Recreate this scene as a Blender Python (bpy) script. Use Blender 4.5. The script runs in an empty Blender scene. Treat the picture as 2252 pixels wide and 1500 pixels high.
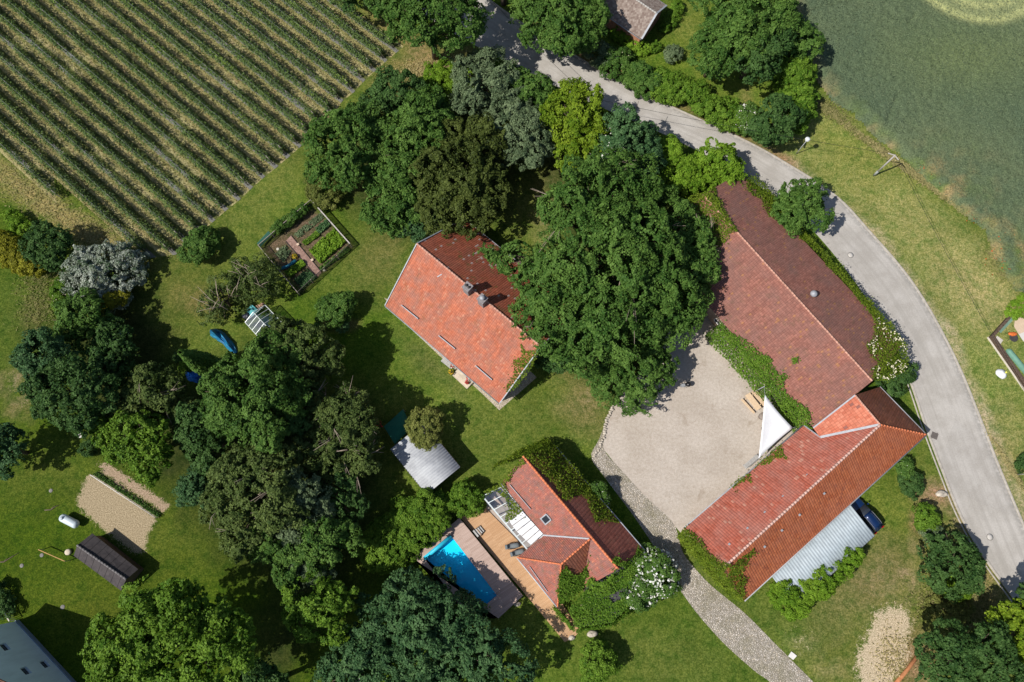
import bpy, math, random
import numpy as np
from mathutils import Vector
random.seed(7)
rng = np.random.default_rng(11)
scene = bpy.context.scene
COL = scene.collection
R = math.radians

# ------------------------------------------------------------------ camera
PW, PH, FPX = 2252.0, 1500.0, 1500.0
TILT, CAM_H = R(14.5), 85.0
cam_d = bpy.data.cameras.new('camera')
cam = bpy.data.objects.new('camera', cam_d)
COL.objects.link(cam)
cam.location = (0, 0, CAM_H)
cam.rotation_euler = (TILT, 0, 0)
cam_d.sensor_width = 36.0
cam_d.lens = 36.0 * FPX / PW
cam_d.clip_end = 3000
scene.camera = cam

# ------------------------------------------------------------------ light
SUN_EL, SHADOW_AZ = R(50.0), R(22.7)
to_sun = Vector((-math.cos(SHADOW_AZ) * math.cos(SUN_EL), -math.sin(SHADOW_AZ) * math.cos(SUN_EL), math.sin(SUN_EL)))
world = bpy.data.worlds.new('World')
scene.world = world
world.use_nodes = True
wn = world.node_tree
wn.nodes.clear()
sky = wn.nodes.new('ShaderNodeTexSky')
sky.sky_type = 'NISHITA'
sky.sun_disc = False
sky.sun_elevation = SUN_EL
sky.sun_rotation = math.atan2(to_sun.x, to_sun.y)
bg = wn.nodes.new('ShaderNodeBackground')
bg.inputs['Strength'].default_value = 0.085
wo = wn.nodes.new('ShaderNodeOutputWorld')
wn.links.new(sky.outputs[0], bg.inputs[0])
wn.links.new(bg.outputs[0], wo.inputs[0])
sun_d = bpy.data.lights.new('sun', 'SUN')
sun_d.energy = 4.8
sun_d.angle = R(0.5)
sun_d.color = (1.0, 0.955, 0.89)
sun = bpy.data.objects.new('sun', sun_d)
COL.objects.link(sun)
sun.rotation_euler = to_sun.to_track_quat('Z', 'Y').to_euler()
scene.view_settings.view_transform = 'Standard'
scene.view_settings.look = 'None'
scene.view_settings.exposure = 0.12
scene.view_settings.gamma = 1.0
scene.cycles.max_bounces = 6
scene.cycles.diffuse_bounces = 2
scene.cycles.transparent_max_bounces = 12

# ------------------------------------------------------------------ survey helpers
CT, ST = math.cos(TILT), math.sin(TILT)
FWD = np.array([0, ST, -CT]); UPV = np.array([0, CT, ST]); RGT = np.array([1.0, 0, 0])
CAMP = np.array([0, 0, CAM_H])
def ray(px, py):
    return FWD + RGT * ((px - PW / 2) / FPX) + UPV * ((PH / 2 - py) / FPX)
def G(px, py, z=0.0):
    d = ray(px, py)
    return CAMP + d * ((CAM_H - z) / -d[2])
def V(px, py, z=0.0):
    return Vector(G(px, py, z))
def plane(a, b, c):
    a, b, c = map(np.array, (a, b, c))
    n = np.cross(b - a, c - a); n = n / np.linalg.norm(n)
    if n[2] < 0: n = -n
    return a, n
def RP(px, py, pl):
    d = ray(px, py); a, n = pl
    return CAMP + d * (((a - CAMP) @ n) / (d @ n))
def mpp(px, py, z=0.0):
    a = G(px - 1, py, z); b = G(px + 1, py, z); c = G(px, py - 1, z); e = G(px, py + 1, z)
    return (np.linalg.norm(a - b) + np.linalg.norm(c - e)) / 4

# ------------------------------------------------------------------ object helpers
def tag(o, label=None, cat=None, group=None, kind=None):
    if label: o['label'] = label
    if cat: o['category'] = cat
    if group: o['group'] = group
    if kind: o['kind'] = kind
    return o
def thing(name, label, cat, loc=(0, 0, 0), group=None):
    o = bpy.data.objects.new(name, None)
    o.empty_display_size = 0.2
    COL.objects.link(o)
    o.location = Vector(loc)
    return tag(o, label, cat, group)
def link(name, me, parent=None):
    o = bpy.data.objects.new(name, me)
    COL.objects.link(o)
    if parent is not None: o.parent = parent
    return o
def root_loc(parent):
    p = Vector((0, 0, 0))
    while parent is not None:
        p += parent.location; parent = parent.parent
    return p
class MB:
    def __init__(s): s.v = []; s.f = []; s.uv = []; s.smooth = []
    def add(s, vs, fs, smooth=False):
        b = len(s.v); s.v += [tuple(map(float, v)) for v in vs]
        for f in fs: s.f.append([b + i for i in f]); s.smooth.append(smooth)
        return s
    def box(s, c, size, rot=0.0, z0=None, tilt=None, taper=1.0):
        cx, cy, cz = c; sx, sy, sz = [q / 2 for q in size]
        vs = []
        for dz in (-1, 1):
            k = taper if dz > 0 else 1.0
            for dx, dy in ((-1, -1), (1, -1), (1, 1), (-1, 1)):
                x, y, z = dx * sx * k, dy * sy * k, dz * sz
                if tilt: x, z = x * math.cos(tilt) - z * math.sin(tilt), x * math.sin(tilt) + z * math.cos(tilt)
                vs.append((cx + x * math.cos(rot) - y * math.sin(rot), cy + x * math.sin(rot) + y * math.cos(rot), cz + z))
        return s.add(vs, [(3, 2, 1, 0), (4, 5, 6, 7), (0, 1, 5, 4), (1, 2, 6, 5), (2, 3, 7, 6), (3, 0, 4, 7)])
    def bar(s, a, b, w, h=None):
        a = Vector(a); b = Vector(b); h = h or w
        d = (b - a).normalized(); up = Vector((0, 0, 1)) if abs(d.z) < 0.95 else Vector((1, 0, 0))
        x = d.cross(up).normalized() * w / 2; y = x.cross(d).normalized() * h / 2
        vs = [p + q for p in (a, b) for q in (-x - y, x - y, x + y, -x + y)]
        return s.add(vs, [(0, 1, 2, 3), (7, 6, 5, 4), (0, 4, 5, 1), (1, 5, 6, 2), (2, 6, 7, 3), (3, 7, 4, 0)])
    def tube(s, pts, r, n=8, caps=True):
        pts = [Vector(p) for p in pts]; rs = r if isinstance(r, (list, tuple)) else [r] * len(pts)
        vs = []; fs = []
        for i, p in enumerate(pts):
            d = (pts[min(i + 1, len(pts) - 1)] - pts[max(i - 1, 0)]).normalized()
            up = Vector((0, 0, 1)) if abs(d.z) < 0.9 else Vector((1, 0, 0))
            x = d.cross(up).normalized(); y = x.cross(d)
            for k in range(n):
                a = 2 * math.pi * k / n
                vs.append(p + (x * math.cos(a) + y * math.sin(a)) * rs[i])
        for i in range(len(pts) - 1):
            for k in range(n):
                fs.append((i * n + k, i * n + (k + 1) % n, (i + 1) * n + (k + 1) % n, (i + 1) * n + k))
        if caps:
            fs.append(tuple(range(n))[::-1]); fs.append(tuple((len(pts) - 1) * n + k for k in range(n)))
        return s.add(vs, fs, True)
    def lathe(s, c, prof, n=20):
        vs = []; fs = []
        for (r, z) in prof:
            for k in range(n):
                a = 2 * math.pi * k / n
                vs.append((c[0] + r * math.cos(a), c[1] + r * math.sin(a), c[2] + z))
        for i in range(len(prof) - 1):
            for k in range(n):
                fs.append((i * n + k, i * n + (k + 1) % n, (i + 1) * n + (k + 1) % n, (i + 1) * n + k))
        fs.append(tuple(range(n))[::-1]); fs.append(tuple((len(prof) - 1) * n + k for k in range(n)))
        return s.add(vs, fs, True)
    def blob(s, c, rad, n=10, m=7, jit=0.12, seed=0):
        r_ = random.Random(seed); vs = []; fs = []
        ph = [r_.uniform(0, 6.28) for _ in range(6)]
        for i in range(m + 1):
            t = math.pi * i / m
            for k in range(n):
                a = 2 * math.pi * k / n
                q = 1 + jit * (math.sin(2 * a + ph[0]) + math.sin(3 * a + ph[1] + 2 * t) * 0.7 + math.sin(4 * t + ph[2])) + r_.uniform(-1, 1) * jit * 0.5
                vs.append((c[0] + rad[0] * q * math.sin(t) * math.cos(a), c[1] + rad[1] * q * math.sin(t) * math.sin(a), c[2] + rad[2] * q * math.cos(t)))
        for i in range(m):
            for k in range(n):
                fs.append((i * n + k, (i + 1) * n + k, (i + 1) * n + (k + 1) % n, i * n + (k + 1) % n))
        return s.add(vs, fs, True)
    def slab(s, top, th, uvs=False):
        """polygon slab: top outline (3D), thickness down along its normal"""
        t = [Vector(p) for p in top]
        n = Vector((0, 0, 0))
        for i in range(len(t)):
            a, b = t[i], t[(i + 1) % len(t)]
            n += a.cross(b)
        n.normalize()
        if n.z < 0: t = t[::-1]; n = -n
        b = [p - n * th for p in t]; k = len(t)
        fs = [tuple(range(k)), tuple(range(2 * k - 1, k - 1, -1))]
        for i in range(k):
            j = (i + 1) % k
            fs.append((i, i + k, j + k, j))
        return s.add(t + b, fs)
    def prism(s, foot, z0, z1):
        """foot: 2D outline; z1 number or list of top heights"""
        k = len(foot)
        ar = sum(foot[i][0] * foot[(i + 1) % k][1] - foot[(i + 1) % k][0] * foot[i][1] for i in range(k))
        zt = list(z1) if isinstance(z1, (list, tuple)) else [z1] * k
        foot = list(foot)
        if ar < 0: foot = foot[::-1]; zt = zt[::-1]
        vs = [(p[0], p[1], z0) for p in foot] + [(p[0], p[1], zt[i]) for i, p in enumerate(foot)]
        fs = [tuple(range(k))[::-1], tuple(range(k, 2 * k))]
        for i in range(k):
            j = (i + 1) % k
            fs.append((i, j, j + k, i + k))
        return s.add(vs, fs)
    def build(s, name, mat, parent=None, uvdir=None, bevel=0.0):
        me = bpy.data.meshes.new(name)
        off = root_loc(parent)
        me.from_pydata([(v[0] - off.x, v[1] - off.y, v[2] - off.z) for v in s.v], [], s.f)
        me.polygons.foreach_set('use_smooth', s.smooth)
        me.materials.append(mat)
        if uvdir is not None:          # metre UVs: u along uvdir, v up the slope
            u = Vector(uvdir).normalized()
            uvl = me.uv_layers.new(name='metres')
            for p in me.polygons:
                n = p.normal
                uu = (u - n * u.dot(n))
                uu = uu.normalized() if uu.length > 1e-4 else Vector((1, 0, 0))
                vv = n.cross(uu)
                for li in p.loop_indices:
                    co = Vector(s.v[me.loops[li].vertex_index])
                    uvl.data[li].uv = (co.dot(uu), co.dot(vv))
        me.update()
        o = link(name, me, parent)
        if bevel > 0:
            m = o.modifiers.new('bevel', 'BEVEL'); m.width = bevel; m.segments = 2; m.limit_method = 'ANGLE'
        return o
def quads_obj(name, quads, tint, mat, parent=None):
    """quads (N,4,3) float array -> one mesh with a per-face 'tint' value"""
    quads = np.asarray(quads, dtype=np.float32)
    N = len(quads)
    off = np.array(root_loc(parent), dtype=np.float32)
    me = bpy.data.meshes.new(name)
    me.vertices.add(N * 4); me.loops.add(N * 4); me.polygons.add(N)
    me.vertices.foreach_set('co', (quads - off).reshape(-1))
    me.loops.foreach_set('vertex_index', np.arange(N * 4, dtype=np.int32))
    me.polygons.foreach_set('loop_start', np.arange(0, N * 4, 4, dtype=np.int32))
    me.polygons.foreach_set('loop_total', np.full(N, 4, dtype=np.int32))
    at = me.attributes.new('tint', 'FLOAT', 'FACE')
    at.data.foreach_set('value', np.asarray(tint, dtype=np.float32))
    me.materials.append(mat)
    me.update(calc_edges=True)
    return link(name, me, parent)

# ------------------------------------------------------------------ node helpers
class NT:
    def __init__(s, name):
        s.m = bpy.data.materials.new(name); s.m.use_nodes = True
        s.t = s.m.node_tree; s.t.nodes.clear()
        s.out = s.t.nodes.new('ShaderNodeOutputMaterial')
    def n(s, typ, **kw):
        nd = s.t.nodes.new('ShaderNode' + typ)
        for k, v in kw.items(): setattr(nd, k, v)
        return nd
    def l(s, a, b): s.t.links.new(a, b)
    def pos(s): return s.n('NewGeometry').outputs['Position']
    def uv(s): return s.n('UVMap').outputs['UV']
    def sep(s, v):
        q = s.n('SeparateXYZ'); s.l(v, q.inputs[0]); return q.outputs
    def comb(s, x, y, z=None):
        q = s.n('CombineXYZ')
        for i, a in enumerate((x, y, z)):
            if a is None: continue
            if isinstance(a, (int, float)): q.inputs[i].default_value = a
            else: s.l(a, q.inputs[i])
        return q.outputs[0]
    def noise(s, vec, scale, detail=3, rough=0.55, dist=0.0):
        q = s.n('TexNoise'); s.l(vec, q.inputs['Vector'])
        q.inputs['Scale'].default_value = scale; q.inputs['Detail'].default_value = detail
        q.inputs['Roughness'].default_value = rough; q.inputs['Distortion'].default_value = dist
        return q.outputs['Fac']
    def white(s, vec):
        q = s.n('TexWhiteNoise'); q.noise_dimensions = '3D'; s.l(vec, q.inputs['Vector']); return q.outputs['Value']
    def voro(s, vec, scale, feat='F1', out='Distance', rand=1.0):
        q = s.n('TexVoronoi'); q.feature = feat; s.l(vec, q.inputs['Vector'])
        q.inputs['Scale'].default_value = scale; q.inputs['Randomness'].default_value = rand
        return q.outputs[out]
    def math(s, op, a, b=None, c=None, clamp=False):
        q = s.n('Math'); q.operation = op; q.use_clamp = clamp
        for i, x in enumerate((a, b, c)):
            if x is None: continue
            if isinstance(x, (int, float)): q.inputs[i].default_value = x
            else: s.l(x, q.inputs[i])
        return q.outputs[0]
    def rng(s, v, a, b, c=0.0, d=1.0):
        q = s.n('MapRange'); s.l(v, q.inputs[0])
        for i, x in zip((1, 2, 3, 4), (a, b, c, d)): q.inputs[i].default_value = x
        return q.outputs[0]
    def mix(s, f, a, b, mode='MIX'):
        q = s.n('Mix'); q.data_type = 'RGBA'; q.blend_type = mode
        if isinstance(f, (int, float)): q.inputs[0].default_value = f
        else: s.l(f, q.inputs[0])
        for i, x in ((6, a), (7, b)):
            if isinstance(x, (tuple, list)): q.inputs[i].default_value = (*x[:3], 1)
            else: s.l(x, q.inputs[i])
        return q.outputs[2]
    def bump(s, h, strength=0.5, dist=0.05):
        q = s.n('Bump'); q.inputs['Strength'].default_value = strength; q.inputs['Distance'].default_value = dist
        s.l(h, q.inputs['Height']); return q.outputs[0]
    def bsdf(s, col, rough=0.8, normal=None, spec=0.3, metal=0.0, coat=0.0):
        p = s.n('BsdfPrincipled')
        if isinstance(col, (tuple, list)): p.inputs['Base Color'].default_value = (*col[:3], 1)
        else: s.l(col, p.inputs['Base Color'])
        if isinstance(rough, (int, float)): p.inputs['Roughness'].default_value = rough
        else: s.l(rough, p.inputs['Roughness'])
        p.inputs['Specular IOR Level'].default_value = spec
        p.inputs['Metallic'].default_value = metal
        p.inputs['Coat Weight'].default_value = coat
        if normal is not None: s.l(normal, p.inputs['Normal'])
        return p.outputs[0]
    def done(s, sh): s.l(sh, s.out.inputs['Surface']); return s.m

def simple(name, col, rough=0.7, var=0.2, scale=3.0, spec=0.3, metal=0.0, bump=0.0, bscale=20.0, coat=0.0):
    t = NT(name); p = t.pos()
    f = t.noise(p, scale, 4, 0.6)
    lo = [c * (1 - var) for c in col]; hi = [min(1, c * (1 + var)) for c in col]
    c = t.mix(t.rng(f, 0.3, 0.7), lo, hi)
    nrm = t.bump(t.noise(p, bscale, 3), bump, 0.03) if bump else None
    return t.done(t.bsdf(c, rough, nrm, spec, metal, coat))
def leafmat(name, a, b, trans=0.18, rough=0.6, spec=0.12):
    """leaf colours run from a to b with the per-leaf tint"""
    t = NT(name)
    at = t.n('Attribute'); at.attribute_name = 'tint'
    c = t.mix(at.outputs['Fac'], a, b)
    d = t.bsdf(c, rough, None, spec)
    tr = t.n('BsdfTranslucent')
    t.l(t.mix(0.5, c, (b[0] * 1.2, b[1] * 1.3, b[2] * 0.6)), tr.inputs[0])
    m = t.n('MixShader'); m.inputs[0].default_value = trans
    t.l(d, m.inputs[1]); t.l(tr.outputs[0], m.inputs[2])
    return t.done(m.outputs[0])
# ------------------------------------------------------------------ ground sheet
def lattice(seed, n=64):
    return np.random.default_rng(seed).random((n, n))
def vnoise(x, y, scale, seed):
    L = lattice(seed); n = L.shape[0]
    u = x * scale; v = y * scale
    i = np.floor(u).astype(int); j = np.floor(v).astype(int)
    a = u - i; b = v - j
    a = a * a * (3 - 2 * a); b = b * b * (3 - 2 * b)
    g = lambda p, q: L[p % n, q % n]
    return (g(i, j) * (1 - a) + g(i + 1, j) * a) * (1 - b) + (g(i, j + 1) * (1 - a) + g(i + 1, j + 1) * a) * b
def fbm(x, y, scale, seed, o=3):
    r = 0; amp = 0.5
    for k in range(o):
        r = r + amp * vnoise(x, y, scale * 2 ** k, seed + k); amp *= 0.5
    return r / (1 - 0.5 ** o)
outer = [-600, -450, -320, -220, -160, -125, -105]
gx = np.concatenate([outer, np.arange(-95, 95.1, 0.4), [-q for q in outer[::-1]]])
gy = np.concatenate([[-600, -400, -250, -150, -90, -60, -45], np.arange(-36, 96.1, 0.4), [108, 130, 170, 240, 340, 460, 600]])
X, Y = np.meshgrid(gx, gy)
C = np.zeros(X.shape + (3,))
nz = fbm(X, Y, 0.09, 5); nz2 = fbm(X, Y, 0.35, 9)
def lerp3(a, b, t): return np.array(a) * (1 - t[..., None]) + np.array(b) * t[..., None]
C[:] = lerp3((.060, .112, .010), (.104, .145, .026), np.clip((nz - .3) * 2.2, 0, 1))
def poly_sd(pts):
    P = np.array([G(*p)[:2] for p in pts]); d = np.full(X.shape, 1e9); ins = np.zeros(X.shape, bool)
    for k in range(len(P)):
        a, b = P[k], P[(k + 1) % len(P)]
        e = b - a; wx = X - a[0]; wy = Y - a[1]
        t = np.clip((wx * e[0] + wy * e[1]) / (e @ e), 0, 1)
        d = np.minimum(d, np.hypot(wx - e[0] * t, wy - e[1] * t))
        c = ((a[1] > Y) != (b[1] > Y)) & (X < (b[0] - a[0]) * (Y - a[1]) / (b[1] - a[1] + 1e-12) + a[0])
        ins ^= c
    return np.where(ins, -d, d)
def paint(sd, col, soft, k=1.0, warp=0.0, seed=3, spot=0.0):
    global C
    s = sd + (fbm(X, Y, 0.45, seed) - .5) * 2 * warp
    w = np.clip(0.5 - s / (2 * soft), 0, 1) * k
    if spot: w = w * np.clip((fbm(X, Y, 0.8, seed + 20) - .35) * spot, 0, 1)
    C = C * (1 - w[..., None]) + np.array(col) * w[..., None]
def pell(px, py, rx, ry, rot, col, soft, k=1.0, warp=0.6, seed=3, spot=0.0):
    c = G(px, py); m = mpp(px, py); a = R(-rot)
    dx = X - c[0]; dy = Y - c[1]
    u = dx * math.cos(a) + dy * math.sin(a); v = -dx * math.sin(a) + dy * math.cos(a)
    rr = np.hypot(u / (rx * m), v / (ry * m)) - 1
    paint(rr * min(rx, ry) * m, col, soft, k, warp, seed, spot)
LG = (.046, .083, .004); DRY = (.30, .25, .115); SAND = (.50, .39, .24); VERGE = (.195, .215, .075); TAN = (.26, .19, .10)
# lower left garden: saturated grass, lens vignette darkening put into its colour
paint(poly_sd([(-300, 450), (120, 470), (260, 640), (330, 900), (600, 1100), (800, 1300), (900, 1700), (-300, 1700)]), LG, 5, .85, 2)
# vineyard margin and the dry track on its lower side
paint(poly_sd([(900, 80), (1030, 120), (900, 220), (690, 330), (560, 470), (420, 570), (330, 590), (560, 420), (720, 270)]), (.115, .135, .035), 3, .8, 1.5)
pell(960, 150, 75, 32, -10, TAN, 2.2, .9, 1.2, 4)
pell(890, 80, 70, 14, 38, TAN, 1.4, .9, .8, 4)
paint(poly_sd([(-120, 285), (0, 350), (110, 430), (230, 510), (330, 580), (270, 570), (150, 510), (60, 450), (-120, 380)]), (.23, .205, .075), 1.6, .85, 1.0, 6)
pell(120, 455, 130, 11, 37, DRY, .9, .8, .7, 7); pell(60, 430, 90, 7, 37, DRY, .7, .7, .6, 8)
pell(205, 520, 60, 18, 30, DRY, 1.2, .7, .9, 9)
# left lawn with worn spots
pell(400, 640, 90, 70, 0, (.105, .115, .03), 5, .8, 2.0, 10)
pell(440, 660, 40, 22, 20, (.17, .13, .06), 1.8, .7, 1.2, 11)
pell(20, 700, 60, 130, 0, (.085, .12, .026), 5, .7, 2, 12)
pell(35, 840, 45, 26, 20, (.24, .18, .11), 1.5, .8, 1.4, 13, 2.5)
pell(60, 885, 40, 18, 0, (.22, .17, .10), 1.5, .8, 1.4, 14, 2.5)
pell(75, 690, 40, 22, 60, (.20, .17, .08), 1.3, .7, 1.2, 15, 2.0)
pell(330, 1160, 110, 60, 20, (.095, .115, .022), 4, .6, 2, 16)
pell(110, 1030, 80, 50, 0, (.10, .12, .026), 4, .6, 2, 17)
pell(200, 1330, 120, 50, 10, (.09, .10, .016), 4, .5, 2, 18)
# lawn round the farmhouse
pell(800, 560, 60, 90, 20, (.100, .115, .030), 4, .7, 2, 19)
pell(850, 560, 30, 60, 20, (.15, .135, .055), 2.5, .6, 1.4, 20)
pell(1150, 920, 80, 50, -30, (.10, .125, .03), 4, .7, 2, 21)
pell(1290, 880, 50, 60, 0, (.19, .165, .075), 2.6, .85, 1.5, 22)
pell(1155, 450, 40, 110, 12, (.14, .15, .045), 3, .8, 1.6, 23)
pell(1195, 480, 16, 50, 10, (.22, .20, .09), 1.6, .7, 1.2, 24)
pell(950, 800, 60, 14, 41, (.11, .115, .05), 1.6, .6, .8, 25)
# right hand verge and the wheat margin
paint(poly_sd([(1760, 230), (1840, 235), (2260, 650), (2260, 1330), (2240, 1120), (2160, 930), (2060, 690), (1930, 520), (1800, 400), (1690, 330)]), VERGE, 3, .9, 1.2, 26)
pell(2150, 640, 75, 75, 0, (.30, .275, .125), 4, .8, 2, 27)
pell(2010, 480, 90, 40, 40, (.26, .255, .10), 4, .7, 2, 28)
pell(1860, 330, 80, 45, 40, (.175, .205, .04), 4, .7, 2, 29)
pell(2180, 860, 50, 90, -20, (.15, .20, .045), 4, .8, 2, 30)
pell(2205, 960, 40, 50, 0, (.27, .235, .11), 2.5, .7, 1.5, 31)
pell(2180, 930, 30, 30, 0, (.12, .17, .045), 2.5, .6, 1.5, 31)
# dusty road edges
for a_, b_ in (((1728, 362), (1912, 512)), ((1912, 512), (2068, 723)), ((2068, 723), (2153, 917)), ((2153, 917), (2252, 1160))):
    for q in np.linspace(0, 1, 9):
        pell(a_[0] + (b_[0] - a_[0]) * q + 9, a_[1] + (b_[1] - a_[1]) * q - 5, 12, 9, 45, (.40, .34, .24), .8, .65, .6, 33)
for a_, b_ in (((1160, 60), (1340, 165)), ((1340, 165), (1592, 289)), ((1592, 289), (1728, 360))):
    for q in np.linspace(0, 1, 12):
        pell(a_[0] + (b_[0] - a_[0]) * q + 5, a_[1] + (b_[1] - a_[1]) * q - 6, 13, 9, 30, (.27, .17, .11), .7, .6, .6, 34)
# garden of the grey-roofed cottage
paint(poly_sd([(1300, 60), (1400, 110), (1560, 0), (1740, -40), (1740, 200), (1700, 260), (1560, 210), (1420, 150)]), (.10, .155, .02), 2, .8, 1, 35)
pell(1520, 60, 35, 60, 0, (.17, .18, .05), 3, .6, 2, 36); pell(1642, 207, 10, 16, 0, (.25, .16, .10), .8, .9, .5, 37)
pell(1640, 205, 75, 38, 15, (.12, .16, .03), 2, .7, 1.5, 38)
# lower right garden
paint(poly_sd([(1500, 1230), (1640, 1340), (1900, 1130), (2040, 960), (2060, 1010), (2240, 1330), (2300, 1600), (1830, 1600), (1640, 1360)]), (.115, .14, .032), 2.5, .85, 1.2, 39)
pell(1960, 1120, 60, 60, 0, (.115, .155, .025), 3, .7, 1.5, 40)
pell(1900, 1290, 80, 40, -35, (.20, .165, .09), 3, .75, 2, 41)
pell(1990, 1270, 40, 35, 0, (.30, .23, .15), 1.8, .8, 1.5, 42, 2.2)
pell(2030, 1210, 24, 26, 0, (.30, .23, .15), 1.4, .8, 1.2, 43, 2.2)
pell(2065, 1090, 34, 22, 10, (.27, .18, .12), 1.1, .9, 1.0, 44)
pell(2110, 1140, 30, 22, 0, (.28, .22, .13), 1.6, .8, 1.2, 45, 2.2)
pell(2170, 1290, 28, 90, -20, (.25, .20, .10), 2, .85, 1.2, 46)
pell(1760, 1410, 30, 22, 0, (.34, .30, .16), 1.2, .9, 1.2, 47, 2.2)
pell(1810, 1450, 40, 26, 20, (.26, .23, .12), 1.8, .8, 1.5, 48, 2.0)
pell(1680, 1350, 60, 22, 42, (.07, .12, .02), 2.5, .7, 1.2, 49)
pell(1790, 1360, 60, 40, 0, (.075, .12, .022), 3, .6, 1.5, 50)
paint(poly_sd([(1395, 1500), (1480, 1300), (1520, 1340), (1700, 1500), (1700, 1600), (1250, 1600), (1300, 1450)]), (.065, .105, .016), 3, .6, 1.2, 51)
pell(1450, 1450, 90, 60, 30, (.10, .125, .03), 4, .6, 2, 52)
# bare sand patches
pell(2010, 1450, 40, 60, 20, (.22, .145, .09), 1.4, .8, 1.2, 54)
# beds by shrubs
for p_ in ((745, 715, 22, 9), (1680, 455, 14, 8), (2015, 1150, 14, 20)): pell(*p_, 0, (.20, .13, .08), .8, .8, .5, 57)
# soil of the vegetable garden
paint(poly_sd([(688, 458), (578, 548), (662, 642), (776, 543)]), (.115, .085, .06), .3, .95, .15, 58)
# darker ground colour under the copses
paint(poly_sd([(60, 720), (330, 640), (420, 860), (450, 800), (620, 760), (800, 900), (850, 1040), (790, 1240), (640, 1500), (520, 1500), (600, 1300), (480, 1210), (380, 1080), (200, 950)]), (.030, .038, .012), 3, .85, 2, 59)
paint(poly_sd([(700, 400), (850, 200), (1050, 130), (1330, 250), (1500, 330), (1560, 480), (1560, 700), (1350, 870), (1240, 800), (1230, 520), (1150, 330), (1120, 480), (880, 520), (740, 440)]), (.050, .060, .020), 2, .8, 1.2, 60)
C *= (0.86 + 0.28 * nz2)[..., None]
BARE = np.zeros(X.shape); BC = np.zeros(X.shape + (3,)); BC[:] = (.45, .36, .24)
for pl_, soft, col in (([(192, 1042), (262, 1062), (345, 1140), (325, 1175), (318, 1212), (298, 1218), (228, 1165), (168, 1110)], .8, (.42, .34, .225)),
                       ([(216, 1020), (240, 1022), (330, 1080), (371, 1112), (360, 1127), (300, 1085), (228, 1040)], .6, (.42, .315, .225)),
                       ([(1930, 1345), (1985, 1333), (2002, 1360), (1994, 1410), (1996, 1440), (1960, 1500), (1925, 1560), (1890, 1500), (1885, 1440), (1908, 1400)], 1.5, (.58, .48, .34)),
                       ([(1740, 1395), (1775, 1400), (1790, 1425), (1760, 1430), (1738, 1415)], 2.2, (.45, .40, .25)),
                       ([(1975, 1255), (2010, 1262), (2005, 1290), (1985, 1290)], 2.2, (.36, .28, .18)),
                       ([(2085, 1125), (2120, 1140), (2125, 1160), (2095, 1155)], 2.2, (.36, .28, .18)),
                       ([(5, 828), (40, 815), (60, 845), (25, 860)], 2.2, (.34, .26, .17)), ([(40, 875), (90, 880), (80, 895), (45, 895)], 2.2, (.34, .26, .17)),
                       ([(1180, 440), (1205, 445), (1205, 520), (1188, 520)], 2.5, (.30, .27, .15)), ([(1270, 860), (1310, 850), (1320, 890), (1285, 905)], 3.0, (.28, .23, .12))):
    sd_ = poly_sd(pl_); w_ = np.clip(.5 - sd_ / (2 * soft), 0, 1)
    BC = BC * (1 - (w_ > .02)[..., None]) + np.array(col) * (w_ > .02)[..., None]; BARE = np.maximum(BARE, w_ * (1 if soft < 2 else .62))
gm = bpy.data.meshes.new('ground')
ny_, nx_ = X.shape
vs = np.stack([X, Y, np.zeros_like(X)], -1).reshape(-1, 3)
idx = np.arange(nx_ * ny_).reshape(ny_, nx_)
qd = np.stack([idx[:-1, :-1], idx[:-1, 1:], idx[1:, 1:], idx[1:, :-1]], -1).reshape(-1, 4)
gm.vertices.add(len(vs)); gm.vertices.foreach_set('co', vs.reshape(-1).astype(np.float32))
gm.loops.add(qd.size); gm.loops.foreach_set('vertex_index', qd.reshape(-1).astype(np.int32))
gm.polygons.add(len(qd)); gm.polygons.foreach_set('loop_start', np.arange(0, qd.size, 4, dtype=np.int32))
gm.polygons.foreach_set('loop_total', np.full(len(qd), 4, dtype=np.int32))
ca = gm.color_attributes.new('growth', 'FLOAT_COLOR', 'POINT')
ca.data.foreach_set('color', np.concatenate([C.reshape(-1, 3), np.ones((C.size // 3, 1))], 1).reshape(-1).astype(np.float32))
cb2 = gm.color_attributes.new('bare_colour', 'FLOAT_COLOR', 'POINT')
cb2.data.foreach_set('color', np.concatenate([BC.reshape(-1, 3), np.ones((BC.size // 3, 1))], 1).reshape(-1).astype(np.float32))
ba = gm.attributes.new('bare', 'FLOAT', 'POINT'); ba.data.foreach_set('value', BARE.reshape(-1).astype(np.float32))
gm.update(calc_edges=True)
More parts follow.
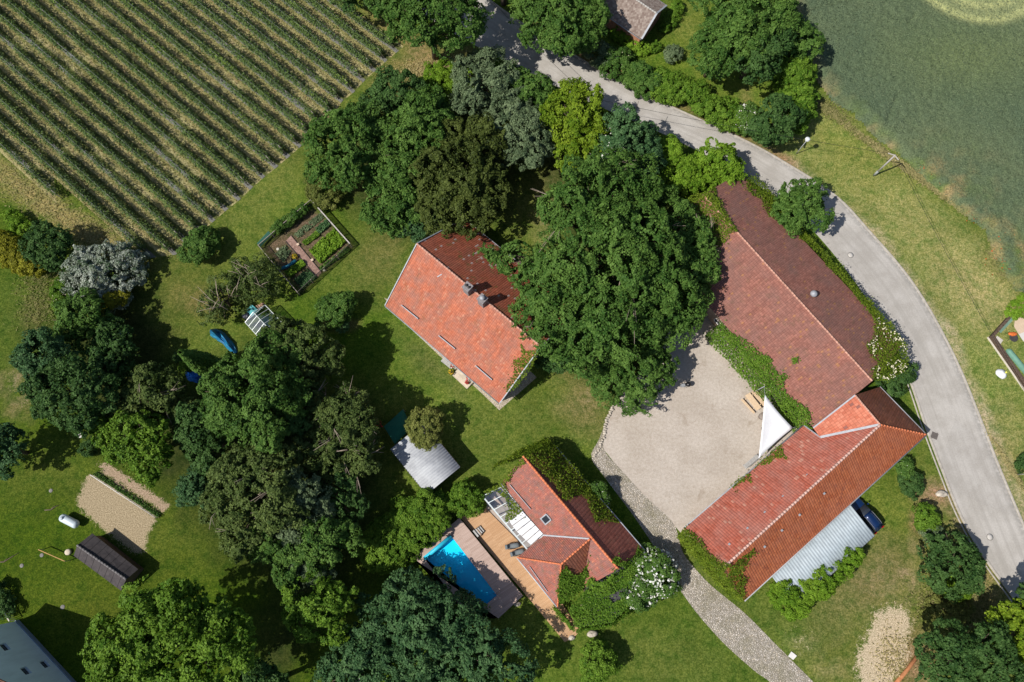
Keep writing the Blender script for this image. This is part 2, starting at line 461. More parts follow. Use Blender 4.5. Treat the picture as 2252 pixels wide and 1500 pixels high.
def grass_mat():
    t = NT('meadow_grass'); p = t.pos()
    at = t.n('Attribute'); at.attribute_name = 'growth'
    f1 = t.noise(p, 0.8, 5, 0.65); f2 = t.noise(p, 5.5, 4, 0.7); f3 = t.noise(p, 22, 2, 0.6)
    c = t.mix(t.rng(f1, .42, .60, 0, .75), at.outputs['Color'], t.mix(1.0, at.outputs['Color'], (1.32, 1.17, 1.22), 'MULTIPLY'))
    c = t.mix(t.rng(f1, .48, .36, 0, .7), c, t.mix(1.0, c, (.62, .80, .55), 'MULTIPLY'))
    f4 = t.noise(p, 2.2, 4, .7)
    c = t.mix(t.rng(f4, .42, .58), t.mix(1.0, c, (.72, .80, .62), 'MULTIPLY'), t.mix(1.0, c, (1.16, 1.13, 1.18), 'MULTIPLY'))
    c = t.mix(t.rng(f2, .42, .6, 0, 1), t.mix(1.0, c, (.66, .71, .60), 'MULTIPLY'), t.mix(1.0, c, (1.38, 1.28, 1.25), 'MULTIPLY'))
    c = t.mix(t.rng(f3, .62, .75, 0, .35), c, t.mix(1.0, c, (1.7, 1.5, 1.6), 'MULTIPLY'))
    b1 = t.n('Attribute'); b1.attribute_name = 'bare'; b2 = t.n('Attribute'); b2.attribute_name = 'bare_colour'
    e1 = t.noise(p, 1.6, 6, .75); e2 = t.noise(p, 8, 4, .75)
    m = t.math('ADD', b1.outputs['Fac'], t.math('ADD', t.math('MULTIPLY', t.math('SUBTRACT', e1, .5), 1.5), t.math('MULTIPLY', t.math('SUBTRACT', e2, .5), 1.3)))
    m = t.math('MULTIPLY', t.rng(m, .44, .60), t.rng(b1.outputs['Fac'], 0, .05))
    sand = t.mix(t.rng(e2, .44, .60), t.mix(1.0, b2.outputs['Color'], (.58, .56, .50), 'MULTIPLY'), t.mix(1.0, b2.outputs['Color'], (1.18, 1.17, 1.16), 'MULTIPLY'))
    sand = t.mix(t.rng(t.noise(p, 5, 4, .8), .56, .64, 0, .6), sand, (.12, .105, .05))
    c = t.mix(m, c, sand)
    h = t.math('ADD', t.math('MULTIPLY', f2, .6), t.math('MULTIPLY', f3, .4))
    return t.done(t.bsdf(c, .95, t.bump(h, .55, .12), .1))
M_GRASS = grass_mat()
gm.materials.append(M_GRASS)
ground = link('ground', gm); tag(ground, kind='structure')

# ------------------------------------------------------------------ flat sheets
def sheet(name, outline, z, mat, uvdir=None, world_xy=False):
    pts = [tuple(p) if world_xy else tuple(G(*p)[:2]) for p in outline]
    b = MB(); b.add([(x, y, z) for x, y in pts], [tuple(range(len(pts)))])
    me_o = b.build(name, mat, None, uvdir)
    if me_o.data.polygons[0].normal.z < 0: me_o.data.flip_normals()
    return tag(me_o, kind='structure')
def smooth_path(pts, n=6):
    """Catmull-Rom through pixel or world points"""
    P = [np.array(p, float) for p in pts]; out = []
    for i in range(len(P) - 1):
        p0 = P[max(i - 1, 0)]; p1 = P[i]; p2 = P[i + 1]; p3 = P[min(i + 2, len(P) - 1)]
        for k in range(n):
            t = k / n
            out.append(0.5 * ((2 * p1) + (-p0 + p2) * t + (2 * p0 - 5 * p1 + 4 * p2 - p3) * t * t + (-p0 + 3 * p1 - 3 * p2 + p3) * t ** 3))
    out.append(P[-1]); return out
def strip(name, A, B, z, mat, kind='structure', drop=0.0):
    """ribbon between two matching world polylines, with metre UVs (u along, v across)"""
    b = MB(); u = 0; n = len(A)
    for i in range(n):
        b.v.append((A[i][0], A[i][1], z)); b.v.append((B[i][0], B[i][1], z))
    for i in range(n - 1):
        b.f.append([2 * i, 2 * i + 2, 2 * i + 3, 2 * i + 1]); b.smooth.append(False)
    o = b.build(name, mat)
    if o.data.polygons[0].normal.z < 0: o.data.flip_normals()
    uvl = o.data.uv_layers.new(name='metres')
    acc = [0]
    for i in range(1, n): acc.append(acc[-1] + float(np.hypot(A[i][0] - A[i - 1][0], A[i][1] - A[i - 1][1])))
    for p in o.data.polygons:
        for li in p.loop_indices:
            vi = o.data.loops[li].vertex_index
            w = float(np.hypot(A[vi // 2][0] - B[vi // 2][0], A[vi // 2][1] - B[vi // 2][1]))
            uvl.data[li].uv = (acc[vi // 2], (vi % 2) * w)
    return tag(o, kind=kind) if kind else o
road_out = [(940, -120), (1010, -50), (1073, 0), (1155, 58), (1230, 104), (1338, 167), (1420, 211), (1490, 243), (1592, 289), (1667, 326), (1728, 361), (1796, 403), (1853, 447), (1912, 512), (1972, 580), (2020, 645), (2068, 728), (2112, 818), (2150, 912), (2184, 1000), (2210, 1064), (2250, 1158), (2300, 1275), (2350, 1390)]
road_in = [(840, -60), (905, 10), (975, 60), (1060, 108), (1143, 150), (1240, 198), (1338, 243), (1410, 273), (1478, 304), (1560, 345), (1625, 383), (1690, 422), (1745, 462), (1800, 520), (1850, 580), (1900, 648), (1950, 722), (2000, 827), (2040, 942), (2075, 1034), (2112, 1126), (2160, 1214), (2231, 1313), (2290, 1400)]
def dense(pts, n=140):
    P = smooth_path([G(*p)[:2] for p in pts], 8)
    d = [0]
    for i in range(1, len(P)): d.append(d[-1] + np.linalg.norm(P[i] - P[i - 1]))
    q = np.linspace(0, d[-1], n)
    return [np.array([np.interp(t, d, [p[0] for p in P]), np.interp(t, d, [p[1] for p in P])]) for t in q]
def offset(P, w):
    out = []
    for i in range(len(P)):
        t = P[min(i + 1, len(P) - 1)] - P[max(i - 1, 0)]; t = t / np.linalg.norm(t)
        out.append(P[i] + np.array([-t[1], t[0]]) * w)
    return out
RO, RI = dense(road_out), dense(road_in)
def road_mat():
    t = NT('worn_asphalt'); p = t.pos(); uv = t.sep(t.uv())
    f = t.noise(p, .35, 4, .6); g = t.noise(p, 14, 4, .75); s = t.noise(t.comb(t.math('MULTIPLY', uv[0], .06), t.math('MULTIPLY', uv[1], 1.6)), 1.0, 4, .6)
    c = t.mix(t.rng(f, .4, .6), (.41, .385, .35), (.49, .465, .43))
    c = t.mix(t.rng(t.noise(p, 6, 4, .75), .42, .58), t.mix(1.0, c, (.93, .925, .92), 'MULTIPLY'), t.mix(1.0, c, (1.05, 1.05, 1.05), 'MULTIPLY'))
    pat = t.voro(p, .16, 'F1', 'Color'); c = t.mix(t.rng(t.sep(pat)[0], .72, .74, 0, .35), c, t.mix(1.0, c, (.86, .86, .87), 'MULTIPLY'))
    c = t.mix(t.rng(s, .46, .62, 0, .45), c, (.33, .31, .28))
    c = t.mix(t.rng(g, .35, .75, 0, .5), t.mix(1.0, c, (.88, .87, .86), 'MULTIPLY'), c)
    edge = t.rng(uv[1], 0.0, .9, 1, 0)
    c = t.mix(t.math('MULTIPLY', edge, t.rng(t.noise(p, 2.5, 4), .40, .55, 0, .85)), c, (.24, .23, .21))
    return t.done(t.bsdf(c, .9, t.bump(g, .25, .02), .2))
M_ROAD = road_mat()
strip('road', RO, RI, 0.012, M_ROAD)
M_KERB = simple('kerb_concrete', (.40, .365, .315), .85, .22, 2.0, .2, bump=.3, bscale=12)
def kerb(name, P, w, h, label):
    A, B = offset(P, -w / 2), offset(P, w / 2); b = MB()
    for i in range(len(P)):
        for q, z in ((A[i], -.05), (A[i], h - .02), (A[i] * .8 + B[i] * .2, h), (A[i] * .2 + B[i] * .8, h), (B[i], h - .02), (B[i], -.05)):
            b.v.append((q[0], q[1], z))
    for i in range(len(P) - 1):
        for k in range(5):
            b.f.append([i * 6 + k, i * 6 + k + 1, (i + 1) * 6 + k + 1, (i + 1) * 6 + k]); b.smooth.append(False)
    o = b.build(name, M_KERB)
    return tag(o, kind='structure')
kerb('kerb', offset(RO, .12), .26, .10, '')
RIk = [p for p in RI if p[1] < G(2000, 827)[1]]
kerb('kerb', offset(RIk, -.16), .30, .10, '')
kerb('kerb', offset(RIk, -.62), .16, .07, '')
RIk2 = [p for p in RI if p[1] > G(1480, 304)[1] or False][:]

# courtyard gravel
def gravel_mat():
    t = NT('courtyard_gravel'); p = t.pos()
    f = t.noise(p, .18, 4, .55); g = t.noise(p, 3.0, 5, .7); k = t.voro(p, 16)
    c = t.mix(t.rng(f, .4, .6), (.455, .40, .34), (.52, .465, .405))
    c = t.mix(t.rng(g, .42, .58), t.mix(1.0, c, (.86, .84, .82), 'MULTIPLY'), c)
    c = t.mix(t.rng(t.noise(p, 7, 3, .7), .42, .58), t.mix(1.0, c, (.93, .925, .92), 'MULTIPLY'), t.mix(1.0, c, (1.05, 1.05, 1.05), 'MULTIPLY'))
    c = t.mix(t.rng(k, .15, .6, .35, 0), c, (.62, .54, .45))
    d = t.noise(p, .55, 5, .75, .6)
    c = t.mix(t.rng(d, .57, .72, 0, .6), c, (.30, .24, .18))
    d2 = t.noise(t.comb(t.math('MULTIPLY', t.sep(p)[0], .35), t.math('MULTIPLY', t.sep(p)[1], 1.1)), .9, 5, .7, 1.2)
    c = t.mix(t.rng(d2, .5, .72, 0, .35), c, (.36, .31, .26))
    c = t.mix(t.rng(t.noise(p, 26, 3, .8), .3, .7, 0, .4), c, t.mix(1.0, c, (.78, .77, .76), 'MULTIPLY'))
    return t.done(t.bsdf(c, .95, t.bump(k, .5, .03), .15))
M_GRAVEL = gravel_mat()
court = [(1352, 888), (1335, 922), (1325, 985), (1365, 1035), (1420, 1095), (1478, 1150), (1500, 1175), (1520, 1190), (1640, 1080), (1800, 960), (1800, 930), (1620, 735), (1560, 680), (1500, 690), (1450, 760), (1400, 830)]
sheet('courtyard', court, .008, M_GRAVEL)
# cobbled drive
def cobble_mat():
    t = NT('field_cobbles'); p = t.pos()
    e = t.voro(p, 5.6, 'DISTANCE_TO_EDGE'); w = t.voro(p, 5.6, 'F1', 'Color')
    c = t.mix(t.sep(w)[0], (.34, .30, .25), (.60, .54, .47))
    c = t.mix(t.rng(t.sep(w)[1], .7, .95, 0, .5), c, (.60, .50, .38))
    c = t.mix(t.rng(t.noise(p, .5, 4), .45, .65, 0, .5), c, (.25, .23, .14))
    c = t.mix(t.rng(e, .02, .10, .85, 0), c, (.12, .105, .06))
    return t.done(t.bsdf(c, .85, t.bump(t.rng(e, 0, .22), .9, .05), .25))
M_COBBLE = cobble_mat()
cobL = [(1340, 905), (1318, 965), (1300, 1005), (1330, 1050), (1390, 1130), (1440, 1205), (1476, 1275), (1492, 1293), (1534, 1350), (1592, 1415), (1660, 1476), (1694, 1500), (1760, 1560)]
cobR = [(1352, 893), (1337, 925), (1327, 985), (1366, 1033), (1421, 1093), (1479, 1148), (1494, 1190), (1506, 1222), (1560, 1284), (1636, 1347), (1701, 1412), (1789, 1500), (1870, 1580)]
CA, CB = dense(cobL, 60), dense(cobR, 60)
strip('cobbled_drive', CA, CB, .016, M_COBBLE)
M_STONE = simple('field_stone', (.46, .41, .34), .85, .35, 3.0, .3, bump=.5, bscale=8)
# gravel drip strip in front of the farmhouse
M_PEBBLE = NT('pale_pebbles'); _p = M_PEBBLE.pos(); _v = M_PEBBLE.voro(_p, 9)
M_PEBBLE = M_PEBBLE.done(M_PEBBLE.bsdf(M_PEBBLE.mix(M_PEBBLE.rng(_v, .1, .6), (.62, .55, .45), (.30, .25, .18)), .9, M_PEBBLE.bump(_v, .6, .04), .2))
sheet('pebble_strip', [(845, 655), (878, 700), (930, 748), (985, 800), (1050, 856), (1098, 902), (1112, 890), (1180, 830), (1150, 800), (1000, 720)], .010, M_PEBBLE)

# ------------------------------------------------------------------ vineyard
ROWD = np.array([-.762, .648]); ROWD /= np.linalg.norm(ROWD); ROWN = np.array([-ROWD[1], ROWD[0]])
ends = [(864, 106), (837, 133), (814, 153), (788, 177), (765, 202), (740, 221), (721, 250), (691, 271), (672, 297), (648, 321), (622, 344), (598, 364), (568, 388), (544, 409), (519, 433), (488, 458), (460, 482), (433, 505), (400, 528), (381, 551), (323, 555), (133, 441)]
def vine_ground():
    t = NT('vineyard_floor'); p = t.pos(); uv = t.sep(t.uv())
    n1 = t.noise(p, 1.1, 4, .65); n2 = t.noise(p, 7, 4, .7); n3 = t.noise(p, .12, 3)
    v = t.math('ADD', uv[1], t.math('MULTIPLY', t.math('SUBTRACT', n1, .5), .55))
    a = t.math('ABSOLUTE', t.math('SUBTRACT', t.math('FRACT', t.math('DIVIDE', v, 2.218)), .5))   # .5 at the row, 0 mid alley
    grass = t.mix(t.rng(n2, .42, .6), (.21, .205, .075), (.52, .44, .235))
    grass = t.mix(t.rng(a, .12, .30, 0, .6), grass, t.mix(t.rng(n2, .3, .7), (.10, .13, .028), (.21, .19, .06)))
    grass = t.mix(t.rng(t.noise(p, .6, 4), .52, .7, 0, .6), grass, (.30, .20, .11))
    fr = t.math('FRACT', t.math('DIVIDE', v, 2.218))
    grass = t.mix(t.rng(fr, .56, .64, 0, .85), grass, t.mix(t.rng(n2, .4, .6), (.050, .070, .016), (.095, .115, .030)))  # row-shadow side of the alley: shade put into a darker grass colour
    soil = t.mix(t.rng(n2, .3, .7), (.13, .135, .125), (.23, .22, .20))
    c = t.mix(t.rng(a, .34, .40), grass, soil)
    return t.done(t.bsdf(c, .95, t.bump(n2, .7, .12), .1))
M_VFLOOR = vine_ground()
offs = [-40.05 + 2.218 * k for k in range(22)]
rows = []
for k, e in enumerate(ends):
    g = G(*e)[:2]; o0 = float(G(864, 106)[:2] @ ROWN) + 2.2175 * k
    g = g + ROWN * (o0 - g @ ROWN)
    # run up the row until well outside the frame
    L = 0
    while L < 95:
        q = g + ROWD * L
        d = np.array([q[0], q[1], 0]) - CAMP; c = d @ FWD
        sx = PW / 2 + FPX * d[0] / c; sy = PH / 2 - FPX * (d @ UPV) / c
        if sx < -130 or sy < -110: break
        L += 1
    rows.append((g, max(L, 6)))
vf = [tuple(G(905, 80)[:2]), tuple(rows[0][0] - ROWD * 1.0 - ROWN * 1.2)] + [tuple(r[0] - ROWD * 0.7) for r in rows[1:20]] + [tuple(rows[20][0] - ROWD * .5 + ROWN * .8), tuple(rows[20][0] + ROWD * 18 + ROWN * .9), tuple(rows[21][0] + ROWN * 1.0), tuple(rows[21][0] + ROWD * 45 + ROWN * 1.0), tuple(rows[10][0] + ROWD * 95), tuple(rows[0][0] + ROWD * 70 - ROWN * 1.3)]
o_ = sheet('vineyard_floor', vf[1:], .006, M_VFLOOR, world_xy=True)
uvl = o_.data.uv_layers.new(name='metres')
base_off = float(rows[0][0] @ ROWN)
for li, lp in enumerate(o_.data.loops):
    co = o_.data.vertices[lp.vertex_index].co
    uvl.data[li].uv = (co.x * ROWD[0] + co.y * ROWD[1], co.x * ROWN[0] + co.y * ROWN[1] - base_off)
M_VINE = leafmat('vine_leaves', (.050, .085, .042), (.20, .29, .035), .12)
M_POST = simple('weathered_post', (.30, .26, .22), .85, .25, 6)
M_STEEL = simple('galvanised_steel', (.30, .31, .32), .6, .15, 4, .3, .2)
def rand_quads(c, nrm, size, jitter=0.6, aspect=1.0):
    """leaf quads at points c, leaning along nrm with jitter"""
    N = len(c)
    n = nrm + rng.normal(0, jitter, (N, 3)); n /= np.linalg.norm(n, axis=1, keepdims=True) + 1e-9
    a = rng.normal(0, 1, (N, 3)); u = np.cross(n, a); u /= np.linalg.norm(u, axis=1, keepdims=True) + 1e-9
    v = np.cross(n, u)
    s = (size * rng.uniform(.65, 1.35, N))[:, None] if np.isscalar(size) else (size * rng.uniform(.65, 1.35, N))[:, None]
    u = u * s * .5; v = v * s * .5 * aspect
    fold = n * s * .12
    return np.stack([c - u + fold, c - v * .9, c + u + fold, c + v * .9], 1)
ordw = ['first', 'second', 'third', 'fourth', 'fifth', 'sixth', 'seventh', 'eighth', 'ninth', 'tenth', 'eleventh', 'twelfth', 'thirteenth', 'fourteenth', 'fifteenth', 'sixteenth', 'seventeenth', 'eighteenth', 'nineteenth', 'twentieth', 'twenty-first', 'twenty-second']
post_me = None
for k, (g, L) in enumerate(rows):
    lab = 'vine row on wires, %s counted from the tall trees beside the road' % ordw[k]
    if k == 0: lab = 'vine row nearest the trees by the road, dry brown grass along its far side'
    if k == 21: lab = 'short outermost vine row on wires beside the dry rutted track'
    if k == 20: lab = 'vine row ending just above the silver-leaved bush, next to the outermost row'
    r = thing('vine_row', lab, 'vine row', (g[0], g[1], 0), 'vine rows of the vineyard')
    n = int(L * 250)
    s = rng.uniform(0, L, n)
    dens = np.clip(fbm(s, np.full(n, k * 7.3), .22, 71, 3) * 3.0 - .50, .15, 1)
    keep = rng.random(n) < dens; s = s[keep]; n = len(s)
    wob = (fbm(s, np.full(n, k * 3.1), .7, 77) - .5) * .35
    z = rng.beta(1.5, 1.5, n) * 1.55 + .25
    w = rng.normal(0, 1, n) * (.19 + .05 * (z < 1.5)) + wob
    top = z > 1.5
    P3 = np.stack([g[0] + ROWD[0] * s + ROWN[0] * w, g[1] + ROWD[1] * s + ROWN[1] * w, z], 1)
    nr = np.stack([ROWN[0] * np.sign(w) * .5, ROWN[1] * np.sign(w) * .5, np.full(n, .8)], 1)
    tone = np.clip(fbm(s, np.full(n, k * 5.0), .12, 81) * 1.6 - .55, 0, 1) * (.35 if k > 12 else .9 if k < 9 else .5)
    quads_obj('foliage', rand_quads(P3, nr, .20, .7), np.clip(rng.random(n) * .35 + top * tone * .8 + .05, 0, 1), M_VINE, r)
    if post_me is None:
        b = MB(); b.tube([(0, 0, -.1), (0, 0, 1.75)], .05, 6); po = b.build('post', M_POST); post_me = po.data
        bpy.data.objects.remove(po)
        b = MB(); b.tube([(0, 0, -.1), (-.45, 0, 1.85)], .06, 6); b.tube([(.75, 0, .0), (-.42, 0, 1.75)], .015, 5)
        eo = b.build('end_post', M_POST); end_me = eo.data; bpy.data.objects.remove(eo)
    e = link('end_post', end_me, r); e.rotation_euler = (0, 0, math.atan2(-ROWD[1], -ROWD[0]))
    for q in np.arange(5.5, L, 6.0):
        p = link('post', post_me, r); p.location = (ROWD[0] * q, ROWD[1] * q, 0)
    b = MB()
    for zz in (.8, 1.3, 1.72): b.tube([(g[0], g[1], zz), (g[0] + ROWD[0] * L, g[1] + ROWD[1] * L, zz)], .012, 4)
    b.build('wire', M_STEEL, r)
# rough grass in the alleys and along the track
M_TUFT = leafmat('rough_grass', (.12, .145, .036), (.50, .41, .20), .25, .8)
def grass_stuff(name, pts, tint, h, wd, lean=.5):
    N = len(pts)
    pts = pts.copy(); pts[:, 2] = h * rng.uniform(.25, .8, N)
    q = rand_quads(pts, np.tile([0, 0, 1.0], (N, 1)), wd * 4.2, .45, .34)
    o = quads_obj(name, q, tint, M_TUFT); return tag(o, kind='stuff')
pts = []; tn = []
for k in range(21):
    g, L = rows[k]; L = min(L, rows[k + 1][1] + 40)
    n = int(L * 26); s = rng.uniform(-.5, L, n); w = rng.normal(.72, .22, n)
    pts.append(np.stack([g[0] + ROWD[0] * s + ROWN[0] * w, g[1] + ROWD[1] * s + ROWN[1] * w, np.zeros(n)], 1))
    tn.append(np.clip(fbm(s, np.full(n, k * 9.0), .25, 91) * 1.5 - .35 + rng.normal(0, .18, n) - np.abs(w - .72) * .5, 0, 1))
grass_stuff('grass', np.concatenate(pts), np.concatenate(tn), .16, .06)
# ------------------------------------------------------------------ wheat field
wheat_edge = [(1722, -140), (1728, 0), (1760, 110), (1790, 165), (1816, 195), (1832, 220), (1881, 252), (1949, 320), (1983, 354), (2068, 432), (2119, 478), (2167, 506), (2175, 560), (2215, 620), (2262, 655), (2420, 700), (2420, -140)]
WP = np.array([G(*p)[:2] for p in wheat_edge])
wx0, wx1 = WP[:, 0].min(), min(WP[:, 0].max(), 98); wy0, wy1 = WP[:, 1].min(), 112
ax = np.arange(wx0, wx1, .26); ay = np.arange(wy0, wy1, .26)
WX, WY = np.meshgrid(ax, ay)
def inside(px_, py_, P):
    ins = np.zeros(px_.shape, bool); d = np.full(px_.shape, 1e9)
    for k in range(len(P)):
        a, b = P[k], P[(k + 1) % len(P)]
        e = b - a; wx = px_ - a[0]; wy = py_ - a[1]
        t = np.clip((wx * e[0] + wy * e[1]) / (e @ e), 0, 1)
        d = np.minimum(d, np.hypot(wx - e[0] * t, wy - e[1] * t))
        ins ^= ((a[1] > py_) != (b[1] > py_)) & (px_ < (b[0] - a[0]) * (py_ - a[1]) / (b[1] - a[1] + 1e-12) + a[0])
    return np.where(ins, d, -d)
sd = inside(WX, WY, WP) + (fbm(WX, WY, .5, 101) - .5) * 1.6
base_h = np.clip(sd / 1.4, 0, 1) * .75
# lodged swirl in the corner: a ring of flattened crop
sc = G(2140, -75)[:2]
rad = np.hypot(WX - sc[0], (WY - sc[1]))
sw = G(2140, 48)[:2]; R0 = np.linalg.norm(sw - sc)
ring = np.exp(-((rad - R0 * 1.0) / .9) ** 2) + np.exp(-((rad - R0 * .76) / 1.2) ** 2) * .9 + (rad < R0 * .60) * .7
ring = ring * (0.75 + .5 * fbm(WX, WY, .8, 111))
groove = np.zeros_like(WX)
def track(p0, p1, w, k):
    a = G(*p0)[:2]; b = G(*p1)[:2]; e = b - a
    t = np.clip(((WX - a[0]) * e[0] + (WY - a[1]) * e[1]) / (e @ e), 0, 1)
    d = np.hypot(WX - a[0] - e[0] * t, WY - a[1] - e[1] * t)
    return np.exp(-(d / w) ** 2) * k
for a_ in (((1740, 15), (1790, 25), .35, .6), ((1790, 25), (1830, 12), .3, .7), ((1830, 12), (1880, 2), .3, .7), ((1940, 28), (1972, 45), .25, .5), ((1992, 58), (2008, 38), .3, .8), ((1948, 270), (1968, 215), .3, .7), ((2090, 200), (2250, 40), .9, .3), ((2060, 250), (2130, 180), .9, .25)):
    groove += track(*a_)
wh = base_h + (fbm(WX, WY, 1.9, 121) - .5) * .22 * (base_h > .1) + (fbm(WX, WY, .3, 131) - .5) * .12 - ring * .3 * base_h - groove * .55 * base_h + rng.normal(0, .05, WX.shape)
wv = np.stack([WX, WY, np.maximum(wh, .02)], -1).reshape(-1, 3)
ids = np.arange(WX.size).reshape(WX.shape)
qm = (sd[:-1, :-1] > -.15) & (sd[1:, 1:] > -.15) & (sd[:-1, 1:] > -.15) & (sd[1:, :-1] > -.15)
wq = np.stack([ids[:-1, :-1], ids[:-1, 1:], ids[1:, 1:], ids[1:, :-1]], -1)[qm]
weed = np.clip(1 - sd / 2.5, 0, 1) * .8 + np.exp(-((WX - G(2090, 400)[0]) ** 2 + (WY - G(2090, 400)[1]) ** 2) / 30) * .6 + np.exp(-((WX - G(2215, 560)[0]) ** 2 + (WY - G(2215, 560)[1]) ** 2) / 22) * 1.0
wcol = lerp3((.088, .128, .074), (.122, .160, .084), np.clip((fbm(WX, WY, .12, 141) - .3) * 2, 0, 1))
wcol = wcol * (1 - np.clip(ring, 0, 1)[..., None]) + np.array((.40, .42, .19)) * np.clip(ring, 0, 1)[..., None]
green = np.exp(-((WX - G(2120, 130)[0]) ** 2 / 120 + (WY - G(2120, 130)[1]) ** 2 / 40))
wcol = wcol * (1 - .5 * green[..., None]) + np.array((.17, .21, .075)) * .5 * green[..., None]
weed = np.clip(weed, 0, 1) * np.clip((fbm(WX, WY, .7, 151) - .3) * 2.5, 0, 1)
wcol = wcol * (1 - weed[..., None]) + lerp3((.12, .17, .045), (.30, .23, .11), np.clip((fbm(WX, WY, .5, 161) - .35) * 3, 0, 1)) * weed[..., None]
wm = bpy.data.meshes.new('wheat')
wm.vertices.add(len(wv)); wm.vertices.foreach_set('co', wv.reshape(-1).astype(np.float32))
wm.loops.add(wq.size); wm.loops.foreach_set('vertex_index', wq.reshape(-1).astype(np.int32))
wm.polygons.add(len(wq)); wm.polygons.foreach_set('loop_start', np.arange(0, wq.size, 4, dtype=np.int32))
wm.polygons.foreach_set('loop_total', np.full(len(wq), 4, dtype=np.int32))
ca = wm.color_attributes.new('growth', 'FLOAT_COLOR', 'POINT')
ca.data.foreach_set('color', np.concatenate([wcol.reshape(-1, 3), np.ones((wcol.size // 3, 1))], 1).reshape(-1).astype(np.float32))
wm.update(calc_edges=True)
def wheat_mat():
    t = NT('green_wheat'); p = t.pos()
    at = t.n('Attribute'); at.attribute_name = 'growth'
    f = t.noise(p, 5, 4, .7); g = t.noise(p, 1.0, 3, .6)
    c = t.mix(t.rng(f, .3, .7), t.mix(1.0, at.outputs['Color'], (.45, .50, .45), 'MULTIPLY'), t.mix(1.0, at.outputs['Color'], (1.5, 1.46, 1.45), 'MULTIPLY'))
    c = t.mix(t.rng(g, .4, .7, 0, .25), c, t.mix(1.0, c, (1.2, 1.15, 1.0), 'MULTIPLY'))
    return t.done(t.bsdf(c, .8, t.bump(f, .9, .25), .2))
wm.materials.append(wheat_mat())
wheat = link('wheat', wm); tag(wheat, 'dull green wheat crop covering the corner field, flattened in a ring', 'wheat', kind='stuff')
wn_ = 90000; ri = rng.integers(0, WX.size, wn_); ri = ri[(sd.reshape(-1)[ri] > .4)]
wp_ = np.stack([WX.reshape(-1)[ri], WY.reshape(-1)[ri], wh.reshape(-1)[ri]], 1) + rng.uniform(-.13, .13, (len(ri), 3))
wc_ = np.clip(fbm(wp_[:, 0], wp_[:, 1], .9, 171) * .5 + rng.random(len(ri)) * .6 - .1 + np.clip(ring.reshape(-1)[ri], 0, 1) * .5, 0, 1)
tag(quads_obj('wheat', rand_quads(wp_, np.tile([0, 0, 1.0], (len(ri), 1)), .26, .6, .4), wc_, leafmat('wheat_leaves', (.060, .098, .052), (.19, .225, .125), .15)), 'loose leaf tips of the green wheat crop', 'wheat', kind='stuff')
# poppies along the wheat margin
M_POPPY = leafmat('poppy_petals', (.42, .05, .015), (.62, .12, .03), .2)
pc = []
for (px, py, r, n) in ((2080, 395, 40, 34), (2130, 480, 30, 12), (2215, 520, 45, 46), (2195, 570, 40, 30), (2030, 370, 25, 8), (2240, 470, 20, 10)):
    c = G(px, py); m = mpp(px, py)
    for _ in range(n): pc.append((c[0] + rng.normal(0, r * .4) * m, c[1] + rng.normal(0, r * .4) * m, .62))
pc = np.array(pc)
tag(quads_obj('poppies', rand_quads(pc, np.tile([0, 0, 1.0], (len(pc), 1)), .17, .3), rng.random(len(pc)), M_POPPY), 'scattered red poppies in the weedy edge of the wheat', 'poppies', kind='stuff')

# rough grass patches
def blot(px, py, rx, ry, rot, n, tint, sp=.15):
    c = G(px, py); m = mpp(px, py)
    u = rng.normal(0, .45, n) * rx * m; v = rng.normal(0, .45, n) * ry * m; a = R(-rot)
    return np.stack([c[0] + u * math.cos(a) - v * math.sin(a), c[1] + u * math.sin(a) + v * math.cos(a), np.zeros(n)], 1), np.clip(rng.normal(tint, sp, n), 0, 1)
bl = [blot(60, 420, 160, 40, 37, 1800, .5), blot(200, 515, 110, 40, 32, 1600, .55), blot(90, 670, 50, 60, 0, 1100, .2), blot(90, 610, 50, 40, 0, 800, .15),
      blot(1990, 370, 200, 12, 42, 4200, .5), blot(1820, 240, 60, 20, 40, 1500, .3), blot(2080, 1345, 70, 40, 20, 3600, .3), blot(2140, 1330, 50, 40, 0, 1800, .35),
      blot(2215, 1020, 70, 6, 66, 900, .6), blot(1960, 1440, 40, 70, 20, 500, .7), blot(2215, 590, 60, 40, 45, 1800, .2), blot(960, 150, 90, 30, -8, 2200, .75)]
grass_stuff('grass', np.concatenate([b[0] for b in bl]), np.concatenate([b[1] for b in bl]), .28, .07, .7)
# ------------------------------------------------------------------ trees and shrubs
LEAF = {
    'bright': leafmat('leaf_bright', (0.038, 0.1, 0.006), (0.165, 0.275, 0.03)),
    'fresh': leafmat('leaf_fresh', (0.06, 0.14, 0.006), (0.2, 0.325, 0.028)),
    'mid': leafmat('leaf_mid', (0.028, 0.08, 0.012), (0.125, 0.22, 0.042)),
    'deep': leafmat('leaf_deep', (0.018, 0.055, 0.012), (0.085, 0.16, 0.04)),
    'olive': leafmat('leaf_olive', (0.032, 0.062, 0.012), (0.135, 0.182, 0.048)),
    'brown': leafmat('leaf_bronze', (0.028, 0.046, 0.008), (0.108, 0.138, 0.03)),
    'grey': leafmat('leaf_grey_green', (0.052, 0.088, 0.04), (0.19, 0.25, 0.125)),
    'yellow': leafmat('leaf_yellow_green', (0.06, 0.125, 0.005), (0.215, 0.3, 0.022)),
    'gold': leafmat('leaf_golden', (.12, .125, .008), (.30, .29, .025)),
    'blue': leafmat('leaf_blue_green', (0.02, 0.064, 0.022), (0.1, 0.19, 0.068)),
    'silver': leafmat('leaf_silver', (.028, .072, .018), (.50, .53, .46)),
    'moss': leafmat('leaf_climber', (0.045, 0.088, 0.004), (0.19, 0.25, 0.022)),
    'khaki': leafmat('leaf_khaki', (.060, .085, .014), (.225, .240, .062)),
}
M_WHITE_FL = leafmat('white_blossom', (.62, .62, .52), (.85, .85, .78), .15)
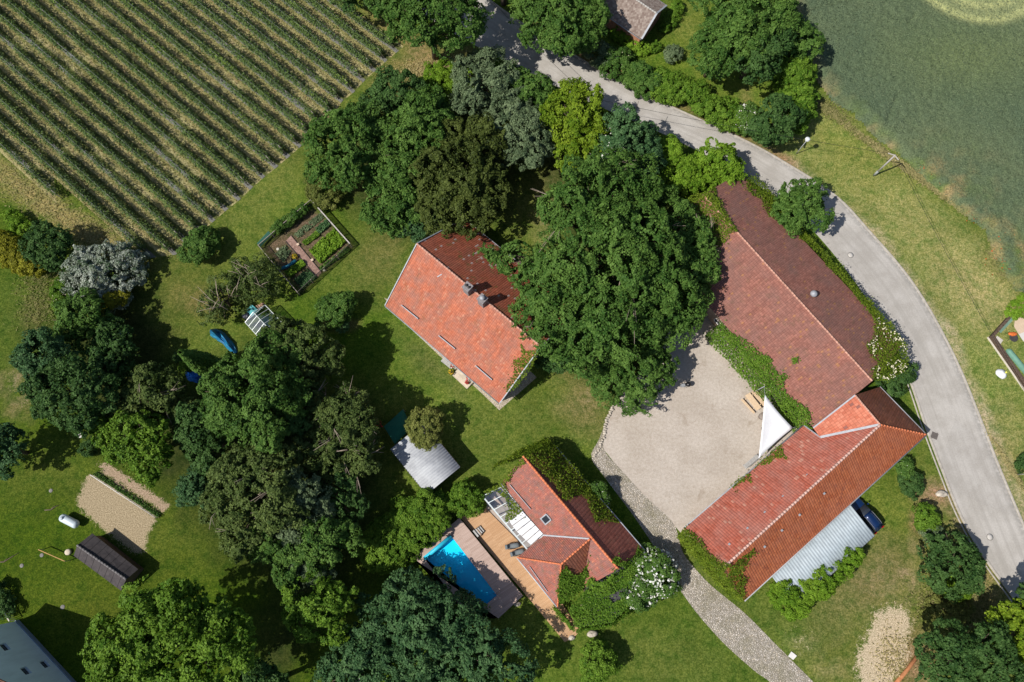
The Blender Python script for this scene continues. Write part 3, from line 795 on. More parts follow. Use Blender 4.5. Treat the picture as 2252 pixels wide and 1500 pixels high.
M_CREAM_FL = leafmat('cream_blossom', (.55, .50, .33), (.80, .74, .55), .15)
M_BARK = simple('bark', (.13, .10, .075), .95, .35, 5, .1, bump=.6, bscale=9)
M_TWIG = simple('bare_twigs', (.33, .27, .21), .9, .25, 5, .1)
def sph(n, zmin=-.3):
    z = rng.uniform(zmin, 1, n); a = rng.uniform(0, 6.2832, n); q = np.sqrt(1 - z * z)
    return np.stack([q * np.cos(a), q * np.sin(a), z], 1)
def crown_quads(lobes, rc=.6, leaf=.26, cover=1.25, sq=.8, zmin=-.35, jit=.55, open_=1.0):
    """lobes: (centre xyz, radius). Leaf clumps over every lobe's skin plus sparse leaves inside."""
    Q = []; T = []
    big = lobes; lobes = []
    for c, r in big:                       # boughs bulge out of every big lobe, with dark clefts between
        if r < (1.5 if open_ > .9 else 2.0): lobes.append((c, r * (1.0 if open_ > .9 else 1.06))); continue
        nb = int(11 + r * 2.6); d = sph(nb, max(zmin, -.15))
        d += np.roll(d, 1, 0) * .05
        for q in d:
            rb = r * rng.uniform(.20, .40)
            lobes.append((c + q * np.array([1, 1, sq]) * (r * rng.uniform(.90, 1.12) - rb * .72), rb))
        lobes.append((c + np.array([0, 0, r * sq * .40]), r * .5))
    cs = np.array([l[0] for l in lobes]); rs = np.array([l[1] for l in lobes])
    for i in range(len(lobes)):
        c, r = cs[i], rs[i]; rcl = min(rc, r * .42)
        nc = max(10, int(2 * math.pi * (1 - zmin) / 2 * 1.3 * r * r * sq ** .5 / (rcl * rcl * (1.35 if open_ > .9 else 1.0))))
        d = sph(nc, zmin)
        ph = rng.uniform(0, 6.28, 4)
        rr = r * (0.92 + .10 * np.sin(3 * np.arctan2(d[:, 1], d[:, 0]) + ph[0]) + .07 * np.sin(5 * d[:, 2] + ph[1]) + rng.normal(0, .11, nc))
        p = c + d * rr[:, None] * np.array([1, 1, sq])
        ok = np.ones(nc, bool)
        for j in range(len(lobes)):
            if j == i: continue
            e = (p - cs[j]) / (rs[j] * np.array([1, 1, sq]))
            ok &= (e * e).sum(1) > .62
        p, d = p[ok], d[ok]
        if not len(p): continue
        tc = np.clip(rng.normal(.42, .22, len(p)) + rng.normal(0, .16), 0, 1)
        nl = max(6, int(2.2 * math.pi * rcl * rcl * cover / (leaf * leaf * .5)))
        k = len(p)
        dd = sph(k * nl, -.25); out = np.repeat(d, nl, 0)
        dd = dd + out * .45; dd /= np.linalg.norm(dd, axis=1, keepdims=True)
        scl = np.repeat(rcl * rng.uniform(.6, 1.3, k), nl)[:, None] * rng.uniform(.55, 1.1, k * nl)[:, None]
        lp = np.repeat(p, nl, 0) + dd * scl * np.array([1, 1, .75])
        nr = dd * .75 + out * .35 + np.array([0, 0, .35])
        Q.append(rand_quads(lp, nr, leaf, jit, .8)); T.append(np.clip(np.repeat(tc, nl) * .70 + rng.random(k * nl) ** 1.5 * .55 - .04, 0, 1))
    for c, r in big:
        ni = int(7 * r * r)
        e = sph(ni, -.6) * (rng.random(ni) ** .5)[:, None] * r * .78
        Q.append(rand_quads(c + e * np.array([1, 1, sq]), np.tile([0, 0, 1.0], (ni, 1)), leaf * 1.8, .6)); T.append(rng.random(ni) * .3)  # inner leaves take only dark tints: crown-gap shade put into the colour
    Q = np.concatenate(Q); T = np.concatenate(T); m = Q.mean(1)
    # uneven outline and open gaps: wander the sprays and thin them where the noise is low
    so = rng.uniform(0, 500, 4); x, y, z = m[:, 0], m[:, 1], m[:, 2]; R_ = min(.9, .12 * max(l[1] for l in big) + .15)
    w = np.stack([fbm(x + so[0], y + z * .6, .55, 501) - .5, fbm(x - z * .5, y + so[1], .55, 507) - .5, (fbm(x + so[2], y, .6, 511) - .5) * .8], 1)
    Q = Q + (w * 2.6 * R_ * open_)[:, None, :].astype(np.float32)
    keep = fbm(x + z * .45 + so[3], y - z * .35, .85, 521) > .34 * open_
    return Q[keep], T[keep]
def plant(name, label, cat, lobes_px, h, kind, rc=.6, leaf=.26, cover=1.25, sq=.8, group=None, trunk=True, zmin=-.35, blossom=None, twigs=0, jit=.55):
    """lobes_px: (px, py, radius px[, top height]); h: default top height in metres"""
    lobes = []
    for k, l in enumerate(lobes_px):
        ht = l[3] if len(l) > 3 else h * (1 if k == 0 else rng.uniform(.78, .98))
        z = max(ht - 1, .3)
        for _ in range(3):
            r = l[2] * (1.15 if trunk else 1.0 if group else 1.08) * mpp(l[0], l[1], z); z = max(ht - r * sq, r * .25)
        lobes.append((G(l[0], l[1], z), r))
    c = sum(l[0] * l[1] ** 2 for l in lobes) / sum(l[1] ** 2 for l in lobes)
    base = (c[0], c[1], 0)
    t = thing(name, label, cat, base, group)
    Q, T = crown_quads(lobes, rc, leaf, cover, sq, zmin, jit, 1.0 if trunk else .22)
    Q[:, :, 2] = np.maximum(Q[:, :, 2], .03)
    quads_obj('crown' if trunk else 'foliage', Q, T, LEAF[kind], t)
    if trunk:
        b = MB(); zc = c[2]; r0 = .05 + .028 * h
        b.tube([(c[0], c[1], -.1), (c[0] + .05, c[1], zc * .35), (c[0] + .1, c[1] + .1, zc * .8)], [r0 * 1.25, r0, r0 * .7], 8)
        for lc, r in lobes:
            s0 = Vector((c[0] + .07, c[1] + .05, zc * .55)); e = Vector(lc); m = (s0 + e) / 2 + Vector((0, 0, .3))
            b.tube([s0, m, e], [r0 * .55, r0 * .38, r0 * .14], 6)
            for _ in range(3):
                q = e + Vector((rng.normal(0, r * .4), rng.normal(0, r * .4), rng.uniform(0, r * .55)))
                b.tube([m, (m + q) / 2 + Vector((0, 0, .2)), q], [r0 * .25, r0 * .15, .03], 5)
        b.build('trunk', M_BARK, t)
    if twigs:
        b = MB()
        for _ in range(twigs):
            lc, r = lobes[rng.integers(len(lobes))]; d = sph(1, .15)[0]; d2 = d + rng.normal(0, .35, 3)
            a = lc + d * r * .45; m_ = lc + (d * .8 + d2 * .2) * r * .85 * np.array([1, 1, sq]); e = lc + d2 * r * 1.12 * np.array([1, 1, sq])
            b.tube([a, m_, e], [.07, .045, .015], 5)
            for _k in range(2): b.tube([m_, m_ + (e - m_) * .7 + rng.normal(0, r * .12, 3)], [.03, .012], 4)
        b.build('bare_twigs', M_TWIG, t)
    if blossom:
        mat, n, sz, sel = blossom
        B = []
        for lc, r in [lobes[i] for i in sel] if sel else lobes:
            k = int(n * r * r); d = sph(k, -.1)
            B.append(lc + d * np.array([1, 1, sq]) * r * rng.uniform(.98, 1.15, k)[:, None])
        B = np.concatenate(B)
        quads_obj('blossom', rand_quads(B, np.tile([0, 0, 1.0], (len(B), 1)), sz, .5), rng.random(len(B)), mat, t)
    return t
TREES = 'garden trees'; SHRUBS = 'garden shrubs'
# --- along the top edge
plant('broadleaf_tree', 'tall bright leafy tree between the vineyard corner and the shaded road', 'tree', [(955, 35, 78), (895, 25, 52), (985, 76, 36), (1000, 20, 45), (930, 66, 32), (870, 45, 34)], 13, 'mid')
plant('broadleaf_tree', 'dark tree crown in the top edge at the upper end of the vine rows', 'tree', [(800, -30, 55), (850, -22, 45), (770, -40, 45)], 8, 'deep')
plant('broadleaf_tree', 'leafy tree on the far road side beside the grey grey-roofed cottage', 'tree', [(1225, 30, 66), (1265, 50, 52), (1235, 88, 38), (1285, 15, 42), (1185, 10, 50)], 9.5, 'mid')
plant('broadleaf_tree', 'tree filling the top edge above the shaded stretch of road', 'tree', [(1130, -60, 60), (1080, -80, 55)], 11, 'deep')
for lab, lb, h, kd, bl in (
    ('pale grey-green shrub by the road just below the grey-roofed cottage', [(1310, 118, 25), (1328, 128, 18)], 2.6, 'grey', None),
    ('roadside shrub with small pale leaves next to the clipped bright hedge', [(1358, 138, 28), (1342, 155, 18)], 2.4, 'mid', (M_CREAM_FL, 3, .16, None)),
    ('dark green arching shrub on the road bank, left of a round grey bush', [(1405, 172, 32), (1428, 190, 26)], 2.8, 'mid', None),
    ('bright shrub in the roadside hedgerow opposite the yellow-green tree', [(1460, 190, 34), (1490, 200, 28)], 3.0, 'bright', None),
    ('hedgerow shrub above the road bend, right below the tall copse', [(1525, 216, 34), (1555, 236, 26)], 3.0, 'bright', None),
    ('low hedgerow shrub on the bank beside the white-flowered bush', [(1588, 250, 28), (1612, 268, 20)], 2.6, 'bright', None)):
    plant('hedgerow_shrub', lab, 'shrub', lb, h, kd, rc=.5, leaf=.22, trunk=False, blossom=bl, group='hedgerow shrubs along the road')
plant('flowering_shrub', 'white-flowering shrub in the hedgerow beside the dark round tree at the bend', 'shrub', [(1640, 262, 26), (1655, 275, 16)], 2.8, 'mid', rc=.45, leaf=.2, trunk=False, blossom=(M_WHITE_FL, 55, .25, None))
plant('round_tree', 'dark round tree standing at the road edge close to the street lamp', 'tree', [(1700, 272, 44), (1680, 288, 28), (1720, 262, 32)], 6, 'deep', rc=.6)
plant('tall_hedge', 'tall bright hedge bordering the wheat, reaching down to the dark round tree', 'hedge', [(1742, 160, 38), (1750, 200, 36), (1757, 238, 30), (1745, 262, 26), (1722, 150, 30)], 4.0, 'bright', rc=.55, trunk=False)
plant('broadleaf_tree', 'big leafy tree at the top edge beside the wheat, largest of its copse', 'tree', [(1655, 45, 66), (1600, 15, 55), (1690, 15, 45), (1625, 85, 48)], 10, 'mid')
plant('broadleaf_tree', 'copse tree overhanging the small lawn with a bare brown spot, left one', 'tree', [(1568, 122, 40), (1585, 95, 40), (1560, 150, 24)], 8, 'mid')
plant('broadleaf_tree', 'copse tree overhanging the small lawn with a bare brown spot, right one', 'tree', [(1652, 132, 42), (1685, 110, 40), (1640, 105, 36)], 8.5, 'deep')
plant('broadleaf_tree', 'bushy tree bulging out over the wheat with its shadow on the crop', 'tree', [(1750, 95, 40), (1725, 80, 38), (1770, 105, 26)], 6.5, 'mid')
plant('clipped_hedge', 'clipped bright green hedge under the eave of the grey-roofed cottage', 'hedge', [(1360, 74, 13), (1376, 84, 14), (1392, 95, 14), (1405, 104, 15), (1416, 108, 12)], 1.3, 'fresh', rc=.3, leaf=.16, trunk=False)
plant('clipped_hedge', 'narrow clipped hedge on the lawn right of the grey-roofed cottage', 'hedge', [(1489, 16, 11), (1483, 28, 11), (1476, 40, 11), (1469, 52, 12), (1461, 60, 9)], 1.2, 'bright', rc=.3, leaf=.16, trunk=False)
plant('round_bush', 'small round grey-green bush on the lawn below the grey-roofed cottage', 'bush', [(1478, 122, 14), (1486, 116, 11)], 1.6, 'grey', rc=.3, leaf=.15, trunk=False)
plant('round_bush', 'tiny bright bush at the corner of the grey-roofed cottage', 'bush', [(1441, 102, 9), (1434, 108, 7)], 1.0, 'bright', rc=.25, leaf=.14, trunk=False)
# --- copse between the road and the farmhouse
plant('round_bush', 'bright green round bush touching the road by the upper manhole', 'bush', [(1060, 142, 24), (1046, 154, 20), (1080, 154, 22)], 3.0, 'fresh', rc=.5, leaf=.2, trunk=False)
plant('broadleaf_tree', 'grey-green tree at the roadside end of the copse', 'tree', [(1072, 190, 60), (1095, 222, 44), (1035, 225, 36), (1050, 170, 34)], 8, 'grey', rc=.6, leaf=.22)
plant('low_thicket', 'low bright thicket beside the bare brown ground at the vineyard corner', 'shrub', [(975, 185, 38), (1000, 200, 34), (950, 200, 26), (1008, 172, 22)], 2.2, 'fresh', rc=.45, leaf=.18, trunk=False)
plant('broadleaf_tree', 'mid green tree at the road edge between the grey-green tree and the yellow-green tree', 'tree', [(1172, 205, 34), (1205, 224, 26), (1142, 178, 22), (1135, 210, 30)], 7, 'mid', rc=.6)
plant('broadleaf_tree', 'dark tree of the copse nearest the ends of the vine rows', 'tree', [(868, 222, 52), (835, 248, 40), (915, 235, 42)], 8, 'deep')
plant('broadleaf_tree', 'big fresh green tree at the left end of the copse, above the fenced vegetable plot', 'tree', [(752, 325, 62), (735, 372, 44), (790, 290, 46), (770, 385, 42), (720, 320, 34)], 9.5, 'mid')
plant('broadleaf_tree', 'mid green tree standing behind the large bronze-leaved tree', 'tree', [(905, 285, 52), (945, 258, 44), (925, 335, 50), (880, 365, 44), (860, 300, 36)], 9, 'mid')
plant('broadleaf_tree', 'large bronze-leaved tree in the middle of the copse above the farmhouse gable', 'tree', [(1010, 395, 66), (1005, 325, 52), (1068, 312, 42), (955, 360, 42), (985, 455, 54), (1050, 460, 46), (1060, 400, 44)], 9, 'brown', rc=.55)
plant('broadleaf_tree', 'pale grey-green tree right of the bronze-leaved tree', 'tree', [(1145, 300, 54), (1122, 258, 40), (1112, 325, 34), (1165, 260, 36), (1160, 335, 30)], 7.5, 'grey', rc=.6, leaf=.22)
plant('broadleaf_tree', 'bright yellow-green tree leaning over the road', 'tree', [(1262, 260, 58), (1290, 252, 34), (1285, 305, 48), (1240, 228, 30), (1265, 345, 40)], 8.5, 'yellow')
plant('broadleaf_tree', 'dark blue-green tree casting its shadow on the road behind the great tree', 'tree', [(1378, 288, 40), (1408, 322, 38), (1352, 330, 40), (1405, 355, 42), (1370, 256, 18)], 9, 'blue', blossom=(M_WHITE_FL, 16, .27, [2]))
plant('broadleaf_tree', 'green tree between the vegetable plot and the farmhouse gable', 'tree', [(845, 440, 52), (900, 450, 52), (870, 480, 40), (822, 478, 28), (905, 400, 46)], 6.5, 'mid')
plant('round_bush', 'bluish bush tucked against the upper corner of the farmhouse roof', 'bush', [(915, 495, 30), (945, 485, 30), (890, 500, 18)], 4.0, 'blue', rc=.5, trunk=False)
plant('round_bush', 'small dull bush at the upper corner of the vegetable plot fence', 'bush', [(715, 425, 26), (700, 415, 20), (728, 440, 18)], 2.6, 'khaki', rc=.4, leaf=.18, trunk=False)
plant('low_thicket', 'bright leafy thicket between the great tree and the road', 'shrub', [(1470, 350, 36), (1495, 382, 42), (1524, 408, 36), (1462, 382, 30), (1498, 418, 30), (1450, 332, 22), (1480, 400, 30)], 5.0, 'fresh', rc=.4, leaf=.18, trunk=False)
plant('round_tree', 'round bright green tree at the road edge against the barn gable', 'tree', [(1576, 368, 42), (1598, 360, 28), (1560, 385, 34), (1600, 385, 30)], 5.5, 'fresh', rc=.55, leaf=.22)
plant('broadleaf_tree', 'great spreading tree between the farmhouse and the barn, largest tree of all', 'tree',
      [(1350, 560, 110, 15), (1280, 455, 76, 13), (1368, 442, 76, 11), (1436, 508, 68, 9), (1290, 580, 88, 14), (1425, 620, 88, 12), (1215, 635, 72, 13), (1495, 560, 54, 8.5), (1340, 685, 88, 14), (1230, 715, 66, 12), (1445, 700, 62, 8.5), (1130, 575, 36, 11), (1092, 568, 30, 11), (1535, 515, 34, 8), (1345, 400, 50, 11), (1180, 690, 40, 11), (1262, 760, 46, 10), (1225, 450, 36, 11)], 15, 'mid', rc=.62, leaf=.27, twigs=26)
plant('broadleaf_tree', 'finer leaved round tree below the great tree, overhanging the gravel courtyard', 'tree', [(1385, 795, 72, 7), (1345, 835, 46, 5.5), (1430, 800, 46, 5.5), (1400, 850, 42, 5.2), (1325, 795, 42, 6)], 7, 'mid', rc=.5, leaf=.22)
plant('broadleaf_tree', 'small dark green tree squeezed between the great tree and the barn roof', 'tree', [(1528, 598, 38, 8), (1518, 650, 34, 7), (1540, 548, 30, 8), (1512, 695, 24, 6)], 8, 'mid')
plant('round_bush', 'dark leafy bush at the shaded foot of the farmhouse, under the great tree', 'bush', [(1222, 775, 34), (1205, 790, 20), (1240, 795, 22)], 4.5, 'deep', rc=.5, trunk=False)
plant('young_tree', 'young tree standing in the road edge beside the barn, shadow on the asphalt', 'tree', [(1758, 458, 44), (1782, 432, 30), (1738, 480, 32), (1795, 475, 28), (1745, 430, 22)], 6.2, 'mid', rc=.5, leaf=.24)
plant('round_bush', 'dark green bush at the end of the barn where the road bends', 'bush', [(1965, 832, 28), (1985, 820, 20), (1955, 850, 18)], 3.0, 'deep', rc=.45, leaf=.2, trunk=False)
# --- left side
plant('golden_hedge', 'yellow-green hedge running diagonally in the left edge', 'hedge', [(8, 540, 26), (28, 555, 24), (48, 570, 22), (66, 582, 18), (84, 592, 13)], 2.4, 'gold', rc=.4, leaf=.2, trunk=False)
plant('round_tree', 'dark green bushy tree between the golden hedge and the silver bush', 'tree', [(108, 540, 38), (120, 562, 30), (95, 525, 26)], 5, 'deep', rc=.5)
plant('round_bush', 'small bright bush below the dry track in the left edge', 'bush', [(40, 492, 15), (58, 502, 14), (26, 475, 12)], 1.8, 'fresh', rc=.35, leaf=.17, trunk=False)
plant('silver_bush', 'large silver-leaved bush with whitish foliage', 'bush', [(250, 605, 58), (205, 600, 50), (272, 632, 38), (180, 625, 34), (225, 645, 42)], 3.7, 'silver', rc=.42, leaf=.22)
plant('round_bush', 'green bush with pale flower heads at the left foot of the silver bush', 'bush', [(150, 640, 26), (140, 660, 18), (168, 655, 20)], 2.0, 'bright', rc=.35, leaf=.17, trunk=False, blossom=(M_CREAM_FL, 8, .18, None))
plant('round_bush', 'small bush with orange and yellow leaves in the shade of the silver bush', 'bush', [(245, 658, 13), (265, 655, 13), (222, 672, 12)], 3.2, 'gold', rc=.3, leaf=.18, trunk=False)
plant('broadleaf_tree', 'dark green tree directly below the silver bush', 'tree', [(185, 695, 46), (205, 730, 44), (160, 720, 36)], 6, 'mid')
plant('broadleaf_tree', 'bluish-green tree at the left edge of the dark grove', 'tree', [(92, 775, 42), (120, 800, 44), (75, 800, 30)], 9, 'blue', rc=.6, leaf=.24)
plant('broadleaf_tree', 'deep green tree in the darkest part of the left grove', 'tree', [(170, 860, 60), (125, 850, 44), (205, 880, 48), (115, 885, 34), (175, 905, 40)], 11, 'deep')
plant('broadleaf_tree', 'small dark tree inside the left grove near the white-rimmed tub', 'tree', [(245, 795, 38), (262, 772, 24), (225, 815, 30)], 6, 'deep')
plant('broadleaf_tree', 'olive-tinged tree right of the deep green grove tree', 'tree', [(338, 868, 54), (375, 895, 42), (305, 905, 46), (345, 930, 42)], 8, 'olive', twigs=18)
plant('broadleaf_tree', 'bright tree at the lower tip of the left grove above the sandy strip', 'tree', [(290, 965, 52), (330, 1005, 46), (265, 1005, 30), (335, 960, 40), (235, 940, 30)], 9, 'bright')
plant('broadleaf_tree', 'blue-green tree cut by the left edge, its shadow on the lawn', 'tree', [(10, 970, 42), (38, 990, 26), (-10, 1000, 40), (25, 1020, 22)], 6.5, 'blue', rc=.5)
plant('round_bush', 'small dark green bush on the lawn below the white stump table', 'bush', [(196, 985, 14), (206, 975, 10)], 1.3, 'deep', rc=.3, leaf=.16, trunk=False)
# columnar conifer, leaning away from the lens only by perspective
cb = G(480, 816, .0)
cy = thing('columnar_conifer', 'slender columnar conifer with a long dark shadow, left of the folded blue tarpaulins', 'tree', (cb[0], cb[1], 0))
zz = np.sort(rng.uniform(.2, 10.3, 7500)); rr_ = 1.30 * np.clip((10.6 - zz) / 6.2, .12, 1) ** .7 * rng.uniform(.7, 1.1, len(zz)); aa = rng.uniform(0, 6.283, len(zz))
cp = np.stack([cb[0] + rr_ * np.cos(aa), cb[1] + rr_ * np.sin(aa), zz], 1)
quads_obj('crown', rand_quads(cp, np.stack([np.cos(aa), np.sin(aa), np.full(len(zz), .7)], 1), .24, .5), np.clip(rng.normal(.55, .25, len(zz)), 0, 1), LEAF['mid'], cy)
MB().tube([(cb[0], cb[1], -.1), (cb[0], cb[1], 9.5)], [.16, .04], 7).build('trunk', M_BARK, cy)
plant('round_bush', 'very small round bush alone on the left lawn', 'bush', [(393, 786, 9), (397, 783, 7)], 1.0, 'deep', rc=.25, leaf=.14, trunk=False)
plant('round_bush', 'low yellow-green bush beside the crumpled blue tarpaulin', 'bush', [(412, 806, 12), (420, 800, 10)], 1.2, 'bright', rc=.28, leaf=.15, trunk=False)
plant('broadleaf_tree', 'large clear green tree in the centre of the left grove, beside the blue tarpaulins', 'tree', [(555, 865, 74, 13), (532, 828, 44), (600, 805, 58), (615, 870, 54), (515, 900, 50), (570, 930, 50), (484, 862, 34), (590, 960, 36)], 13, 'mid', rc=.55, leaf=.25)
plant('broadleaf_tree', 'olive tree growing over the glass greenhouse', 'tree', [(610, 728, 27), (634, 742, 33), (594, 750, 18)], 6.5, 'olive', rc=.5, leaf=.22)
plant('broadleaf_tree', 'dull grey-leaved tree right of the greenhouse, shadow on the farmhouse lawn', 'tree', [(680, 775, 44), (712, 800, 40), (665, 825, 40), (645, 775, 34)], 9, 'olive', rc=.6)
plant('broadleaf_tree', 'wide greyish-olive tree left of the green canopy', 'tree', [(745, 935, 56), (705, 925, 50), (760, 895, 40), (775, 965, 46), (720, 990, 50), (790, 1005, 38), (655, 985, 38), (690, 880, 36), (800, 940, 30)], 8.5, 'olive', rc=.6, leaf=.22, twigs=40)
plant('broadleaf_tree', 'dark olive tree with a broad crown in the lower half of the left grove', 'tree', [(570, 1065, 62), (520, 1050, 50), (615, 1095, 60), (555, 1130, 56), (500, 1110, 46), (600, 1030, 48), (535, 1175, 44)], 12, 'olive', rc=.55, twigs=12)
plant('spruce_tree', 'blue spruce on the left flank of the dark olive tree', 'tree', [(430, 1070, 30), (445, 1040, 28), (412, 1085, 20), (455, 1085, 26)], 6, 'blue', rc=.5, leaf=.22)
plant('broadleaf_tree', 'grey-green tree in the lower grove, right of the dark olive tree', 'tree', [(660, 1085, 44), (650, 1130, 40), (690, 1110, 38), (640, 1180, 36)], 10, 'grey', rc=.6, leaf=.22)
plant('broadleaf_tree', 'green tree of the lower grove beside the broad dense hedge', 'tree', [(700, 1175, 44), (742, 1190, 40), (700, 1225, 38), (585, 1195, 38), (640, 1215, 40), (650, 1255, 36)], 9, 'mid')
plant('broadleaf_tree', 'yellow-green tree above the bottom edge, left of the pool trees', 'tree', [(690, 1325, 50), (722, 1365, 50), (668, 1360, 34), (752, 1310, 34), (700, 1290, 36)], 9.5, 'bright')
plant('broadleaf_tree', 'huge broad tree in the bottom left beside the white gabled building', 'tree', [(350, 1400, 84, 15), (335, 1338, 52), (420, 1332, 54), (275, 1415, 60), (400, 1450, 80), (480, 1390, 64), (300, 1475, 66), (250, 1465, 44), (460, 1470, 64), (385, 1312, 36), (510, 1440, 44)], 16, 'bright', rc=.62, leaf=.27)
plant('broadleaf_tree', 'dark tree in the shade right of the huge bottom left tree', 'tree', [(560, 1500, 46), (620, 1520, 50)], 8, 'deep')
plant('broadleaf_tree', 'large blue-green tree whose rounded boughs overhang the swimming pool', 'tree', [(930, 1385, 84, 8.2), (880, 1315, 54, 6.0), (955, 1300, 38, 5.0), (845, 1370, 62), (1010, 1380, 58, 7), (805, 1440, 66), (900, 1470, 78), (1000, 1455, 70), (1085, 1440, 58, 7), (1120, 1490, 50, 6.5), (985, 1345, 38, 5.6), (760, 1480, 50)], 8, 'blue', rc=.5, leaf=.25)
plant('tall_hedge', 'broad dense hedge along the upper end of the swimming pool deck', 'hedge', [(930, 1122, 46), (962, 1128, 38), (895, 1145, 50), (875, 1180, 50), (845, 1188, 42), (828, 1205, 34), (862, 1215, 36), (908, 1178, 40), (948, 1158, 36), (840, 1225, 28)], 3.4, 'bright', rc=.45, leaf=.2, trunk=False)
plant('round_bush', 'round green bush between the broad dense hedge and the glass terrace roof', 'bush', [(1028, 1098, 31), (1018, 1085, 20), (1040, 1108, 20)], 3.0, 'bright', rc=.45, leaf=.2, trunk=False)
plant('column_bush', 'dense khaki-leaved tall bush standing at the corner of the grey shed', 'bush', [(935, 934, 32, 4.4), (937, 952, 28, 3.8), (936, 968, 22, 3.0)], 4.4, 'khaki', rc=.3, leaf=.17, trunk=False)
plant('round_bush', 'leafy shrub on the lawn between the vegetable plot and the farmhouse', 'bush', [(748, 678, 26), (728, 680, 24), (722, 700, 20), (758, 665, 18)], 3.0, 'mid', rc=.38, leaf=.2, trunk=False)
plant('dwarf_spruce', 'small blue dwarf spruce below the shrub on the farmhouse lawn', 'bush', [(752, 719, 11), (757, 716, 8)], 1.3, 'blue', rc=.25, leaf=.14, trunk=False)
plant('round_bush', 'round bright bush alone on the lawn near the bottom edge', 'bush', [(1313, 1455, 33), (1305, 1475, 22), (1325, 1440, 22)], 3.2, 'bright', rc=.42, leaf=.2, trunk=False)
plant('flowering_shrub', 'big white-flowering shrub at the ivy-clad end of the pool house', 'shrub', [(1440, 1255, 42), (1412, 1290, 36), (1455, 1275, 32), (1420, 1230, 26), (1395, 1310, 24)], 3.6, 'mid', rc=.42, leaf=.2, trunk=False, blossom=(M_WHITE_FL, 60, .25, None))
plant('flowering_shrub', 'small white-flowering shrub against the road side wall of the pool house', 'shrub', [(1314, 1078, 15), (1322, 1095, 16), (1328, 1110, 10)], 3.0, 'mid', rc=.35, leaf=.18, trunk=False, blossom=(M_WHITE_FL, 26, .22, None))
plant('round_bush', 'green bush at the lower end of the vine rows', 'bush', [(440, 540, 30), (425, 552, 22), (452, 528, 22)], 3.4, 'mid', rc=.4, leaf=.22, trunk=False)
for lab, lb in (('sparse old fruit tree with bare twigs, left of the greenhouse', [(490, 660, 44), (470, 680, 30), (512, 645, 34)]), ('sparse old fruit tree beside the left corner of the vegetable plot', [(560, 608, 38), (575, 632, 34), (540, 600, 28)])):
    t = plant('fruit_tree', lab, 'tree', lb, 4.6, 'olive', rc=.55, leaf=.2, cover=.55, group='old fruit trees')
    b = MB()
    for q in range(16):
        l = lb[q % len(lb)]; a = G(l[0] + rng.normal(0, 10), l[1] + rng.normal(0, 8), 3.6); e = G(l[0] + rng.normal(-14, 18), l[1] + rng.normal(-18, 16), 4.9)
        b.tube([a, (a + e) / 2 + np.array([0, 0, .2]), e], [.05, .035, .015], 5)
    b.build('bare_twigs', M_TWIG, t)
plant('broadleaf_tree', 'dark tree in the deep shade between the olive-tinged tree and the large clear green tree', 'tree', [(440, 950, 44), (460, 985, 40), (425, 915, 30), (470, 1020, 34)], 8, 'deep')
plant('broadleaf_tree', 'dark tree wedged behind the wide greyish-olive tree', 'tree', [(640, 915, 42), (650, 950, 40), (655, 880, 34)], 9, 'deep')
plant('broadleaf_tree', 'shaded tree between the grey-green grove tree and the broad dense hedge', 'tree', [(735, 1080, 40), (760, 1120, 36), (745, 1150, 34), (720, 1050, 30)], 7, 'deep')
plant('broadleaf_tree', 'dark tree in the shade between the silver bush and the bluish-green tree', 'tree', [(250, 742, 32), (268, 826, 32), (275, 800, 22)], 5, 'deep')
plant('broadleaf_tree', 'pale withered-looking tree between the lower grove and the yellow-green tree', 'tree', [(668, 1245, 34), (640, 1270, 28), (700, 1258, 30)], 7.5, 'grey', rc=.5, leaf=.22)
# --- right side
plant('flowering_shrub', 'small shrub with white flower dots at the long tiled eave', 'shrub', [(1985, 1022, 15), (1992, 1036, 12), (1978, 1012, 9)], 1.8, 'mid', rc=.3, leaf=.16, trunk=False, blossom=(M_WHITE_FL, 14, .14, None))
plant('round_bush', 'dark green bush between the long tiled wing and the road', 'bush', [(2003, 1062, 20), (2012, 1078, 14), (1995, 1072, 12)], 1.8, 'deep', rc=.32, leaf=.16, trunk=False)
plant('round_bush', 'bright upright bush in a row with the large dark round shrub, upper one', 'bush', [(2035, 1128, 17), (2042, 1148, 20), (2032, 1145, 14)], 2.2, 'bright', rc=.32, leaf=.17, trunk=False)
plant('round_bush', 'thin grey-green bush just above the large dark round shrub', 'bush', [(2048, 1175, 16), (2060, 1185, 13)], 1.8, 'grey', rc=.32, leaf=.16, trunk=False)
plant('round_tree', 'large dark round shrub between the carport lawn and the road', 'tree', [(2090, 1235, 52), (2075, 1258, 40), (2112, 1255, 38), (2100, 1215, 34)], 4.6, 'deep', rc=.5, leaf=.22)
plant('round_bush', 'bright bush with a few white blooms at the foot of the large dark round shrub', 'bush', [(2112, 1290, 22), (2095, 1298, 16), (2128, 1285, 14)], 1.8, 'fresh', rc=.35, leaf=.17, trunk=False, blossom=(M_WHITE_FL, 4, .16, None))
plant('feathery_bush', 'low feathery grass clump right of the bare sand patch', 'bush', [(2075, 1335, 30), (2105, 1345, 26), (2048, 1350, 20), (2122, 1330, 16)], .9, 'khaki', rc=.35, leaf=.16, cover=.6, sq=.35, trunk=False)
plant('broadleaf_tree', 'dark dense tree filling the bottom right corner', 'tree', [(2090, 1440, 58), (2145, 1455, 66), (2062, 1485, 46), (2205, 1490, 60), (2120, 1510, 60), (2165, 1400, 36)], 9, 'deep', rc=.55, leaf=.24)
plant('broadleaf_tree', 'yellow-green tree at the right edge above the dark dense tree', 'tree', [(2222, 1365, 40), (2245, 1400, 44), (2190, 1385, 26), (2240, 1440, 36)], 7, 'yellow', rc=.55)
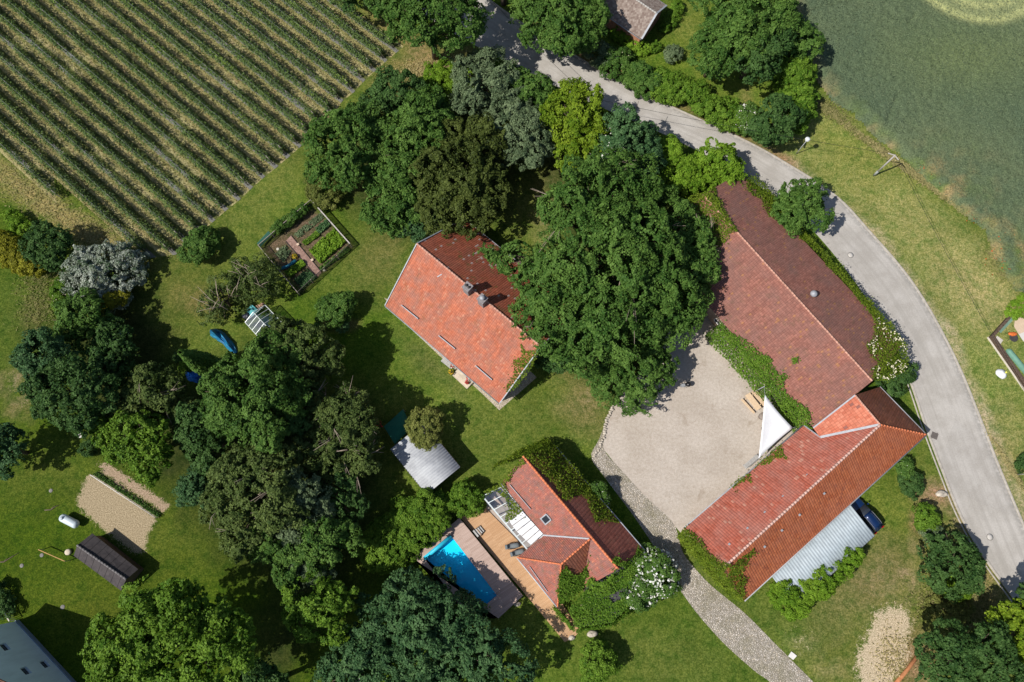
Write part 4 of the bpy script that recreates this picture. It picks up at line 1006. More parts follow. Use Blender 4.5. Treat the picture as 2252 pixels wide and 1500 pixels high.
plant('broadleaf_tree', 'dark tree cut by the right edge where the road leaves the picture', 'tree', [(2250, 1320, 30), (2275, 1350, 40)], 6.5, 'deep', rc=.5)
plant('climbing_plant', 'bright green climber spreading over the lower edge of the metal carport roof', 'climber', [(1728, 1305, 26), (1750, 1318, 28), (1770, 1295, 26), (1795, 1285, 26), (1820, 1262, 24), (1845, 1245, 22), (1868, 1232, 18), (1884, 1220, 12), (1740, 1335, 20), (1712, 1290, 13), (1720, 1320, 20), (1758, 1338, 16)], 3.0, 'fresh', rc=.34, leaf=.17, sq=.9, trunk=False)
# ------------------------------------------------------------------ buildings
def tile_mat(name, a, b, weather=(.30, .22, .17), wk=.5, spots=None, sk=.0, moss=0.0, cw=.24, ch=.34, gap=.5, wscale=.5, bstr=.9, mosscol=(.10, .10, .04)):
    t = NT(name); uv = t.sep(t.uv()); p = t.pos()
    u = t.math('DIVIDE', uv[0], cw); v = t.math('DIVIDE', uv[1], ch)
    cell = t.comb(t.math('FLOOR', u), t.math('FLOOR', v), 0.0)
    w = t.white(cell); fv = t.math('FRACT', v); fu = t.math('FRACT', u)
    roll = t.math('SINE', t.math('MULTIPLY', fu, math.pi))
    c = t.mix(w, a, b)
    n1 = t.noise(p, wscale, 5, .65); n2 = t.noise(p, 4.5, 4, .7)
    c = t.mix(t.math('MULTIPLY', t.rng(n1, .38, .66), wk), c, weather)
    c = t.mix(t.rng(n2, .35, .7, .0, .35), c, t.mix(1.0, c, (.62, .62, .64), 'MULTIPLY'))
    if moss: c = t.mix(t.math('MULTIPLY', t.rng(t.noise(p, .9, 5, .7), .55, .68), moss), c, mosscol)
    if spots:
        s = t.white(t.comb(t.math('FLOOR', u), t.math('FLOOR', v), 7.0))
        c = t.mix(t.math('MULTIPLY', t.math('GREATER_THAN', s, .965), sk), c, spots)
    stq = t.noise(t.comb(t.math('MULTIPLY', uv[0], 2.2), t.math('MULTIPLY', uv[1], .22)), 1.0, 4, .7)
    c = t.mix(t.rng(stq, .47, .62, 0, .38), c, t.mix(1.0, c, (.66, .66, .68), 'MULTIPLY'))
    c = t.mix(t.rng(stq, .44, .36, 0, .25), c, t.mix(1.0, c, (1.25, 1.3, 1.32), 'MULTIPLY'))
    joint = t.math('MAXIMUM', t.rng(fv, .0, .16, 1, 0), t.rng(roll, .0, .34, .8, 0))
    c = t.mix(t.math('MULTIPLY', joint, gap), c, t.mix(1.0, c, (.38, .34, .34), 'MULTIPLY'))
    h = t.math('ADD', t.math('MULTIPLY', roll, .6), t.math('MULTIPLY', t.math('SUBTRACT', 1.0, fv), .5))
    return t.done(t.bsdf(c, .85, t.bump(h, bstr, .05), .15))
M_TILE_ORANGE = tile_mat('orange_pantiles', (.43, .125, .068), (.56, .185, .105), (.34, .17, .13), .75, (.58, .33, .22), .3, .25, gap=.4, wscale=.8)
M_TILE_MOSSY = tile_mat('mossy_pantiles', (.36, .095, .050), (.50, .14, .075), (.30, .13, .09), .5, (.62, .58, .54), .55, .75, gap=.8, bstr=1.0, cw=.26, ch=.36, mosscol=(.13, .13, .04))
M_TILE_BARN = tile_mat('old_dark_pantiles', (.26, .107, .080), (.37, .158, .118), (.22, .125, .105), .7, (.46, .22, .07), .4, .25, gap=.6, wscale=.3)
M_TILE_WING = tile_mat('red_pantiles', (.38, .095, .058), (.50, .145, .095), (.42, .20, .16), .65, (.60, .38, .28), .35, .1, cw=.30, ch=.42, gap=.6)
M_TILE_RUST = tile_mat('rust_pantiles', (.35, .095, .040), (.48, .15, .065), (.40, .15, .09), .5, (.20, .07, .05), .4, .1, cw=.30, ch=.42, gap=.6)
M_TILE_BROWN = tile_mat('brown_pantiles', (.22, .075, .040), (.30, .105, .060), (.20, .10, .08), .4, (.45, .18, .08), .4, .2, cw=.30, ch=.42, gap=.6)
M_TILE_POOL = tile_mat('mottled_plain_tiles', (.35, .12, .09), (.46, .16, .115), (.25, .15, .13), .85, (.60, .22, .12), .5, .35, cw=.20, ch=.18, gap=.35, wscale=1.3)
M_RIDGE = simple('ridge_mortar', (.50, .27, .20), .9, .3, 3)
M_RIDGE_OR = simple('orange_ridge_tile', (.62, .19, .085), .85, .25, 4)
M_WALL_W = simple('white_render', (.72, .70, .66), .9, .08, .8, .2, bump=.15)
M_WALL_ST = simple('stone_and_brick_wall', (.40, .30, .23), .9, .3, 3, .2, bump=.5, bscale=6)
M_WALL_BR = simple('brick_wall', (.40, .19, .12), .9, .3, 5, .2, bump=.4, bscale=10)
M_ZINC = simple('zinc', (.33, .34, .36), .6, .15, 3, .4, .2)
M_PALEZ = simple('pale_zinc', (.50, .53, .57), .6, .12, 3, .3, .1)
M_DARK = simple('dark_timber', (.06, .05, .045), .8, .3, 4)
M_TIMBER = simple('bleached_timber', (.42, .33, .24), .85, .2, 4)
M_GLASS_D = NT('window_glass'); M_GLASS_D = M_GLASS_D.done(M_GLASS_D.bsdf((.03, .035, .045), .08, None, .8))
M_WHITE_P = simple('white_paint', (.80, .80, .78), .5, .04, 2)
M_LEAD = simple('lead_flashing', (.36, .375, .40), .6, .15, 3, .3, .1)
def xy(p): return np.array(p)[:2]
def at3(p2, z): return np.array([p2[0], p2[1], z])
def zpl(pl, x, y):
    a, n = pl
    return a[2] - (n[0] * (x - a[0]) + n[1] * (y - a[1])) / n[2]
def wall_openings(parent, a, b, items, name='window', mat=M_GLASS_D, frame=M_WHITE_P):
    """windows on the wall line a->b (outside on its right); items: (distance, sill z, width, height)"""
    a = Vector((a[0], a[1], 0)); b = Vector((b[0], b[1], 0)); d = (b - a).normalized(); n = Vector((d.y, -d.x, 0))
    rot = math.atan2(d.y, d.x)
    for s, z, w, h in items:
        c = a + d * s
        m = MB()
        for dx, sw, dz, sh in ((-w / 2, .08, 0, h), (w / 2, .08, 0, h), (0, w, -h / 2 + .04, .08), (0, w, h / 2 - .04, .08), (0, .05, 0, h)):
            q = c + d * dx + n * .03
            m.box((q.x, q.y, z + h / 2 + dz), (sw, .08, sh), rot)
        f = m.build('frame' if name == 'window' else name, frame, parent) if False else m.build(name, frame, parent)
        q = c + n * .012
        MB().box((q.x, q.y, z + h / 2), (w - .06, .02, h - .06), rot).build('pane' if name == 'window' else 'leaf', mat, f)
def gable_building(root, A0, A1, B1, B0, R0, R1, roofmat, wallmat, over=.35, roofmat2=None, th=.14, ridge_mat=M_RIDGE, ridge=True, gutters=True, roof_name='roof'):
    A0, A1, B0, B1, R0, R1 = [np.array(p, float) for p in (A0, A1, B0, B1, R0, R1)]
    rf = MB(); rf.slab([A0, A1, R1, R0], th)
    if roofmat2 is None: rf.slab([B1, B0, R0, R1], th)
    else: MB().slab([B1, B0, R0, R1], th).build(roof_name, roofmat2, root, uvdir=A1 - A0)
    ro = rf.build(roof_name, roofmat, root, uvdir=A1 - A0)
    pa, pb = plane(A0, A1, R0), plane(B0, B1, R0)
    d = xy(A1 - A0); d /= np.linalg.norm(d); w = xy(B0 - A0); w /= np.linalg.norm(w)
    def ins(p, sd, sw): return xy(p) + d * over * sd + w * over * sw
    f = [ins(A0, 1, 1), ins(A1, -1, 1), ins(R1, -1, 0), ins(B1, -1, -1), ins(B0, 1, -1), ins(R0, 1, 0)]
    zt = [zpl(pa, *f[0]) - th * 1.3, zpl(pa, *f[1]) - th * 1.3, R1[2] - th * 1.6, zpl(pb, *f[3]) - th * 1.3, zpl(pb, *f[4]) - th * 1.3, R0[2] - th * 1.6]
    MB().prism(f, -.05, zt).build('wall', wallmat, root)
    if ridge:
        u = (R1 - R0) / np.linalg.norm(R1 - R0); n = max(6, int(np.linalg.norm(R1 - R0) / .4)); m = MB()
        for k in range(n):
            a = R0 + (R1 - R0) * k / n; b = R0 + (R1 - R0) * (k + .96) / n; z = rng.uniform(-.015, .015)
            m.tube([a + [0, 0, .02 + z], b + [0, 0, .02 + z]], [.13, .115], 8)
        m.build('ridge_cap', ridge_mat, ro)
    if gutters:
        for E0, E1, sg in ((A0, A1, -1), (B0, B1, 1)):
            q = np.append(w * .07 * sg, -.10)
            MB().tube([E0 + q, E1 + q], .065, 8).build('gutter', M_ZINC, root)
    return ro, f, pa, pb
# ivy and other climbers laid on real surfaces
def patch_pts(poly3, n, thick, lift=.0):
    P = [np.array(p, float) for p in poly3]; tri = []
    # ear clipping in the plan (or best) projection
    nn = np.zeros(3)
    for i in range(len(P)): nn += np.cross(P[i], P[(i + 1) % len(P)])
    ax = int(np.argmax(np.abs(nn))); k2 = [i for i in range(3) if i != ax]
    Q = [p[k2] for p in P]; idx = list(range(len(P)))
    area = sum(Q[i][0] * Q[(i + 1) % len(Q)][1] - Q[(i + 1) % len(Q)][0] * Q[i][1] for i in range(len(Q)))
    if area < 0: idx = idx[::-1]
    cr = lambda a, b, c: (b[0] - a[0]) * (c[1] - a[1]) - (b[1] - a[1]) * (c[0] - a[0])
    guard = 0
    while len(idx) > 3 and guard < 500:
        guard += 1; done = False
        for i in range(len(idx)):
            a, b, c = idx[i - 1], idx[i], idx[(i + 1) % len(idx)]
            if cr(Q[a], Q[b], Q[c]) <= 0: continue
            if any(cr(Q[a], Q[b], Q[j]) > 0 and cr(Q[b], Q[c], Q[j]) > 0 and cr(Q[c], Q[a], Q[j]) > 0 for j in idx if j not in (a, b, c)): continue
            tri.append((a, b, c)); idx.pop(i); done = True; break
        if not done: break
    if len(idx) >= 3: tri.append(tuple(idx[:3]))
    ars = np.array([np.linalg.norm(np.cross(P[b] - P[a], P[c] - P[a])) / 2 for a, b, c in tri])
    ch = rng.choice(len(tri), n, p=ars / ars.sum())
    r1 = np.sqrt(rng.random(n))[:, None]; r2 = rng.random(n)[:, None]
    A = np.array([P[t[0]] for t in tri])[ch]; B = np.array([P[t[1]] for t in tri])[ch]; Cc = np.array([P[t[2]] for t in tri])[ch]
    pts = A * (1 - r1) + B * r1 * (1 - r2) + Cc * r1 * r2
    nrm = np.array([np.cross(P[t[1]] - P[t[0]], P[t[2]] - P[t[0]]) for t in tri])[ch]
    nrm /= np.linalg.norm(nrm, axis=1, keepdims=True); nrm[nrm[:, 2] < 0] *= -1
    return pts, nrm, ars.sum()
def climber(name, label, polys, kind, thick=.35, leaf=.19, dens=3.6, blossom=None, group=None, rag=.35):
    """polys: list of 3D outlines lying on the roof or wall they grow over"""
    allp = np.concatenate([np.array(p) for p in polys]); c = allp.mean(0)
    t = thing(name, label, 'climber', (c[0], c[1], 0), group)
    Q = []; T = []; FL = []
    for k, poly in enumerate(polys):
        P0, N0, ar = patch_pts(poly, 10, 0)
        n = int(ar * dens / (leaf * leaf))
        P, N, ar = patch_pts(poly, n, 0)
        # ragged runners past the outline and a bumpy top
        bump = fbm(P[:, 0] + P[:, 2] * .5, P[:, 1] + P[:, 2] * .5, .9, 201 + k) ; fine = fbm(P[:, 0], P[:, 1] + P[:, 2], 2.6, 231 + k)
        P = P + (rng.normal(0, rag, (n, 3)) * (rng.random(n) < .22)[:, None]) * (1 - np.abs(N) * .8)
        P = P + N * (thick * (np.clip(bump * 1.6 - .35, .08, 1) * rng.uniform(.35, 1.0, n) + .1))[:, None]
        keep = fine > .15
        Q.append(rand_quads(P[keep], N[keep] + np.array([0, 0, .35]), leaf, .6, .85))
        T.append(np.clip(bump[keep] * .7 + rng.normal(.02, .22, keep.sum()), 0, 1))
        if blossom and (blossom[3] is None or k in blossom[3]):
            m = int(ar * blossom[1]); p2, n2, _ = patch_pts(poly, m, 0); cl = fbm(p2[:, 0], p2[:, 1], .8, 301) > .5
            FL.append((p2 + n2 * thick * 1.05)[cl])
    quads_obj('foliage', np.concatenate(Q), np.concatenate(T), LEAF[kind], t)
    if blossom:
        F = np.concatenate(FL)
        quads_obj('blossom', rand_quads(F, np.tile([0, 0, 1.0], (len(F), 1)), blossom[2], .45), rng.random(len(F)), blossom[0], t)
    return t
def zz(pts, ox, oy, k): return [(ox + x / k, oy + y / k) for x, y in pts]

# ---- farmhouse
ZE, ZR = 3.0, 7.85
A0, A1, B0 = G(847, 672, ZE), G(1099, 887, ZE), G(1021, 482, ZE)
B1 = A1 + (B0 - A0)
R0, R1 = G(917, 536, ZR), at3(xy(A1 + B1) / 2, ZR)
farm = thing('farmhouse', 'long farmhouse with bright orange pantile roof and two chimneys under the great tree', 'house', at3(xy(A0 + B1) / 2, 0))
froof, ff, fpa, fpb = gable_building(farm, A0, A1, B1, B0, R0, R1, M_TILE_ORANGE, M_WALL_W, .45, M_TILE_MOSSY)
M_CHIM = simple('sooty_brick', (.24, .22, .22), .9, .3, 6, .2, bump=.4, bscale=12)
axis = math.atan2(*(xy(A1 - A0)[::-1]))
for k, (px, py) in enumerate(((1030, 640), (1062, 666))):
    q = RP(px, py, fpa); m = MB(); m.box((q[0], q[1], 7.95), (.85, .85, 2.6), axis); m.box((q[0], q[1], 9.2), (1.0, 1.0, .14), axis)
    ch = m.build('chimney', M_CHIM, froof, bevel=.02)
    if k == 0: ch['label'] = 'sooty chimney with an open dark flue'
    else: ch['label'] = 'chimney with a pale metal cowl'
    m = MB()
    if k == 0:
        for dx in (-.2, .2): m.lathe((q[0] + dx * math.cos(axis), q[1] + dx * math.sin(axis), 9.27), [(.16, 0), (.15, .2)], 10)
        m.build('flue', M_DARK, ch)
    else:
        m.lathe((q[0], q[1], 9.27), [(.2, 0), (.2, .25), (.34, .3), (.30, .42), (.05, .5)], 12); m.build('cowl', M_ZINC, ch)
for a, b in (((884, 671), (921, 701)), ((966, 738), (1002, 767)), ((1047, 804), (1083, 835))):
    p, q = RP(*a, fpa), RP(*b, fpa); nr = fpa[1]
    MB().bar(p + nr * .16, q + nr * .16, .06, .34).build('snow_guard', M_PALEZ, froof)
p, q = RP(962, 609, fpa), RP(972, 603, fpa); MB().bar(p + fpa[1] * .03, q + fpa[1] * .03, .12, .03).build('patched_tile', M_LEAD, froof)
for E in ((A0, R0), (R0, B0), (A1, R1), (R1, B1)):
    MB().bar(E[0] + np.array([0, 0, .03]), E[1] + np.array([0, 0, .03]), .12, .2).build('verge_board', M_LEAD, froof)
wall_openings(farm, ff[0], ff[1], [(3, .9, 1.1, 1.3), (6.2, .9, 1.1, 1.3), (9.4, .9, 1.1, 1.3), (17.4, .9, 1.1, 1.3)])
wall_openings(farm, ff[0], ff[1], [(12.9, .45, 1.1, 2.1)], 'door', M_DARK)
wall_openings(farm, ff[1], ff[3], [(3.5, .9, 1.1, 1.3), (9.5, .9, 1.1, 1.3), (6.5, 4.0, 1.0, 1.2)])
# steps at the door, flower pots, bench
def quad_steps(name, label, corners_px, n, ztop, mat, cat='steps'):
    """corners: wall-left, wall-right, outer-right, outer-left in pixels (ground)"""
    c = [G(*p) for p in corners_px]; base = sum(c) / 4
    t = thing(name, label, cat, (base[0], base[1], 0)); m = MB()
    for k in range(n):
        f = 1 - k / n * .75; z = ztop * (k + 1) / n
        o1 = c[1] + (c[2] - c[1]) * f; o0 = c[0] + (c[3] - c[0]) * f
        MB().prism([xy(c[0]), xy(c[1]), xy(o1), xy(o0)], 0 if k == 0 else ztop * k / n + .001, z).build('step', mat, t, bevel=.015)
    return t
quad_steps('stone_steps', 'three pale stone steps at the farmhouse door with flowers at both ends', [(1009, 812), (1041, 842), (1027, 856), (995, 826)], 3, .5, simple('worn_stone', (.52, .44, .34), .85, .2, 2, bump=.3))
M_TERRA = simple('terracotta', (.42, .16, .08), .8, .15, 6)
M_RED = simple('red_petals', (.62, .02, .04), .6, .3, 8); M_YEL = simple('yellow_petals', (.75, .45, .02), .6, .2, 8)
FLQ = {'red': leafmat('red_flowers', (.45, .01, .03), (.75, .05, .10)), 'yellow': leafmat('yellow_flowers', (.70, .38, .02), (.85, .60, .05))}
def flowerpot(label, px, py, z, r, cols):
    c = G(px, py, z); t = thing('flower_pot', label, 'flower pot', (c[0], c[1], z), 'flower pots on the stone steps')
    MB().lathe((c[0], c[1], z), [(r * .6, 0), (r * .9, .32), (r, .34), (r, .38), (r * .8, .36)], 14).build('pot', M_TERRA, t)
    d = sph(90, 0); quads_obj('foliage', rand_quads(np.array([c[0], c[1], z + .4]) + d * r * 1.3, d, .14, .5), rng.random(90), LEAF['mid'], t)
    for nm, mt in cols:
        d = sph(46, .1); quads_obj('blossom', rand_quads(np.array([c[0] + rng.normal(0, .05), c[1] + rng.normal(0, .05), z + .46]) + d * r * 1.35, d, .13, .4), rng.random(46), mt, t)
flowerpot('pot of red and white flowers on the top step by the grey bench', 997, 807, .5, .26, [('r', FLQ['red']), ('w', M_WHITE_FL)])
flowerpot('pot of yellow flowers on the left end of the stone steps', 992, 821, .2, .26, [('y', FLQ['yellow'])])
flowerpot('pot of large white and red flowers at the right end of the stone steps', 1033, 833, .5, .30, [('w', M_WHITE_FL), ('r', FLQ['red'])])
flowerpot('pot of pink-red flowers on the lowest step at the right end', 1028, 842, .25, .2, [('r', FLQ['red'])])
def bench(name, label, a, b, w=.5, h=.45, mat=M_TIMBER, back=True, slats=4, side=1, cat='bench'):
    a, b = G(*a), G(*b); d = xy(b - a); L = np.linalg.norm(d); d /= L; n = np.array([-d[1], d[0]]) * side
    c = (xy(a) + xy(b)) / 2; t = thing(name, label, cat, (c[0], c[1], 0))
    m = MB(); rot = math.atan2(d[1], d[0])
    for k in range(slats):
        q = c + n * ((k + .5) / slats - .5) * w; m.box((q[0], q[1], h), (L, w / slats * .8, .04), rot)
    m.build('seat', mat, t)
    for s in (-.42, .42):
        for e in (-.4, .4):
            q = c + d * L * s + n * w * e; MB().box((q[0], q[1], h / 2), (.07, .07, h), rot).build('leg', mat, t)
    if back:
        m = MB()
        for z in (h + .2, h + .38):
            q = c + n * w * .52; m.box((q[0], q[1], z), (L, .03, .12), rot)
        for s in (-.4, .4):
            q = c + d * L * s + n * w * .56; m.box((q[0], q[1], h + .22), (.05, .04, .5), rot)
        m.build('backrest', mat, t)
    return t
M_GREYWOOD = simple('grey_weathered_wood', (.42, .41, .39), .85, .15, 5)
bench('garden_bench', 'grey slatted bench against the farmhouse wall beside the stone steps', (973, 792), (994, 809), .55, .45, M_GREYWOOD, True, 5, 1)
climber('ivy', 'green creeper over the lower gable edge of the orange farmhouse roof', [[RP(*p, fpa) for p in zz([(1040, 930), (1078, 995), (1130, 990), (1185, 985), (1140, 1100), (990, 1290), (930, 1300), (940, 1240), (995, 1170), (985, 1060), (1050, 1040)], 840, 480, 3.408)]], 'moss', .25)

# ---- great barn
ZE, ZR = 3.5, 6.65
A1, R1, B0, R0 = G(1790, 942, ZE), G(1918, 838, ZR), G(1627, 380, ZE), G(1546, 428, ZR)
A0 = at3(2 * xy(R0) - xy(B0), ZE); B1 = at3(2 * xy(R1) - xy(A1), ZE)
barn = thing('barn', 'long old barn with dark red pantile roof between courtyard and road', 'barn', at3(xy(A0 + B1) / 2, 0))
broof, bf, bpa, bpb = gable_building(barn, A0, A1, B1, B0, R0, R1, M_TILE_BARN, M_WALL_ST, .3, ridge_mat=M_RIDGE, gutters=False)
q = RP(1787, 648, bpb); m = MB(); d = xy(R1 - R0) / np.linalg.norm(xy(R1 - R0)); rot = math.atan2(d[1], d[0])
m.lathe((q[0], q[1], q[2] - .1), [(.32, 0), (.30, .35), (.45, .4), (.40, .62), (.22, .78), (.02, .84)], 14); m.build('roof_vent', M_ZINC, broof)
wall_openings(barn, bf[0], bf[1], [(8, 0, 3.2, 2.8), (20, 0, 1.2, 2.1), (27, 0, 2.6, 2.7)], 'door', M_DARK, M_DARK)
wall_openings(barn, bf[0], bf[1], [(13, 1.2, 1.0, .9), (17, 1.2, 1.0, .9), (24, 1.2, 1.0, .9)])
def on(pl, pts): return [RP(*p, pl) for p in pts]
eaveB = lambda s, out, z: at3(xy(B0) + (xy(B1) - xy(B0)) * s + (xy(B0) - xy(A0)) / np.linalg.norm(xy(B0) - xy(A0)) * out, z)
climber('ivy', 'creeper lining the road side eave of the barn, with a cream-flowering mass at its corner',
        [on(bpb, [(1640, 382), (1668, 395), (1700, 428), (1722, 465), (1760, 500), (1800, 545), (1790, 552), (1740, 510), (1706, 482), (1690, 478), (1670, 440), (1640, 420)]),
         on(bpb, [(1790, 535), (1830, 575), (1870, 620), (1905, 660), (1945, 700), (1930, 712), (1895, 672), (1860, 630), (1812, 580)]),
         on(bpb, [(1880, 640), (1912, 662), (1950, 705), (1985, 750), (1998, 790), (1985, 820), (1950, 838), (1920, 838), (1912, 815), (1928, 800), (1905, 775), (1902, 760), (1922, 742), (1916, 695), (1895, 668)]),
         [eaveB(.03, .1, 3.4), eaveB(1.0, .1, 3.4), eaveB(1.0, .55, 1.4), eaveB(.03, .55, 1.6)]],
        'moss', .5, blossom=(M_CREAM_FL, 9, .2, [2]), rag=.4)
climber('ivy', 'bright green creeper along the courtyard eave of the barn, stray tufts on the tiles',
        [on(bpa, [(1586, 728), (1606, 730), (1642, 748), (1662, 768), (1688, 788), (1705, 812), (1722, 840), (1732, 868), (1778, 900), (1786, 930), (1765, 925), (1740, 905)]),
         [at3(xy(A0) * .55 + xy(A1) * .45 + 0 * xy(A0), 3.45), at3(xy(A1), 3.45), at3(xy(A1) + (xy(A0) - xy(B0)) / 16 * 1.3, 1.2), at3(xy(A0) * .55 + xy(A1) * .45 + (xy(A0) - xy(B0)) / 16 * 1.9, .9)],
         on(bpa, [(1740, 788), (1755, 785), (1756, 796), (1742, 802)]), on(bpa, [(1714, 822), (1730, 820), (1732, 830), (1718, 842)]), on(bpa, [(1655, 780), (1690, 783), (1700, 795), (1672, 805)])],
        'bright', .6, dens=4.5, rag=.4)
climber('ivy', 'creeper covering the upper gable corner of the barn beside the round bright tree',
        [on(bpa, [(1512, 432), (1546, 425), (1575, 425), (1592, 470), (1610, 508), (1602, 528), (1580, 545), (1540, 520)]), on(bpb, [(1548, 424), (1572, 412), (1580, 440), (1600, 478), (1622, 512), (1610, 512)])], 'moss', .4)
# ---- long tiled wing and its link to the barn
ZE, ZR = 3.0, 7.0
W0, W1, S0, S1 = G(1507, 1161, ZE), G(1768, 936, ZE), G(1637, 1321, ZE), G(2037, 956, ZE)
PK = G(1936, 934, ZR); RS = at3((xy(W0) + xy(S0)) / 2, ZR)
wing = thing('tiled_wing', 'long wing with red pantiles on one slope and rust-orange on the other, below the courtyard', 'outbuilding', at3((xy(W0) + xy(S1)) / 2, 0))
wpl = plane(W0, W1, RS); spl = plane(S0, S1, RS)
V1 = RP(1804, 962, wpl)
PKw = at3(xy(PK), (zpl(wpl, *xy(PK)) + zpl(spl, *xy(PK))) / 2)
o = MB().slab([W0, W1, V1, PKw, RS], .14).build('roof', M_TILE_WING, wing, uvdir=W1 - W0); o['label'] = 'red pantile slope facing the courtyard'
wroof = o
o = MB().slab([S0, S1, PKw, RS], .14).build('roof', M_TILE_RUST, wing, uvdir=S1 - S0); o['label'] = 'rust-orange pantile slope facing the lawn'
sroof = o
LK = G(1880, 869, ZR - .1); NE0 = G(1935, 851, ZE)
MB().slab([NE0, S1, PKw, LK], .14).build('roof', M_TILE_BROWN, wing, uvdir=S1 - NE0)['label'] = 'dark brown pantile slope facing the road'
lpl = plane(LK, PKw, V1); LW = RP(1788, 941, lpl)
MB().slab([LW, V1, PKw, LK], .14).build('roof', tile_mat('patched_pantiles', (.50, .14, .08), (.66, .24, .15), (.40, .17, .12), .3, (.20, .09, .08), .8, .1, cw=.30, ch=.42, gap=.6), wing, uvdir=V1 - LW)['label'] = 'patched salmon-red slope against the barn'
up = np.array([0, 0, .05])
MB().bar(V1 + up, PKw + up, .34, .05).build('valley_gutter', M_LEAD, wing)
MB().bar(W1 + up, V1 + up, .12, .10).build('verge_board', M_LEAD, wing)
MB().bar(LW + up, LK + up, .16, .10).build('verge_board', M_LEAD, wing)
m = MB(); n = 60
for a, b in ((RS, PKw),):
    for k in range(n):
        m.tube([a + (b - a) * k / n + [0, 0, .03], a + (b - a) * (k + .96) / n + [0, 0, .03]], [.15, .13], 8)
m.build('ridge_cap', simple('pale_ridge_mortar', (.55, .35, .29), .9, .25, 3), wing)
for a, b in ((PKw, S1), (LK, PKw)):
    m = MB(); n = 16
    for k in range(n): m.tube([a + (b - a) * k / n + [0, 0, .03], a + (b - a) * (k + .96) / n + [0, 0, .03]], [.12, .11], 8)
    m.build('ridge_cap', M_RIDGE_OR if b is S1 else M_RIDGE, wing)
for a, b in ((S0, S1), (W0, W1), (NE0, S1)):
    d = xy(b - a); d /= np.linalg.norm(d); nn = np.array([d[1], -d[0]])
    if (xy(a) + nn - xy(RS)) @ nn < 0: nn = -nn
    qq = np.append(nn * .08, -.08)
    MB().tube([a + qq, b + qq], .075, 8).build('gutter', M_ZINC, wing)
d = xy(S1 - S0); d /= np.linalg.norm(d); w = xy(S0 - W0); w /= np.linalg.norm(w)
foot = [xy(W0) + d * .35 + w * .35, xy(RS) + d * .35, xy(S0) + d * .35 - w * .35, xy(S1) - d * .4 - w * .35, xy(NE0) - d * .5 + w * .4, xy(LK) + w * .5 + d * 0, xy(V1) + d * .4 + w * .3]
MB().prism(foot, -.05, [2.95, ZR - .5, 2.95, 2.95, 2.95, 3.0, 3.0]).build('wall', M_WALL_BR, wing)
for px, py in ((1560, 1197), (1604, 1200 - 38), (1643, 1162 - 36), (1682, 1127 - 35 + 35), (1722, 1092), (1775, 1045)):
    pass
for pl_, L in ((wpl, ((1604, 1197), (1644, 1162), (1682, 1127), (1722, 1092), (1775, 1045))), (spl, ((1681, 1202), (1719, 1166), (1758, 1132), (1812, 1085)))):
    for px, py in L:
        q = RP(px, py, pl_); MB().bar(q + pl_[1] * .04 - np.append(d * .12, 0), q + pl_[1] * .04 + np.append(d * .12, 0), .22, .10).build('vent_tile', M_ZINC, wroof if pl_ is wpl else sroof)
wall_openings(wing, foot[6], foot[0], [(4, 0, 2.4, 2.4), (10, .9, 1.2, 1.2), (14, .9, 1.2, 1.2), (18, 0, 1.2, 2.1)], 'door', M_DARK, M_TIMBER)
climber('ivy', 'creeper over the gable end of the long wing beside the cobbled drive',
        [on(wpl, [(1503, 1160), (1520, 1168), (1545, 1188), (1558, 1215), (1592, 1238), (1612, 1240), (1590, 1262), (1560, 1235), (1515, 1195)]),
         on(spl, [(1600, 1248), (1655, 1205), (1660, 1215), (1640, 1240), (1632, 1262), (1642, 1275), (1632, 1290), (1640, 1318), (1632, 1318), (1600, 1285)]),
         [at3(xy(W0) - d * .1, 2.9), at3(xy(RS) - d * .1, 6.6), at3(xy(S0) - d * .1, 2.9), at3(xy(S0) - d * .6 - w * .8, .6), at3(xy(W0) - d * .8 + w * .6, .6)]], 'moss', .4)
climber('ivy', 'creeper tongues on the courtyard eave of the long wing near the white sail',
        [on(wpl, [(1632, 1060), (1668, 1022), (1700, 990), (1720, 978), (1722, 998), (1738, 1012), (1705, 1008), (1690, 1022), (1668, 1025), (1650, 1040), (1655, 1065), (1640, 1058)]), on(wpl, [(1606, 1068), (1634, 1048), (1640, 1054), (1612, 1076)]), on(wpl, [(1614, 1074), (1622, 1084), (1616, 1082)])], 'moss', .22, rag=.3)
# ---- metal carport
K0, K1, K2, K3 = G(1697, 1267, 2.65), G(1871, 1111, 2.65), G(1924, 1178, 2.25), G(1748, 1336, 2.25)
cp_ = thing('carport', 'open carport with pale corrugated metal roof against the long wing', 'carport', at3((xy(K0) + xy(K2)) / 2, 0))
M_CORR = simple('corrugated_metal', (.40, .46, .49), .6, .12, 1.2, .3, .1)
def corrugated(name, c0, c1, c2, c3, parent, mat, period=.36, amp=.022):
    """sheet c0-c1 (upper edge) to c3-c2 (lower edge), ribs running down the slope"""
    L = np.linalg.norm(c1 - c0); n = int(L / period) * 6; m = MB()
    for i in range(n + 1):
        s = i / n; z = amp * math.sin(2 * math.pi * s * L / period)
        for a, b in ((c0, c1), (c3, c2)):
            q = a + (b - a) * s; m.v.append((q[0], q[1], q[2] + z))
    for i in range(n): m.f.append([2 * i, 2 * i + 1, 2 * i + 3, 2 * i + 2]); m.smooth.append(True)
    o = m.build(name, mat, parent)
    if o.data.polygons[0].normal.z < 0: o.data.flip_normals()
    sd = o.modifiers.new('solid', 'SOLIDIFY'); sd.thickness = .012; sd.offset = -1
    return o
corrugated('roof', K0, K1, K2, K3, cp_, M_CORR)
for s in (.03, .35, .66, .97):
    q = K3 + (K2 - K3) * s; q = q - .05 * (q - (K0 + (K1 - K0) * s))
    MB().box((q[0], q[1], (q[2] - .08) / 2), (.12, .12, q[2] - .08), axis).build('post', M_DARK, cp_)
